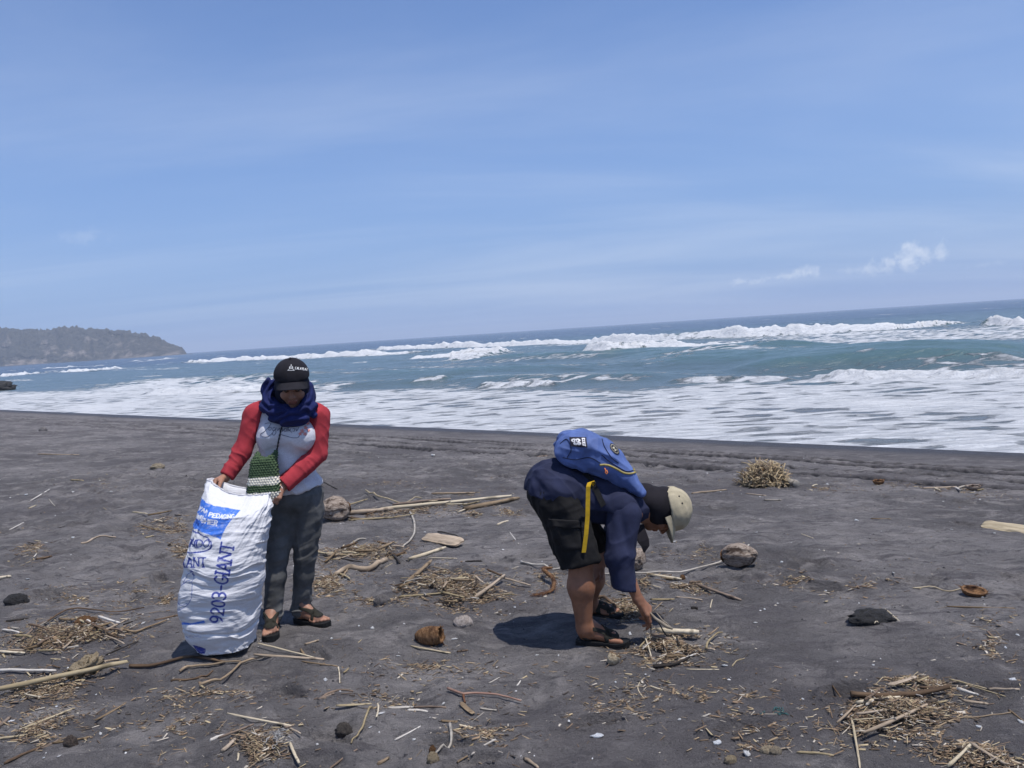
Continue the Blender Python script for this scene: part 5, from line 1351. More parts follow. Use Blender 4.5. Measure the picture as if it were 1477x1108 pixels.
ground_curve([c7(480, 300), c7(530, 270), c7(600, 285), c7(660, 265), c7(740, 240)], 4.0, 't', 'bent pale root lying near the foot of the sack', 'root', .008)
S(c7(470, 385), c7(620, 335), 3.5, 'k', 'thin black twig between the root and the cane pole')
S(c7(400, 432), c7(530, 408), 4.5, 't', 'short tan stick just behind the cane pole tip')
S(c7(100, 710), c7(318, 612), 4.5, 's', 'straw stick slanting over bare sand below the cane pole', lift=(.006, .01))
S(c7(-20, 745), c7(120, 730), 5.0, 's', 'pale flat stick end below the litter')
S(c7(185, 805), c7(270, 735), 4.0, 'b', 'short brown stick beside the dark lump of wood')
S(c7(230, 770), c7(390, 745), 4.5, 't', 'tan stick leading to the dark lump of wood')
S(c7(20, 880), c7(180, 795), 5.5, 'b', 'brown branch pointing up towards the dark lump of wood')
S(c7(-10, 700), c7(45, 640), 6, 'b', 'stout brown stick end by the pale cane pieces')
S(c7(420, 660), c7(560, 600), 7, 't', 'torn strip of brown husk lying on open sand', 'husk_strip', flat=.4, cat='husk')
S(c7(1010, 660), c7(1300, 735), 4.0, 's', 'long straw tapering across bare sand below the sandals')
S(c7(1180, 598), c7(1265, 535), 2.2, 'g', 'thin bleached straw on bare sand below the tan stick')
S(c7(1410, 590), c7(1485, 565), 4.0, 'b', 'short dark stick on bare sand below the sandals')
S(c7(985, 855), c7(1050, 805), 7, 't', 'stubby tan stick end in the heap with netting')
S(c7(935, 800), c7(1005, 760), 6, 'g', 'split grey stick in the heap with netting')
S(c7(975, 800), c7(1130, 740), 4, 'b', 'thin brown stick at the back of the heap with netting', lift=(.01, .015))
S(c7(1290, 815), c7(1330, 885), 6, 's', 'pale straw bundle stem at the edge of the heap with netting', lift=(.01, .01))
S(c7(1260, 745), c7(1340, 790), 4, 't', 'tan twig above the netting', lift=(.008, .008))
# behind and beside the standing person
S(c8(165, 180), c8(300, 172), 8, 't', 'tan log end behind the husked coconut', 'log', cat='log', lift=(.01, .01))
S(c8(330, 230), c8(640, 195), 8, 't', 'peeling tan log beside the husked coconut', 'log', cat='log', lift=(.01, .01))
S(c8(560, 200), c8(1380, 140), 6, 's', 'very long pale split pole in the far line of driftwood', 'split_pole', lift=(.02, .02))
S(c8(1080, 195), c8(1430, 150), 8.5, 't', 'thick peeling log at the end of the far line of driftwood', 'log', cat='log', lift=(.008, .01))
S(c8(640, 180), c8(1000, 155), 5, 'b', 'brown branch along the far line of driftwood', 'branch', lift=(.015, .02))
S(c8(360, 265), c8(640, 258), 5, 's', 'pale flat stick in front of the peeling log', lift=(.004, .004))
S(c8(880, 105), c8(1150, 97), 3.5, 't', 'lone stick lying behind the far line of driftwood')
ground_curve([c8(470, 115), c8(550, 150), c8(700, 170), c8(820, 145)], 2.6, 's', 'thin arched straw behind the far line of driftwood', 'straw', .03)
S(c8(340, 182), c8(480, 152), 2.6, 's', 'thin straw leaning across behind the husked coconut', lift=(.02, .02))
S(c8(180, 55), c8(290, 92), 2.6, 'k', 'thin black twig stuck behind the standing person', lift=(.05, .0))
ground_curve([c8(745, 225), c8(770, 270), c8(770, 340), c8(745, 390), c8(700, 430)], 3.4, 'g', 'curved bleached twig standing out above the plank', 'twig', .006, taper=.8)
ground_curve([c8(320, 462), c8(360, 425), c8(420, 398), c8(468, 392)], 4.2, 'g', 'bleached curved branch near the trouser leg', 'branch', .006)
S(c8(735, 505), c8(968, 442), 6.5, 's', 'squared pale straw coloured stick in front of the plank', lift=(.006, .010))
S(c8(605, 450), c8(680, 532), 4.5, 'k', 'black stick end between the plank and the crooked branch')
ground_curve([c8(275, 615), c8(330, 590), c8(430, 570), c8(540, 550), c8(595, 510)], 7, 't', 'crooked stout branch with a knobbed end', 'branch', .008, taper=1.2)
S(c8(200, 490), c8(470, 480), 4.5, 't', 'straight tan stick beyond the crooked branch')
S(c8(220, 478), c8(320, 480), 4, 's', 'short straw stick on the straight tan stick')
S(c8(540, 460), c8(650, 410), 5, 't', 'short tan stick crossing the black piece', lift=(.012, .015))
S(c8(540, 395), c8(610, 415), 4, 'b', 'short brown twig behind the crossing sticks')
S(c8(720, 670), c8(880, 545), 7, 't', 'barky tan stick standing up out of the middle litter heap', lift=(.01, .03))
S(c8(675, 745), c8(1000, 735), 4, 's', 'long straw stick along the front of the middle litter heap', lift=(.012, .012))
S(c8(1150, 760), c8(1340, 640), 6, 't', 'thick forked twig at the end of the middle litter heap', lift=(.008, .03))
S(c8(1230, 595), c8(1340, 640), 4.5, 'b', 'brown twig meeting the forked twig of the middle litter heap', lift=(.015, .03))
S(c8(1330, 640), c8(1500, 655), 4, 't', 'tan twig running out from the middle litter heap towards the husk', lift=(.02, .01))
S(c8(1090, 505), c8(1195, 510), 2.5, 'k', 'short dark twig on bare sand beyond the middle heap')
S(c8(860, 493), c8(1040, 496), 2.0, 's', 'fine straw by the squared pale stick')
S(c8(1290, 288), c8(1360, 265), 3.5, 's', 'short pale stick on open sand before the far driftwood')
S(c8(1370, 330), c8(1425, 402), 1.8, 'g', 'fine bleached straw on open sand before the far driftwood')
ground_curve([c8(920, 335), c8(1000, 355), c8(1080, 390)], 2.6, 'k', 'dark thin twig behind the plank', 'twig', .01)
# round the bending person
ground_curve([(751, 810), (775, 818), (815, 823), (850, 830), (905, 834), (945, 833), (985, 828), (1030, 815), (1060, 804), (1081, 798)], 3.2, 'g', 'very long thin bleached cane arching behind the bending person', 'cane', .01, 36, taper=.7)
S(d1(120, 592), d1(310, 655), 5.0, 'b', 'dark brown split stick on sand in front of the pale coconut')
S(d1(110, 215), d1(250, 188), 4.0, 't', 'tan stick on sand beyond the tan hat')
S(d1(405, 238), d1(480, 238), 3.2, 'g', 'short white stick on sand before the brush bundle')
S(d1(330, 210), d1(415, 218), 2.4, 't', 'thin tan stick on sand beneath the brush bundle')
S(d1(845, 315), d1(930, 318), 2.2, 't', 'thin tan stick on open sand near the tyre tracks')
S(d1(1060, 182), d1(1200, 178), 3.6, 't', 'tan stick lying at the edge of the tyre tracks')
S(d1(1160, 680), d1(1440, 690), 3.0, 't', 'long thin straw beyond the black mound')
ground_curve([d1(1020, 608), d1(1110, 605), d1(1160, 610), d1(1215, 600)], 2.0, 's', 'fine wavy straw leading to the small husk cup', 'straw', .003)
S(d1(560, 385), d1(610, 402), 1.6, 's', 'tiny curved straw on open sand')
S(d1(0, 575), d1(65, 575), 5, 's', 'straw coloured stick near the grey coconut', lift=(.006, .006))
S(e6(385, 68), e6(760, 85), 4.5, 's', 'yellowish cane behind the picking hand', lift=(.008, .008))
S(e6(430, 262), e6(690, 290), 7, 's', 'flat pale board end behind the fingers', 'board_end', flat=.5, cat='board')
S(e6(700, 258), e6(980, 255), 2.6, 't', 'thin tan stick continuing from the pale board end')
S(e6(640, 162), e6(830, 148), 4, 's', 'pale splinter lying behind the picking hand')
S(e6(1070, 360), e6(1090, 270), 2.4, 's', 'short straw standing up from the sand beyond the picking hand', lift=(0, .01))
S(e6(865, 375), e6(935, 388), 5, 'k', 'short charred stub on sand beyond the picking hand')
S(e6(495, 680), e6(950, 690), 8.5, 's', 'jointed bamboo length on the litter under the picking hand', 'bamboo_length', lift=(.03, .03), var=0, cat='bamboo')
S(e6(450, 705), e6(800, 775), 5.5, 'b', 'brown stick lying over the litter below the bamboo', lift=(.025, .02))
ground_curve([e6(1030, 850), e6(1045, 760), e6(1090, 690), e6(1200, 632)], 3.6, 's', 'forked pale straw rising at the end of the litter by the hand', 'straw', .02)
S(e6(1050, 680), e6(1160, 615), 3.5, 't', 'tan stem beside the forked pale straw', lift=(.02, .03))
ground_curve([e6(460, 1010), e6(620, 1000), e6(760, 950), e6(900, 850)], 6, 'k', 'dark curved bark strip along the front of the litter by the hand', 'bark_strip', .006, taper=.5, cat='bark')
S(e6(590, 905), e6(810, 900), 6, 't', 'tan split wood behind the dark bark strip', lift=(.012, .012))
S(e6(370, 715), e6(440, 890), 3, 's', 'straw leaning near the toes of the bending person', lift=(.02, .01))
S(e6(810, 1000), e6(1160, 1008), 2.0, 's', 'fine yellow straw in front of the dark bark strip')
S(e6(570, 770), e6(610, 880), 3.4, 's', 'short straw standing in the litter by the hand', lift=(.03, .01))
ground_curve([(862, 866), (872, 868), (885, 877), (897, 886)], 6, 'b', 'brown curved branch beside the hidden far sandal', 'branch', .01)
S(c8(1440, 515), c8(1490, 535), 3, 'g', 'small white twig end near the fibrous husk')
# open sand in front
ground_curve([d2(128, 340), d2(180, 312), d2(230, 300), d2(275, 295)], 4.0, 'b', 'slightly curved dark stick lying alone on front sand', 'stick')
S(d2(200, 382), d2(360, 370), 7, 's', 'torn pale fibrous stalk', 'stalk', flat=.5, cat='stalk', lift=(.004, .008))
ground_curve([d2(358, 372), d2(335, 430), d2(300, 490), d2(268, 545)], 4.0, 's', 'straw stem bent down from the torn fibrous stalk', 'stem', .006, cat='stalk')
S(d2(385, 365), d2(380, 440), 3.2, 's', 'short straw stem beside the bent straw stem', lift=(.006, .004))
S(d2(430, 378), d2(540, 330), 5.0, 'g', 'grey bleached splinter pointing at the dark twig')
S(d2(540, 330), d2(685, 358), 4.0, 'b', 'dark twig end to end with the grey splinter')
ground_curve([d2(695, 298), d2(760, 325), d2(790, 322), d2(880, 318), d2(950, 325), d2(1020, 345)], 4.0, 'r', 'long reddish wiry root lying on front sand', 'root', .012)
S(d2(765, 325), d2(772, 352), 4, 'r', 'reddish stub under the wiry root', lift=(.01, .004))
S(d2(755, 355), d2(810, 410), 10, 't', 'flat bark flake hanging off the reddish root', 'bark_flake', flat=.25, cat='bark')
S(d2(838, 380), d2(912, 380), 5, 'g', 'pale green tinted plastic strip on front sand', 'plastic_strip', flat=.3, cat='plastic')
S(d2(515, 388), d2(605, 370), 5, 'g', 'white splintered chip on front sand')
S(d2(458, 512), d2(575, 462), 3.4, 'g', 'thin bleached straight stick on front sand')
ground_curve([d2(705, 458), d2(712, 520), d2(690, 560), d2(640, 598)], 5.0, 'g', 'bleached knotted root with a curled end', 'root', .006)
S(d2(665, 438), d2(740, 440), 6, 't', 'curled tan husk shred on front sand', 'husk_shred', flat=.4, cat='husk')
S(d2(745, 452), d2(805, 455), 4.5, 's', 'pale husk shred beside the curled tan one', 'husk_shred', flat=.4, cat='husk')
S(d2(715, 475), d2(785, 508), 3, 't', 'thin tan twig under the husk shreds')
S(d2(775, 562), d2(845, 542), 4, 's', 'short straw beside the knotted root')
S(d2(800, 600), d2(910, 545), 4, 'g', 'bleached stick slanting towards the picker')
S(d2(735, 615), d2(785, 600), 4.5, 't', 'tan stub near the knotted root')
S(d2(385, 620), d2(432, 578), 6.5, 't', 'stubby broken stick alone on front sand')
S(d2(165, 645), d2(295, 575), 3.6, 'b', 'thin dark stick near the stubby broken stick')
S(d2(1035, 605), d2(1100, 655), 7, 't', 'thick tan stick end with crumbled bark on front sand')
S(d2(875, 262), d2(925, 238), 2.8, 'g', 'short bleached straw before the bending person\'s shadow')
S(d2(1000, 272), d2(1018, 245), 2.8, 'g', 'tiny forked white twig on front sand')
S(d2(1345, 282), d2(1388, 270), 2.6, 's', 'tiny straw in front of the broken shell piece')
S(d2(530, 98), d2(705, 118), 3, 's', 'straw lying under the brown coconut husk')
S(d2(735, 118), d2(785, 118), 3, 'b', 'small dark twig beside the brown coconut husk')
S(d2(60, 105), d2(125, 85), 3.6, 't', 'small tan twig beside the far sandal')
ground_curve([d2(210, 205), d2(215, 235), d2(216, 268)], 2.5, 's', 'small straw sprig stem below the sandals', 'straw', .003)
S(d2(235, 240), d2(255, 200), 5, 's', 'small torn straw sprig below the sandals', flat=.5)
# right
S(d3(638, 535), d3(775, 545), 4.6, 's', 'straight straw stick on sand near the right litter heap'.replace('right ', 'big flat '))
S(d3(508, 528), d3(615, 515), 3.4, 't', 'tan twig on sand before the straight straw stick')
S(d3(290, 415), d3(320, 392), 3.2, 'g', 'short bleached chip of straw on dark sand')
S(d3(840, 415), d3(872, 600), 5.0, 's', 'long straw pole pointing out of the big flat litter heap', lift=(.012, .004))
S(d3(860, 375), d3(1020, 345), 6.5, 's', 'thick pale straw tube in the big flat litter heap', lift=(.02, .025))
S(d3(885, 482), d3(1120, 385), 6.0, 't', 'long brown stick lying across the big flat litter heap', lift=(.03, .03))
ground_curve([d3(840, 350), d3(960, 345), d3(1080, 325), d3(1200, 310)], 8.5, 'b', 'dark rough branch along the back of the big flat litter heap', 'branch', .02, taper=.8)
S(d3(975, 290), d3(1078, 268), 8.5, 't', 'wide bark piece at the back of the big flat litter heap', 'bark_piece', flat=.4, lift=(.01, .03), cat='bark')
S(d3(1232, 318), d3(1310, 318), 5.5, 'g', 'white tube piece on the big flat litter heap', lift=(.025, .025))
S(d3(1245, 345), d3(1345, 355), 5.0, 't', 'short tan stick below the white tube piece', lift=(.02, .015))
S(d3(1340, 285), d3(1462, 315), 6.0, 't', 'stout tan stick with a cut end beyond the litter heap', lift=(.006, .006))
S(d3(1200, 268), d3(1340, 290), 3.6, 's', 'pair of straws beside the stout tan stick', lift=(.01, .008))
S(d3(1260, 282), d3(1410, 325), 2.5, 's', 'fine long straw below the stout tan stick', lift=(.008, .003))
ground_curve([d3(1120, 450), d3(1200, 420), d3(1330, 395), d3(1430, 378)], 2.8, 't', 'long thin dark tan twig on black sand', 'twig')
S(d3(1420, 370), d3(1480, 415), 4, 't', 'tan twig lying by the white plastic scraps')
S(d3(1280, 525), d3(1410, 588), 6, 't', 'thick tan stick in the cut off litter heap', lift=(.02, .01))
S(d3(1195, 580), d3(1280, 535), 6, 's', 'straw tube in the cut off litter heap', lift=(.01, .025))
S(d3(1425, 555), d3(1500, 580), 4.5, 's', 'pale straw end beside the cut off litter heap')
S(d3(1250, 500), d3(1310, 505), 9, 't', 'torn brown leaf flake on black sand', 'leaf_flake', flat=.15, cat='leaf')
S(d3(770, 296), d3(815, 320), 3.4, 'b', 'short dark stick on sand above the big flat litter heap')
S(d3(1110, 240), d3(1175, 265), 3.0, 'b', 'dark thin twig behind the wide bark piece')
ground_curve([d3(400, 215), d3(415, 190), d3(445, 172)], 2.2, 's', 'thin curved straw on dark sand beyond the bark strip', 'straw')
S(d3(95, 290), d3(145, 302), 2.8, 's', 'thin straw pieces on sand before the litter by the hand')
ground_curve([d3(75, 325), d3(52, 300), d3(60, 275), d3(75, 255)], 1.8, 's', 'hair thin crooked straw before the litter by the hand', 'straw')
# left middle sand
S(d4(150, 487), d4(248, 438), 2.6, 'g', 'thin grey stick slanting on the open sand beyond the sack')
S(d4(245, 488), d4(275, 525), 2.0, 'g', 'thin pale straw below the slanting grey stick')
S(d4(190, 268), d4(395, 268), 2.2, 't', 'thin long stick far out on the open sand')
S(d4(355, 400), d4(418, 408), 2.8, 's', 'small straw coloured stick on open sand')
S(d4(140, 530), d4(182, 520), 2.4, 's', 'small pale twig on open sand below the grey stick')
S(d4(255, 632), d4(345, 628), 2.4, 'k', 'thin black twig on open sand')
ground_curve([d4(405, 715), d4(460, 705), d4(490, 688), d4(580, 682)], 3.4, 't', 'crooked tan twig on open sand beyond the sack', 'twig')
S(d4(180, 808), d4(262, 792), 4.5, 'b', 'dark short stick beside the small litter patch')
S(d4(725, 692), d4(770, 680), 2.6, 's', 'tiny straw on sand beside the sack')
S(d4(45, 640), d4(120, 612), 2.4, 'g', 'faint grey stick on smooth sand')
S(d4(-20, 890), d4(55, 888), 6.5, 's', 'short round bamboo stub on smooth sand', 'bamboo_stub', cat='bamboo')
S(d4(665, 565), d4(740, 588), 3.5, 's', 'pale stick end in the litter strip behind the sack', lift=(.01, .01))
S(d4(740, 585), d4(860, 560), 3.5, 't', 'tan stick in the litter strip behind the sack', lift=(.01, .012))
S(d4(930, 372), d4(935, 388), 1.6, 'k', 'tiny upright black twig far out on sand', lift=(.0, .02))
S(d4(30, 1090), d4(140, 1078), 4.0, 'k', 'dark flat stick behind the litter heap beside the black mound')
S(d4(770, 1080), d4(890, 1055), 3.4, 'b', 'brown twig running up to the side of the sack')

# ---- heaps: each stick its own object, the fine chaff between them one mass
CHAFF = []
def chaff(px, py, rx, ry, ang, n, hgt=.03, lmin=.008, lmax=.04):
    CHAFF.append((px, py, rx, ry, ang, n, hgt, lmin, lmax))
def heap(px, py, rx, ry, ang, n, phrase, lens=(10, 34), hgt=.035, kinds='sttbbgsk', w=(1.6, 4.2), nch=500, spread=40):
    grp = 'loose sticks in ' + phrase
    words = {'s': 'straw coloured', 't': 'tan', 'b': 'brown', 'g': 'bleached', 'k': 'blackened', 'r': 'reddish'}
    ca, sa = math.cos(math.radians(ang)), math.sin(math.radians(ang))
    for i in range(n):
        u, t = math.sqrt(rng.random()), rng.uniform(0, 2 * math.pi); a, b = rx * u * math.cos(t), ry * u * math.sin(t)
        x, y = px + a * ca - b * sa, py + a * sa + b * ca
        L = rng.uniform(lens[0], lens[1]) * rng.uniform(.5, 1); th = math.radians(ang + rng.gauss(0, spread)); dx, dy = L / 2 * math.cos(th), L / 2 * math.sin(th) * .55
        k = rng.choice(kinds); h = hgt * (1 - u * .8) * rng.random(); wd = rng.uniform(*w) * (.75 if L < 16 else 1)
        size = ('long ' if L > .62 * lens[1] else 'short ' if L < .36 * lens[1] else '') + ('thick ' if wd > w[0] + .66 * (w[1] - w[0]) else 'thin ' if wd < w[0] + .3 * (w[1] - w[0]) else '')
        nm = {'s': 'straw', 'g': 'splinter'}.get(k, 'stick'); what = {'straw': 'straw', 'splinter': 'splinter', 'stick': 'stick'}[nm]; hue = {'s': 'pale', 'g': 'bleached'}.get(k, words[k])  # every heap piece is a stick; straw and splinter only mark its colour
        ground_stick((x - dx, y - dy), (x + dx, y + dy), wd, k, '%s%s loose %s in %s' % (size, hue, what, phrase), nm, grp, (h + rng.uniform(0, .006), h + rng.uniform(0, .014)), flat=rng.choice((1, 1, .5)), var=rng.randint(0, 5), cat=what)
    chaff(px, py, rx * 1.15, ry * 1.2, ang, nch, hgt)
heap(95, 915, 105, 24, -6, 42, 'the long litter heap beside the sack', (16, 60), .075, w=(1.8, 5.2), nch=1300)
heap(70, 985, 80, 24, -8, 18, 'the litter under the cane pole', (10, 34), .03, nch=650)
heap(60, 1045, 60, 30, -20, 9, 'the thin litter below the cane pole', (8, 26), .015, nch=260)
heap(380, 1083, 55, 22, -15, 16, 'the heap with netting', (10, 34), .03, nch=380)
heap(478, 838, 34, 15, -5, 10, 'the litter by the trouser leg', (8, 26), .02, nch=520)
heap(520, 798, 62, 14, -4, 20, 'the litter before the plank', (12, 42), .05, w=(1.8, 5), nch=800)
heap(652, 848, 80, 24, 4, 42, 'the middle litter heap', (12, 44), .075, w=(1.8, 5.2), nch=1500)
heap(590, 738, 130, 9, -5, 14, 'the far line of driftwood', (12, 50), .03, nch=520, spread=12)
heap(972, 938, 58, 20, -4, 26, 'the litter under the picking hand', (9, 34), .045, nch=900)
heap(1290, 1035, 84, 30, -8, 38, 'the big flat litter heap', (14, 54), .07, w=(1.8, 5.2), nch=1500)
heap(1400, 1092, 62, 16, 10, 12, 'the cut off litter heap', (12, 34), .03, nch=420)
heap(1330, 985, 46, 9, 8, 8, 'the litter behind the dark rough branch', (10, 34), .02, nch=260)
heap(240, 760, 40, 12, -4, 10, 'the litter strip behind the sack', (10, 34), .02, nch=300, spread=15)
heap(262, 795, 20, 18, 0, 9, 'the brown litter patch behind the sack', (6, 16), .02, 'bbtk', nch=260)
heap(50, 795, 30, 18, -20, 8, 'the small litter patch on smooth sand', (6, 18), .015, nch=220)
heap(905, 880, 38, 14, 5, 12, 'the shaded litter between the sandals', (9, 26), .03, 'kkbtg', nch=420)
heap(960, 848, 60, 8, 3, 8, 'the litter behind the picking hand', (9, 30), .02, nch=300, spread=15)
heap(1190, 705, 40, 4, 2, 3, 'the thin litter along the tyre tracks', (8, 18), .01, nch=60, spread=12)
heap(1385, 706, 60, 6, 3, 5, 'the thin litter beside the tyre tracks', (8, 22), .01, nch=120, spread=12)
for px, py, rx, ry, n in ((300, 1000, 200, 30, 160), (620, 960, 180, 40, 150), (1000, 1010, 160, 40, 150), (540, 860, 90, 20, 120), (800, 830, 50, 14, 90), (120, 860, 90, 20, 140), (700, 712, 30, 4, 120), (735, 738, 20, 4, 160), (680, 740, 16, 4, 120), (1150, 845, 60, 12, 90), (1000, 800, 80, 14, 60), (700, 1060, 70, 40, 120), (1100, 1060, 90, 40, 110), (560, 1000, 100, 40, 60), (1250, 850, 140, 40, 70), (200, 850, 120, 30, 90), (150, 700, 140, 50, 110), (240, 862, 14, 9, 120), (560, 700, 200, 14, 120), (1290, 700, 160, 16, 110), (880, 1010, 160, 70, 110), (240, 1050, 140, 50, 150), (1430, 940, 60, 60, 110)):
    chaff(px, py, rx, ry, 0, n, .004)
def build_chaff():
    r = np.random.RandomState(3); Vs, Cs = [], []
    pal = np.array([(.44, .35, .21), (.33, .245, .15), (.24, .165, .10), (.15, .10, .066), (.48, .42, .34), (.055, .043, .035), (.28, .19, .115), (.20, .135, .085), (.09, .065, .045), (.30, .22, .135)])
    fr, rr_, uu = np.array(_f), np.array(_r), np.array(_u)
    for px, py, rx, ry, ang, n, hgt, lmin, lmax in CHAFF:
        ca, sa = math.cos(math.radians(ang)), math.sin(math.radians(ang)); n = int(n * 2.6)
        m = n * 3; u = np.clip(np.abs(r.normal(0, .58, m)), 0, 1.6); t = r.rand(m) * 6.283
        a, b = rx * u * np.cos(t), ry * u * np.sin(t); X, Y = px + a * ca - b * sa, py + a * sa + b * ca
        keep = np.where(vn2(X / 13, Y / 7, 700) * .7 + vn2(X / 34, Y / 15, 710) * .7 + .25 * r.rand(m) > .74)[0][:n]; u, X, Y = np.clip(u[keep], 0, 1), X[keep], Y[keep]; n = len(keep)
        D = fr + ((X - CX) / FPX)[:, None] * rr_ + ((CY - Y) / FPX)[:, None] * uu; T = CAM_H / np.maximum(-D[:, 2], 1e-3)
        for _ in range(12): T = .5 * T + .5 * (CAM_H - ground_base(D[:, 0] * T, D[:, 1] * T)) / np.maximum(-D[:, 2], 1e-3)
        gx, gy = D[:, 0] * T, D[:, 1] * T; z = gz_many(gx.copy(), gy.copy()) + hgt * (1 - u) * r.rand(n) * .8 + .002
        L = lmin + (lmax - lmin) * r.rand(n) ** 1.8 + .07 * (r.rand(n) > .88) * r.rand(n); th = r.normal(0, .75, n) + math.pi * (r.rand(n) > .5); tilt = r.normal(0, .25, n); wd = .0010 + .0030 * r.rand(n) ** 2.2
        flake = r.rand(n) > .90; wd = np.where(flake, .004 + .006 * r.rand(n), wd); L = np.where(flake, wd * r.uniform(2, 5, n), L)
        c = np.stack([gx, gy, z], 1); e = np.stack([np.cos(th) * L / 2, np.sin(th) * L / 2, np.sin(tilt) * L / 2], 1); s = np.stack([-np.sin(th) * wd, np.cos(th) * wd, r.normal(0, .3, n) * wd], 1); h = np.zeros((n, 3)); h[:, 2] = np.where(flake, wd * .25, wd)
        k1 = r.uniform(.3, 1, n)[:, None]
        Vs.append(np.stack([c - e - s * k1, c - e + s, c - e * .9 + h, c + e - s * .7, c + e + s * .7 * k1, c + e * .85 + h], 1)); Cs.append(np.repeat(pal[r.randint(len(pal), size=n)] * (.7 + .5 * r.rand(n))[:, None], 6, 0))
    V = np.concatenate(Vs); N = len(V); base = np.array([(0, 1, 2), (3, 5, 4), (0, 2, 5), (0, 5, 3), (1, 4, 5), (1, 5, 2), (0, 3, 4), (0, 4, 1)])
    F = (np.arange(N)[:, None, None] * 6 + base[None]).reshape(-1, 3); C_ = np.concatenate(Cs)
    t = NT('dry chaff'); t.set(t.attr('hue', 'Color'), .9); o = mesh_obj('dry_chaff', V.reshape(-1, 3), F, t.m, smooth=False); set_col(o, 'hue', np.c_[C_, np.ones(len(C_))])
    tag(o, 'fine dry plant chaff and splinters strewn through the litter', 'chaff', kind='stuff')
build_chaff()

# ---- white shell and plastic scraps
def lump(name, seed, n1=7, n2=10, sq=(1, 1, 1), amp=.35, mat=None):
    r = random.Random(seed); v, f = [], []
    for i in range(n1 + 1):
        ph = math.pi * i / n1
        for k in range(n2):
            a = 2 * math.pi * k / n2; q = 1 + amp * (r.random() - .5) * 2 if 0 < i < n1 else 1
            v.append((sq[0] * q * math.sin(ph) * math.cos(a), sq[1] * q * math.sin(ph) * math.sin(a), sq[2] * q * math.cos(ph)))
    for i in range(n1):
        for k in range(n2): f.append((i * n2 + k, (i + 1) * n2 + k, (i + 1) * n2 + (k + 1) % n2, i * n2 + (k + 1) % n2))
    me = bpy.data.meshes.new(name); me.from_pydata(v, [], f); me.update(); me.polygons.foreach_set('use_smooth', np.ones(len(f), dtype=bool))
    if mat: me.materials.append(mat)
    return me
def stone_mat(name, a, b, sc=3, rough=.8):
    t = NT(name); t.set(t.mix(t.ramp(t.noise(sc, 6, .7), .35, .65), a, b), rough, t.bump(t.noise(sc * 3, 5, .7), .6, .1)); return t.m
M_SHELL = stone_mat('white shell', (.60, .58, .55), (.80, .79, .77), 2, .5); M_FOAMP = stone_mat('white plastic scrap', (.70, .71, .72), (.84, .85, .86), 2, .4)
SCRAP = [lump('shell_fragment', 200 + i, 5, 8, (1, rng.uniform(.5, .9), rng.uniform(.15, .4)), .4, M_SHELL if i % 2 else M_FOAMP) for i in range(6)]
def scrap(p, w, label, name='shell_fragment', group=None, cat='shell', k=None):
    q = G(*p); r = w / 2 / scale_at(q); o = bpy.data.objects.new(name, SCRAP[rng.randrange(6) if k is None else k]); COL.objects.link(o); o.location = q + Vector((0, 0, r * .22)); o.scale = (r, r * rng.uniform(.6, 1), r)
    o.rotation_euler = (rng.uniform(-.3, .3), rng.uniform(-.3, .3), rng.uniform(0, 6.3)); return tag(o, label, cat, group)
scrap(c7(445, 718), 9, 'round white foam disc on sand below the cane pole', 'foam_disc', cat='foam')
scrap(d2(1358, 522), 16, 'curled white shell piece alone on front sand'); scrap(d3(343, 497), 13, 'broken white shell lying beside a dark twig stub'); scrap(d3(455, 540), 17, 'pointed white shell with a tapering tip'); scrap(d3(1310, 437), 10, 'round white pebble like shell on black sand')
scrap(d3(803, 390), 11, 'white foam lump at the side of the big flat litter heap', 'foam_lump', cat='foam'); scrap(d3(1435, 268), 12, 'white plastic scrap above the stout tan stick end', 'plastic_scrap', cat='plastic'); scrap(d3(1465, 412), 10, 'white plastic scrap touching the tan twig', 'plastic_scrap', cat='plastic')
scrap(e6(210, 628), 10, 'white shell chunk in front of the bending person\'s toes'); scrap(e6(1220, 968), 8, 'small upright white shell beyond the dark bark strip'); scrap(e6(380, 1075), 6, 'pale blue bottle cap on sand in front of the bark strip', 'bottle_cap', cat='cap'); scrap(d2(725, 60), 10, 'flat white shell beside the brown coconut husk'); scrap(d2(360, 32), 11, 'white paper scrap near the far sandal', 'paper_scrap', cat='paper')
scrap(d1(788, 322), 7, 'white scrap out on open sand before the tyre tracks', 'plastic_scrap', cat='plastic'); scrap(d1(612, 73), 9, 'pale scrap lying on the tyre track', 'plastic_scrap', cat='plastic'); scrap((625, 657), 12, 'x', 'plastic_scrap', cat='plastic')['label'] = 'flat pale scrap far behind on smooth sand'
scrap(e6(625, 560), 5, 'tiny white chip beside the held driftwood'); scrap(c7(220, 738), 8, 'white shell between the straw sticks below the cane pole'); scrap(c7(635, 240), 8, 'white shell lying behind the pale root'); scrap(c7(48, 665), 8, 'white chip beside the stout brown stick end'); scrap(d2(400, 418), 11, 'cream shell hooked on the short straw stem')
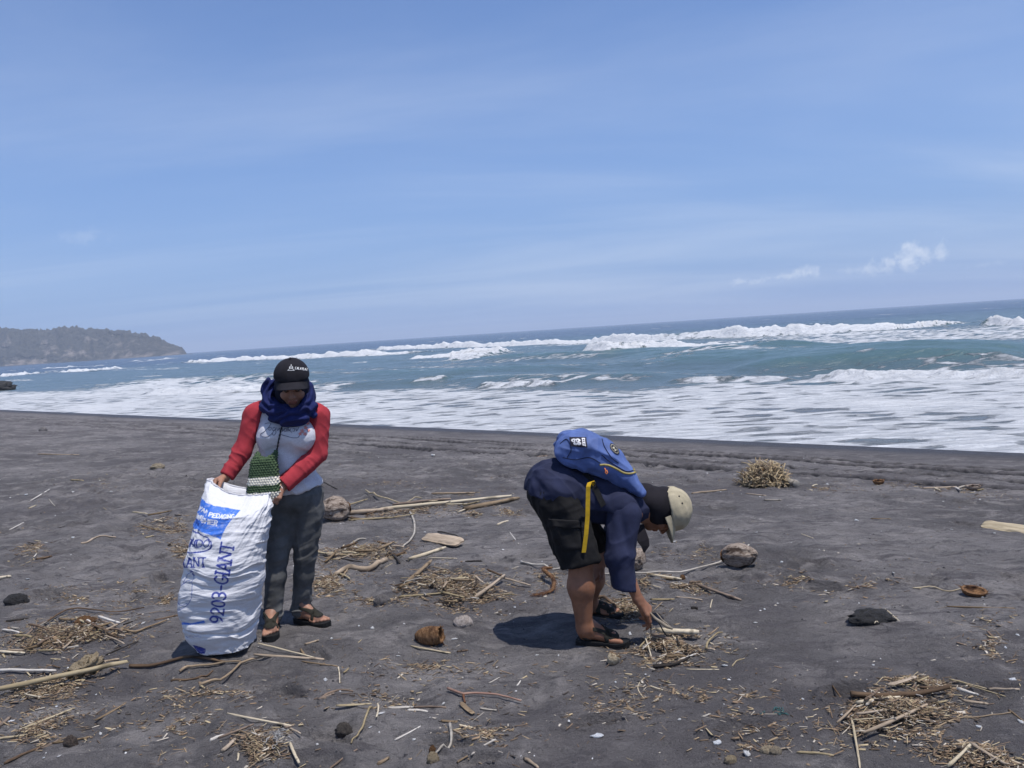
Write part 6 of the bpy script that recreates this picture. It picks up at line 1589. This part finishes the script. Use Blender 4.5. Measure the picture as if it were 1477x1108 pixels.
for p in (c7(1160, 330), c7(425, 545), c7(100, 552), c7(250, 600), c7(195, 855), c7(265, 850), c7(1290, 560), c7(1445, 505), c7(1410, 805), c7(1240, 855), c7(345, 130), c7(205, 135), d2(180, 80), d2(150, 258), d2(475, 132), d2(865, 128), d2(1440, 265), d2(675, 340), d2(350, 460), d2(545, 518), d2(1020, 597), d2(1090, 130), d2(1185, 122), d3(370, 208), d3(920, 205), d3(205, 425), d3(660, 332), d3(370, 362), d3(1000, 485), d3(1160, 452), d3(1095, 462), d3(520, 10), d3(485, 48), d3(1410, 150), d3(1455, 103), d3(1325, 525), d1(940, 573), d1(408, 695), d1(372, 738), d1(660, 620), d1(1355, 378), d1(1305, 637), d1(1180, 360), d1(35, 418), d1(25, 555), d1(480, 508), d1(375, 383), d4(555, 453), d4(365, 450), d4(130, 462), d4(230, 700), d4(365, 682), d4(140, 888), d4(235, 985), c8(835, 330), c8(345, 625), c8(510, 958), c8(425, 940), c8(255, 1025), c8(1020, 997), c8(1400, 798), c8(1135, 612)):
    scrap(p, rng.uniform(4, 7), 'small white shell chip strewn on the sand', group='small white shell chips')
def build_specks():
    r = np.random.RandomState(9); V, F, Cc = [], [], []
    n = 2600; a = np.radians(r.uniform(-38, 38, n)); R = 2.4 + 11 * r.rand(n) ** 1.8; x, y = R * np.sin(a), R * np.cos(a); ok = shore_s(x, y) > 2.5; x, y, R = x[ok], y[ok], R[ok]; z = gz_many(x.copy(), y.copy())
    for i in range(len(x)):
        s = (.0018 + .0045 * r.rand() ** 3) * (1 + .08 * R[i]); q = r.uniform(.5, 1.3, 6) * s; k = len(V); th = r.rand() * 6.28; c, sn = math.cos(th), math.sin(th)
        for vx, vy, vz in ((q[0] * 1.6, 0, 0), (0, q[1], 0), (-q[2] * 1.4, 0, 0), (0, -q[3], 0), (0, 0, q[4]), (0, 0, -q[5] * .3)): V.append((x[i] + vx * c - vy * sn, y[i] + vx * sn + vy * c, z[i] + vz + .0008))
        F += [(k, k + 1, k + 4), (k + 1, k + 2, k + 4), (k + 2, k + 3, k + 4), (k + 3, k, k + 4), (k + 1, k, k + 5), (k + 2, k + 1, k + 5), (k + 3, k + 2, k + 5), (k, k + 3, k + 5)]
        col = ((.66, .65, .63), (.42, .37, .30), (.045, .042, .045), (.26, .19, .12))[r.choice(4, p=(.10, .10, .50, .30))]; Cc += [col] * 6
    t = NT('sand specks'); t.set(t.attr('hue', 'Color'), .8); o = mesh_obj('shell_grit', V, F, t.m, smooth=False); set_col(o, 'hue', np.c_[np.array(Cc), np.ones(len(Cc))])
    tag(o, 'fine shell grit and pebbles scattered over the sand', 'grit', kind='stuff')
build_specks()

def build_clods():
    r = np.random.RandomState(19); n = 5200; a = np.radians(r.uniform(-38, 38, n)); R = 2.3 + 12 * r.rand(n) ** 1.7; x, y = R * np.sin(a), R * np.cos(a)
    ok = (shore_s(x, y) > 3.0) & (vn2(x * 1.6, y * 2.2, 801) + .25 * r.rand(n) > .62); x, y, R = x[ok], y[ok], R[ok]; n = len(x); z = gz_many(x.copy(), y.copy()); sz = (.003 + .010 * r.rand(n) ** 3) * (1 + .05 * R)
    base = np.array([(1, 0, 0), (.3, .9, 0), (-.8, .6, 0), (-.8, -.6, 0), (.3, -.9, 0), (.1, .1, .7)]); q = base[None] * r.uniform(.6, 1.35, (n, 6, 3)) * sz[:, None, None]; th = r.rand(n) * 6.28; c, s_ = np.cos(th)[:, None], np.sin(th)[:, None]
    V = np.stack([x[:, None] + q[..., 0] * c * 1.5 - q[..., 1] * s_, y[:, None] + q[..., 0] * s_ * 1.5 + q[..., 1] * c, z[:, None] + q[..., 2] - .001], -1); tri = np.array([(0, 1, 5), (1, 2, 5), (2, 3, 5), (3, 4, 5), (4, 0, 5)]); F = (np.arange(n)[:, None, None] * 6 + tri[None]).reshape(-1, 3)
    o = mesh_obj('sand_clods', V.reshape(-1, 3), F, bpy.data.materials['dark volcanic sand']); tag(o, 'small crusted clods of dark sand over the beach', 'sand', kind='stuff')
build_clods()

# ---- coconuts, husks and other single finds
def husk_mat(name, a, b, c):
    t = NT(name); fib = t.noise(16, 7, .75, map_scale=(1, 6, 6)); col = t.mix(t.ramp(fib, .38, .62), a, b); col = t.mix(t.ramp(t.noise(18, 5, .65, map_scale=(.6, 1, 1)), .5, .62), col, c); t.set(col, .95, t.bump(fib, 1.0, .012)); t.b.inputs['Specular IOR Level'].default_value = .15; return t.m
M_HUSK_GREY = husk_mat('grey weathered husk', (.17, .125, .095), (.40, .33, .27), (.075, .052, .040)); M_HUSK_BROWN = husk_mat('brown husk fibre', (.13, .065, .032), (.30, .17, .085), (.06, .03, .018)); M_HUSK_TAN = husk_mat('pale torn husk', (.40, .31, .20), (.58, .48, .33), (.22, .15, .09)); M_DARKROCK = stone_mat('black wet clump', (.010, .010, .011), (.030, .028, .028), 3)
def coconut(p, w, h, label, mat, rot=0.0, calyx=True, seed=0, torn=None):
    q = G(*p); s = scale_at(q); rx, rz = w / 2 / s, h / 2 / s; rs = np.random.RandomState(seed); n1, n2 = 40, 64; v, f = [], []
    for i in range(n1 + 1):
        ph = math.pi * i / n1
        for k in range(n2):
            a = 2 * math.pi * k / n2; ridge = 1 + (.10 * abs(math.cos(1.5 * a + seed)) ** 3 - .04) * math.sin(ph); pt = 1 + .10 * max(0, -math.cos(ph)) ** 3
            v.append((math.cos(ph) * 1.06 * pt, math.sin(ph) * math.cos(a) * ridge, math.sin(ph) * math.sin(a) * ridge))
    v = np.array(v); v *= (1 + .10 * fbm3(v * 1.9 + seed, 500 + seed, 4) + .05 * fbm3(v * np.array([1.0, 8, 8]) + seed, 510 + seed, 3) - .09 * sstep(.62, .72, vn3(v * np.array([.8, 3.2, 3.2]) + seed * 3, 520 + seed)))[:, None]
    v *= np.array([rx, rx * .95, rz])
    for i in range(n1):
        for k in range(n2): f.append((i * n2 + k, (i + 1) * n2 + k, (i + 1) * n2 + (k + 1) % n2, i * n2 + (k + 1) % n2))
    o = mesh_obj('coconut', v, f, mat); o.location = q + Vector((0, rx * .6, rz * .86)); o.rotation_euler = (.2, .12, rot)
    if calyx:
        vv, ff = [], []
        for k in range(5):
            a = k * 1.2566; b = len(vv); c, s_ = math.cos(a), math.sin(a)
            for (rr, xx, sp) in ((.10, .98, .18), (.34, .97, .26), (.50, .90, .10)):
                for sd in (-1, 1): vv.append((xx * rx * 1.05, (rr * c - sd * sp * s_) * rx, (rr * s_ + sd * sp * c) * rz))
            ff += [(b, b + 1, b + 3, b + 2), (b + 2, b + 3, b + 5, b + 4)]
        cx = mesh_obj('calyx', vv, ff, M_HUSK_BROWN); cx.parent = o
        md = cx.modifiers.new('thick', 'SOLIDIFY'); md.thickness = .004
    return tag(o, label, 'coconut')
coconut((482, 752), 41, 36, 'round grey husked coconut lying before the peeling log', M_HUSK_GREY, .6, True, 1)
coconut((1070, 825), 46, 36, 'pale ribbed coconut husk at the end of the long bleached cane', M_HUSK_GREY, 2.6, True, 2)
coconut((918, 826), 34, 34, 'small grey coconut half hidden behind the navy sleeve', M_HUSK_GREY, 1.2, False, 3)
def husk_cup(p, w, h, label, mat, rot, seed, open_=.35, tilt=(0, 0), name='coconut_husk', depth=1.0, lift=0.0):
    """broken open husk: a thick shell with a ragged rim and loose fibres"""
    q = G(*p); s = scale_at(q); rx, rz = w / 2 / s, h / s; rs = random.Random(seed); n1, n2 = 14, 34; V, F = [], []
    for lay, sc in ((0, 1.0), (1, .80)):
        for i in range(n1 + 1):
            ph = math.pi * (1 - (1 - open_) * i / n1 * 1.0)
            for k in range(n2):
                a = 2 * math.pi * k / n2; rag = 1 + (.16 * (rs.random() - .3) if i == n1 else .03 * (rs.random() - .5)); pz = math.cos(ph)
                V.append((rx * sc * rag * math.sin(ph) * math.cos(a) * 1.12, rx * .8 * depth * sc * rag * math.sin(ph) * math.sin(a), rz * .62 * (sc * pz * rag + .95)))
    N = (n1 + 1) * n2
    for i in range(n1):
        for k in range(n2):
            j = (k + 1) % n2; F += [(i * n2 + k, i * n2 + j, (i + 1) * n2 + j, (i + 1) * n2 + k), (N + i * n2 + k, N + (i + 1) * n2 + k, N + (i + 1) * n2 + j, N + i * n2 + j)]
    for k in range(n2): j = (k + 1) % n2; F.append((n1 * n2 + k, n1 * n2 + j, N + n1 * n2 + j, N + n1 * n2 + k))
    o = mesh_obj(name, V, F, mat); o.location = q + Vector((-lift * 1.6, .01, -.003 + lift)); o.rotation_euler = (tilt[0], tilt[1], rot)
    fb = []
    for _ in range(26):
        k = rs.randrange(n2); b = Vector(V[n1 * n2 + k]); d = Vector((b.x, b.y, rx * .5)).normalized(); e = Vector((rs.uniform(-1, 1), rs.uniform(-1, 1), rs.uniform(-.6, .6))) * rx * .18
        fb.append([b - d * rx * .1, b + d * rx * .12 + e * .5, b + d * rx * rs.uniform(.16, .34) + e])
    fo = merge_tubes('fibres', fb, .0009, M_HUSK_BROWN, None, 4); fo.parent = o; fo['kind'] = 'stuff'
    return tag(o, label, 'husk')
husk_cup((612, 925), 25, 44, 'brown broken coconut husk lying open on front sand', M_HUSK_BROWN, -.1, 5, .30, (.25, 1.42), lift=.028); husk_cup((1405, 860), 34, 16, 'small brown husk cup alone on open sand', M_HUSK_BROWN, .2, 6, .48, (.2, .1)); husk_cup((881, 962), 20, 18, 'small torn pale husk piece before the near sandal', M_HUSK_TAN, 1.0, 7, .35, (.3, .5)); husk_cup((1318 - 50, 700), 16, 8, 'x', M_HUSK_BROWN, .4, 8, .4)['label'] = 'tiny dark husk by the tyre tracks'
husk_cup((1405, 706), 20, 9, 'grey husk lying in the thin litter at the tyre tracks', M_HUSK_GREY, .4, 9, .4); husk_cup((783, 660), 13, 7, 'tiny curled husk far behind the backpack', M_HUSK_GREY, .4, 10, .45)
def fibre_husk():
    """curled strip of coconut fibre"""
    pts = [G(*p) + Vector((0, 0, h)) for p, h in (((797, 829), .05), ((785, 833), .06), ((798, 840), .045), ((797, 850), .025), ((785, 856), .014), ((770, 857), .010))]
    q = spline([tuple(p) for p in pts], 26); o = tube('fibrous_husk', q, [.004 + .009 * math.sin(math.pi * min(1, i / 25 * 1.1 + .1)) for i in range(26)], M_HUSK_BROWN, None, 10); rs = random.Random(4); fb = []
    for _ in range(240):
        i = rs.randrange(1, 25); tg = (Vector(q[i + 1]) - Vector(q[i - 1])).normalized(); b = Vector(q[i]) + Vector((rs.gauss(0, .008), rs.gauss(0, .008), rs.gauss(0, .006))); e = Vector((rs.uniform(-1, 1), rs.uniform(-1, 1), rs.uniform(-.4, .8))) * .014 + tg * .028; fb.append([b, b + e * .6, b + e * 1.2 + Vector((0, 0, -.006))])
    rebase(o, pts[-1]); f2 = merge_tubes('fibres', fb, .0009, WOOD['r'], None, 4); f2['kind'] = 'stuff'; adopt(o, f2); tag(o, 'curled reddish fibrous husk behind the bending person\'s calf', 'husk')
fibre_husk()
def slab(p0, p1, wpx, th, label, mat, name, cat, seed=0, tilt=.25):
    a, b = G(*p0), G(*p1); L = (b - a).length; s = scale_at((a + b) / 2); hw = wpx / 2 / s * 2.0; n1, n2 = 30, 12; V, F = [], []
    for side in (1, -1):
        for i in range(n1 + 1):
            for k in range(n2 + 1):
                u, w = i / n1 * 2 - 1, k / n2 * 2 - 1; e = (1 - abs(u) ** 6) ** .5; ed = max(abs(u) ** 8, abs(w) ** 6)
                n = float(vn2(u * 4 + seed, w * 2, 600)) - .5; V.append((u * L / 2, w * hw * (.55 + .45 * e) * (1 + .1 * n), side * th * (1 - .75 * ed) * (1 + .5 * n) + .006 * n))
    M = (n1 + 1) * (n2 + 1)
    for i in range(n1):
        for k in range(n2):
            j = i * (n2 + 1) + k; F += [(j, j + n2 + 1, j + n2 + 2, j + 1), (M + j, M + j + 1, M + j + n2 + 2, M + j + n2 + 1)]
    for i in range(n1):
        for k in (0, n2): j = i * (n2 + 1) + k; F.append((j, j + n2 + 1, M + j + n2 + 1, M + j))
    for k in range(n2):
        for i in (0, n1): j = i * (n2 + 1) + k; F.append((j, j + 1, M + j + 1, M + j))
    o = mesh_obj(name, V, F, mat); o.location = (a + b) / 2 + Vector((0, hw * .6, th + hw * tilt * .6)); d = b - a; o.rotation_euler = (tilt, -math.atan2(d.z, d.xy.length), math.atan2(d.y, d.x)); return tag(o, label, cat)
slab((612, 779), (665, 789), 11, .018, 'thick rounded tan plank end lying alone on sand', WOOD['t'], 'plank', 'plank', 1)
slab((1420, 756), (1500, 769), 9, .008, 'pale boat shaped palm sheath on open sand', WOOD['s'], 'palm_sheath', 'palm sheath', 2, .5)
def mound(p, w, h, label, seed, mat, name='dark_clump', cat='clump', sticks=0):
    q = G(*p); s = scale_at(q); me = lump(name, seed, 16, 28, (1, .8, 1), .17, mat); o = bpy.data.objects.new(name, me); COL.objects.link(o); r = w / 2 / s; o.location = q + Vector((0, r * .4, h / s * .15)); o.scale = (r, r * .8, h / s * .9); return tag(o, label, cat)
mound((1263, 903), 64, 14, 'rounded black clump half buried on open sand', 1, M_DARKROCK); mound((20, 872), 34, 12, 'flat black clump on smooth sand near the bamboo stub', 2, M_DARKROCK); mound((495, 1055), 25, 14, 'small dark wood block on front sand', 3, stone_mat('dark wet wood', (.035, .028, .024), (.085, .070, .058)), 'wood_block', 'wood'); mound((100, 1078), 20, 14, 'dark brown lump of wood at the stick end', 4, stone_mat('brown wet wood', (.035, .025, .02), (.09, .065, .05)), 'wood_lump', 'wood')
S(d3(925, 70), d3(950, 50), 2.2, 's', 'short straw crossing the black clump', lift=(.01, .03)); S(d3(965, 35), d3(1018, 60), 2.5, 's', 'straw leaning off the side of the black clump', lift=(.04, .01)); S(d3(905, 45), d3(940, 68), 1.8, 's', 'fine straw over the front of the black clump', lift=(.035, .01))
mound((668, 902), 28, 13, 'pale pinkish sponge like lump on sand', 5, stone_mat('pale sponge', (.30, .25, .22), (.52, .46, .42), 5), 'sponge_lump', 'sponge'); mound((550, 870), 24, 13, 'grey round lump half sunk in sand', 6, stone_mat('grey lump', (.10, .09, .09), (.19, .175, .17), 4), 'grey_lump', 'lump'); mound((226, 681), 20, 6, 'tan flat lump far out on open sand', 7, stone_mat('tan lump', (.20, .16, .11), (.36, .30, .21)), 'driftwood_lump', 'driftwood'); mound((61, 623), 11, 5, 'tiny grey stone far out near the water', 8, stone_mat('grey stone', (.12, .11, .11), (.24, .22, .21)), 'stone', 'stone'); mound((985, 839), 8, 6, 'little brown nut near the long bleached cane', 9, M_HUSK_BROWN, 'nut', 'nut')
mound((1108, 1076 + 14), 20, 9, 'tan flat pebble beside the straight straw stick', 10, stone_mat('tan pebble', (.22, .17, .11), (.38, .31, .21)), 'pebble', 'pebble'); mound((1120, 1092), 18, 9, 'x', 11, stone_mat('mottled pebble', (.16, .13, .09), (.30, .25, .18)), 'pebble', 'pebble')['label'] = 'brown mottled pebble before the straight straw stick'; mound((1055, 1105), 18, 9, 'orange brown husk crumb on front sand', 12, M_HUSK_TAN, 'husk_crumb', 'husk'); mound((625, 1106), 18, 14, 'yellow brown round nut on front sand', 13, M_HUSK_TAN, 'nut', 'nut'); mound((624, 1088), 10, 9, 'small brown nut beside the knotted root', 14, M_HUSK_BROWN, 'nut', 'nut')
def root_clod():
    """torn roots with a knotted lump by the cane pole"""
    q = G(115, 975); me = lump('root_clod', 31, 14, 20, (1, .7, .75), .35, M_HUSK_TAN); o = bpy.data.objects.new('root_clod', me); COL.objects.link(o); o.location = q + Vector((.0, .06, .04)); o.scale = (.085, .07, .06); o.rotation_euler = (0, -.5, .3); tag(o, 'knotted tan root clod leaning behind the cane pole', 'root')
    q = G(118, 900); me = lump('husk_ball', 33, 12, 18, (1, .8, .6), .3, M_HUSK_BROWN); o = bpy.data.objects.new('husk_ball', me); COL.objects.link(o); o.location = q + Vector((0, .04, .03)); o.scale = (.055, .05, .045); tag(o, 'ball of brown husk fibre on top of the long litter heap', 'husk')
root_clod()
def netting():
    rs = random.Random(8); c = G(402, 1078); fb = []
    for _ in range(18):
        p = c + Vector((rs.gauss(0, .016), rs.gauss(0, .03), .004 + .03 * rs.random())); q = [p]
        for k in range(6): q.append(q[-1] + Vector((rs.gauss(0, .008), rs.gauss(0, .010), rs.gauss(0, .004)))); q[-1].z = max(q[-1].z, gz(q[-1].x, q[-1].y) + .002)
        fb.append(q)
    o = merge_tubes('netting_scrap', fb, .0011, stone_mat('dirty white twine', (.38, .37, .35), (.60, .59, .57), 30), None, 5); rebase(o, c); tag(o, 'tangled white netting scrap lying in the small heap of sticks', 'netting')
    c = G(1125, 1032); fb = []
    for _ in range(10):
        p = c + Vector((rs.gauss(0, .02), rs.gauss(0, .02), .004)); q = [p]
        for k in range(5): q.append(q[-1] + Vector((rs.gauss(0, .010), rs.gauss(0, .006), rs.gauss(0, .003)))); q[-1].z = max(q[-1].z, gz(q[-1].x, q[-1].y) + .002)
        fb.append(q)
    o = merge_tubes('twine_scrap', fb, .0016, NT('teal twine').set((.03, .10, .10), .7), None, 5); rebase(o, c); tag(o, 'small teal twine scrap on dark sand', 'twine')
netting()
def brush_bundle():
    """uprooted dry grass clump with a pale log beside it"""
    a, b = G(1079, 703), G(1133, 700); c = (a + b) / 2; s = scale_at(c); rs = random.Random(21); fb, fb2 = [], []; R = 40 / s
    for i in range(900):
        u = Vector((rs.gauss(0, 1), rs.gauss(0, 1), abs(rs.gauss(0, .8)))).normalized(); p = c + Vector((u.x * R * .95, u.y * R * .7 + R * .3, u.z * R * .92)) * rs.uniform(.4, 1.0) + Vector((0, 0, .01))
        d = Vector((rs.gauss(0, 1), rs.gauss(0, 1), rs.gauss(0, .7))).normalized() * rs.uniform(.06, .19); (fb if rs.random() < .65 else fb2).append([p - d * .5, p + Vector((rs.gauss(0, .012), rs.gauss(0, .012), rs.gauss(0, .012))), p + d * .5])
    o = merge_tubes('brush_bundle', fb, .0055, wood_mat('pale dry brush', (.58, .44, .26), (.76, .62, .42)), None, 4); rebase(o, c); f2 = merge_tubes('brown_stems', fb2, .005, WOOD['t'], o, 4); f2['kind'] = 'stuff'
    core = bpy.data.objects.new('root_core', lump('root_core', 41, 10, 16, (1, .7, .7), .25, M_HUSK_BROWN)); COL.objects.link(core); core.parent = o; core.location = (0, R * .3, R * .3); core.scale = (R * .5,) * 3
    tag(o, 'uprooted bundle of dry straw and roots standing on sand by the tyre tracks', 'brush')
    S((1126, 699), (1152, 703), 12, 'g', 'white log chunk beside the uprooted brush bundle', 'log', lift=(.05, .02), cat='log', var=0); S((1072, 693), (1082, 697), 5, 'g', 'short pale stick on the far side of the brush bundle', lift=(.01, .01))
brush_bundle()
def sea_rock():
    x, y = W(3, 562); me = lump('sea_rock', 51, 14, 22, (1, .8, .7), .25, M_DARKROCK); o = bpy.data.objects.new('sea_rock', me); COL.objects.link(o); o.location = (x - .3, y, SEA_Z + .1); o.scale = (1.5, 1.3, 1.0); tag(o, 'dark rounded rock standing in the shallows below the headland', 'rock')
sea_rock()
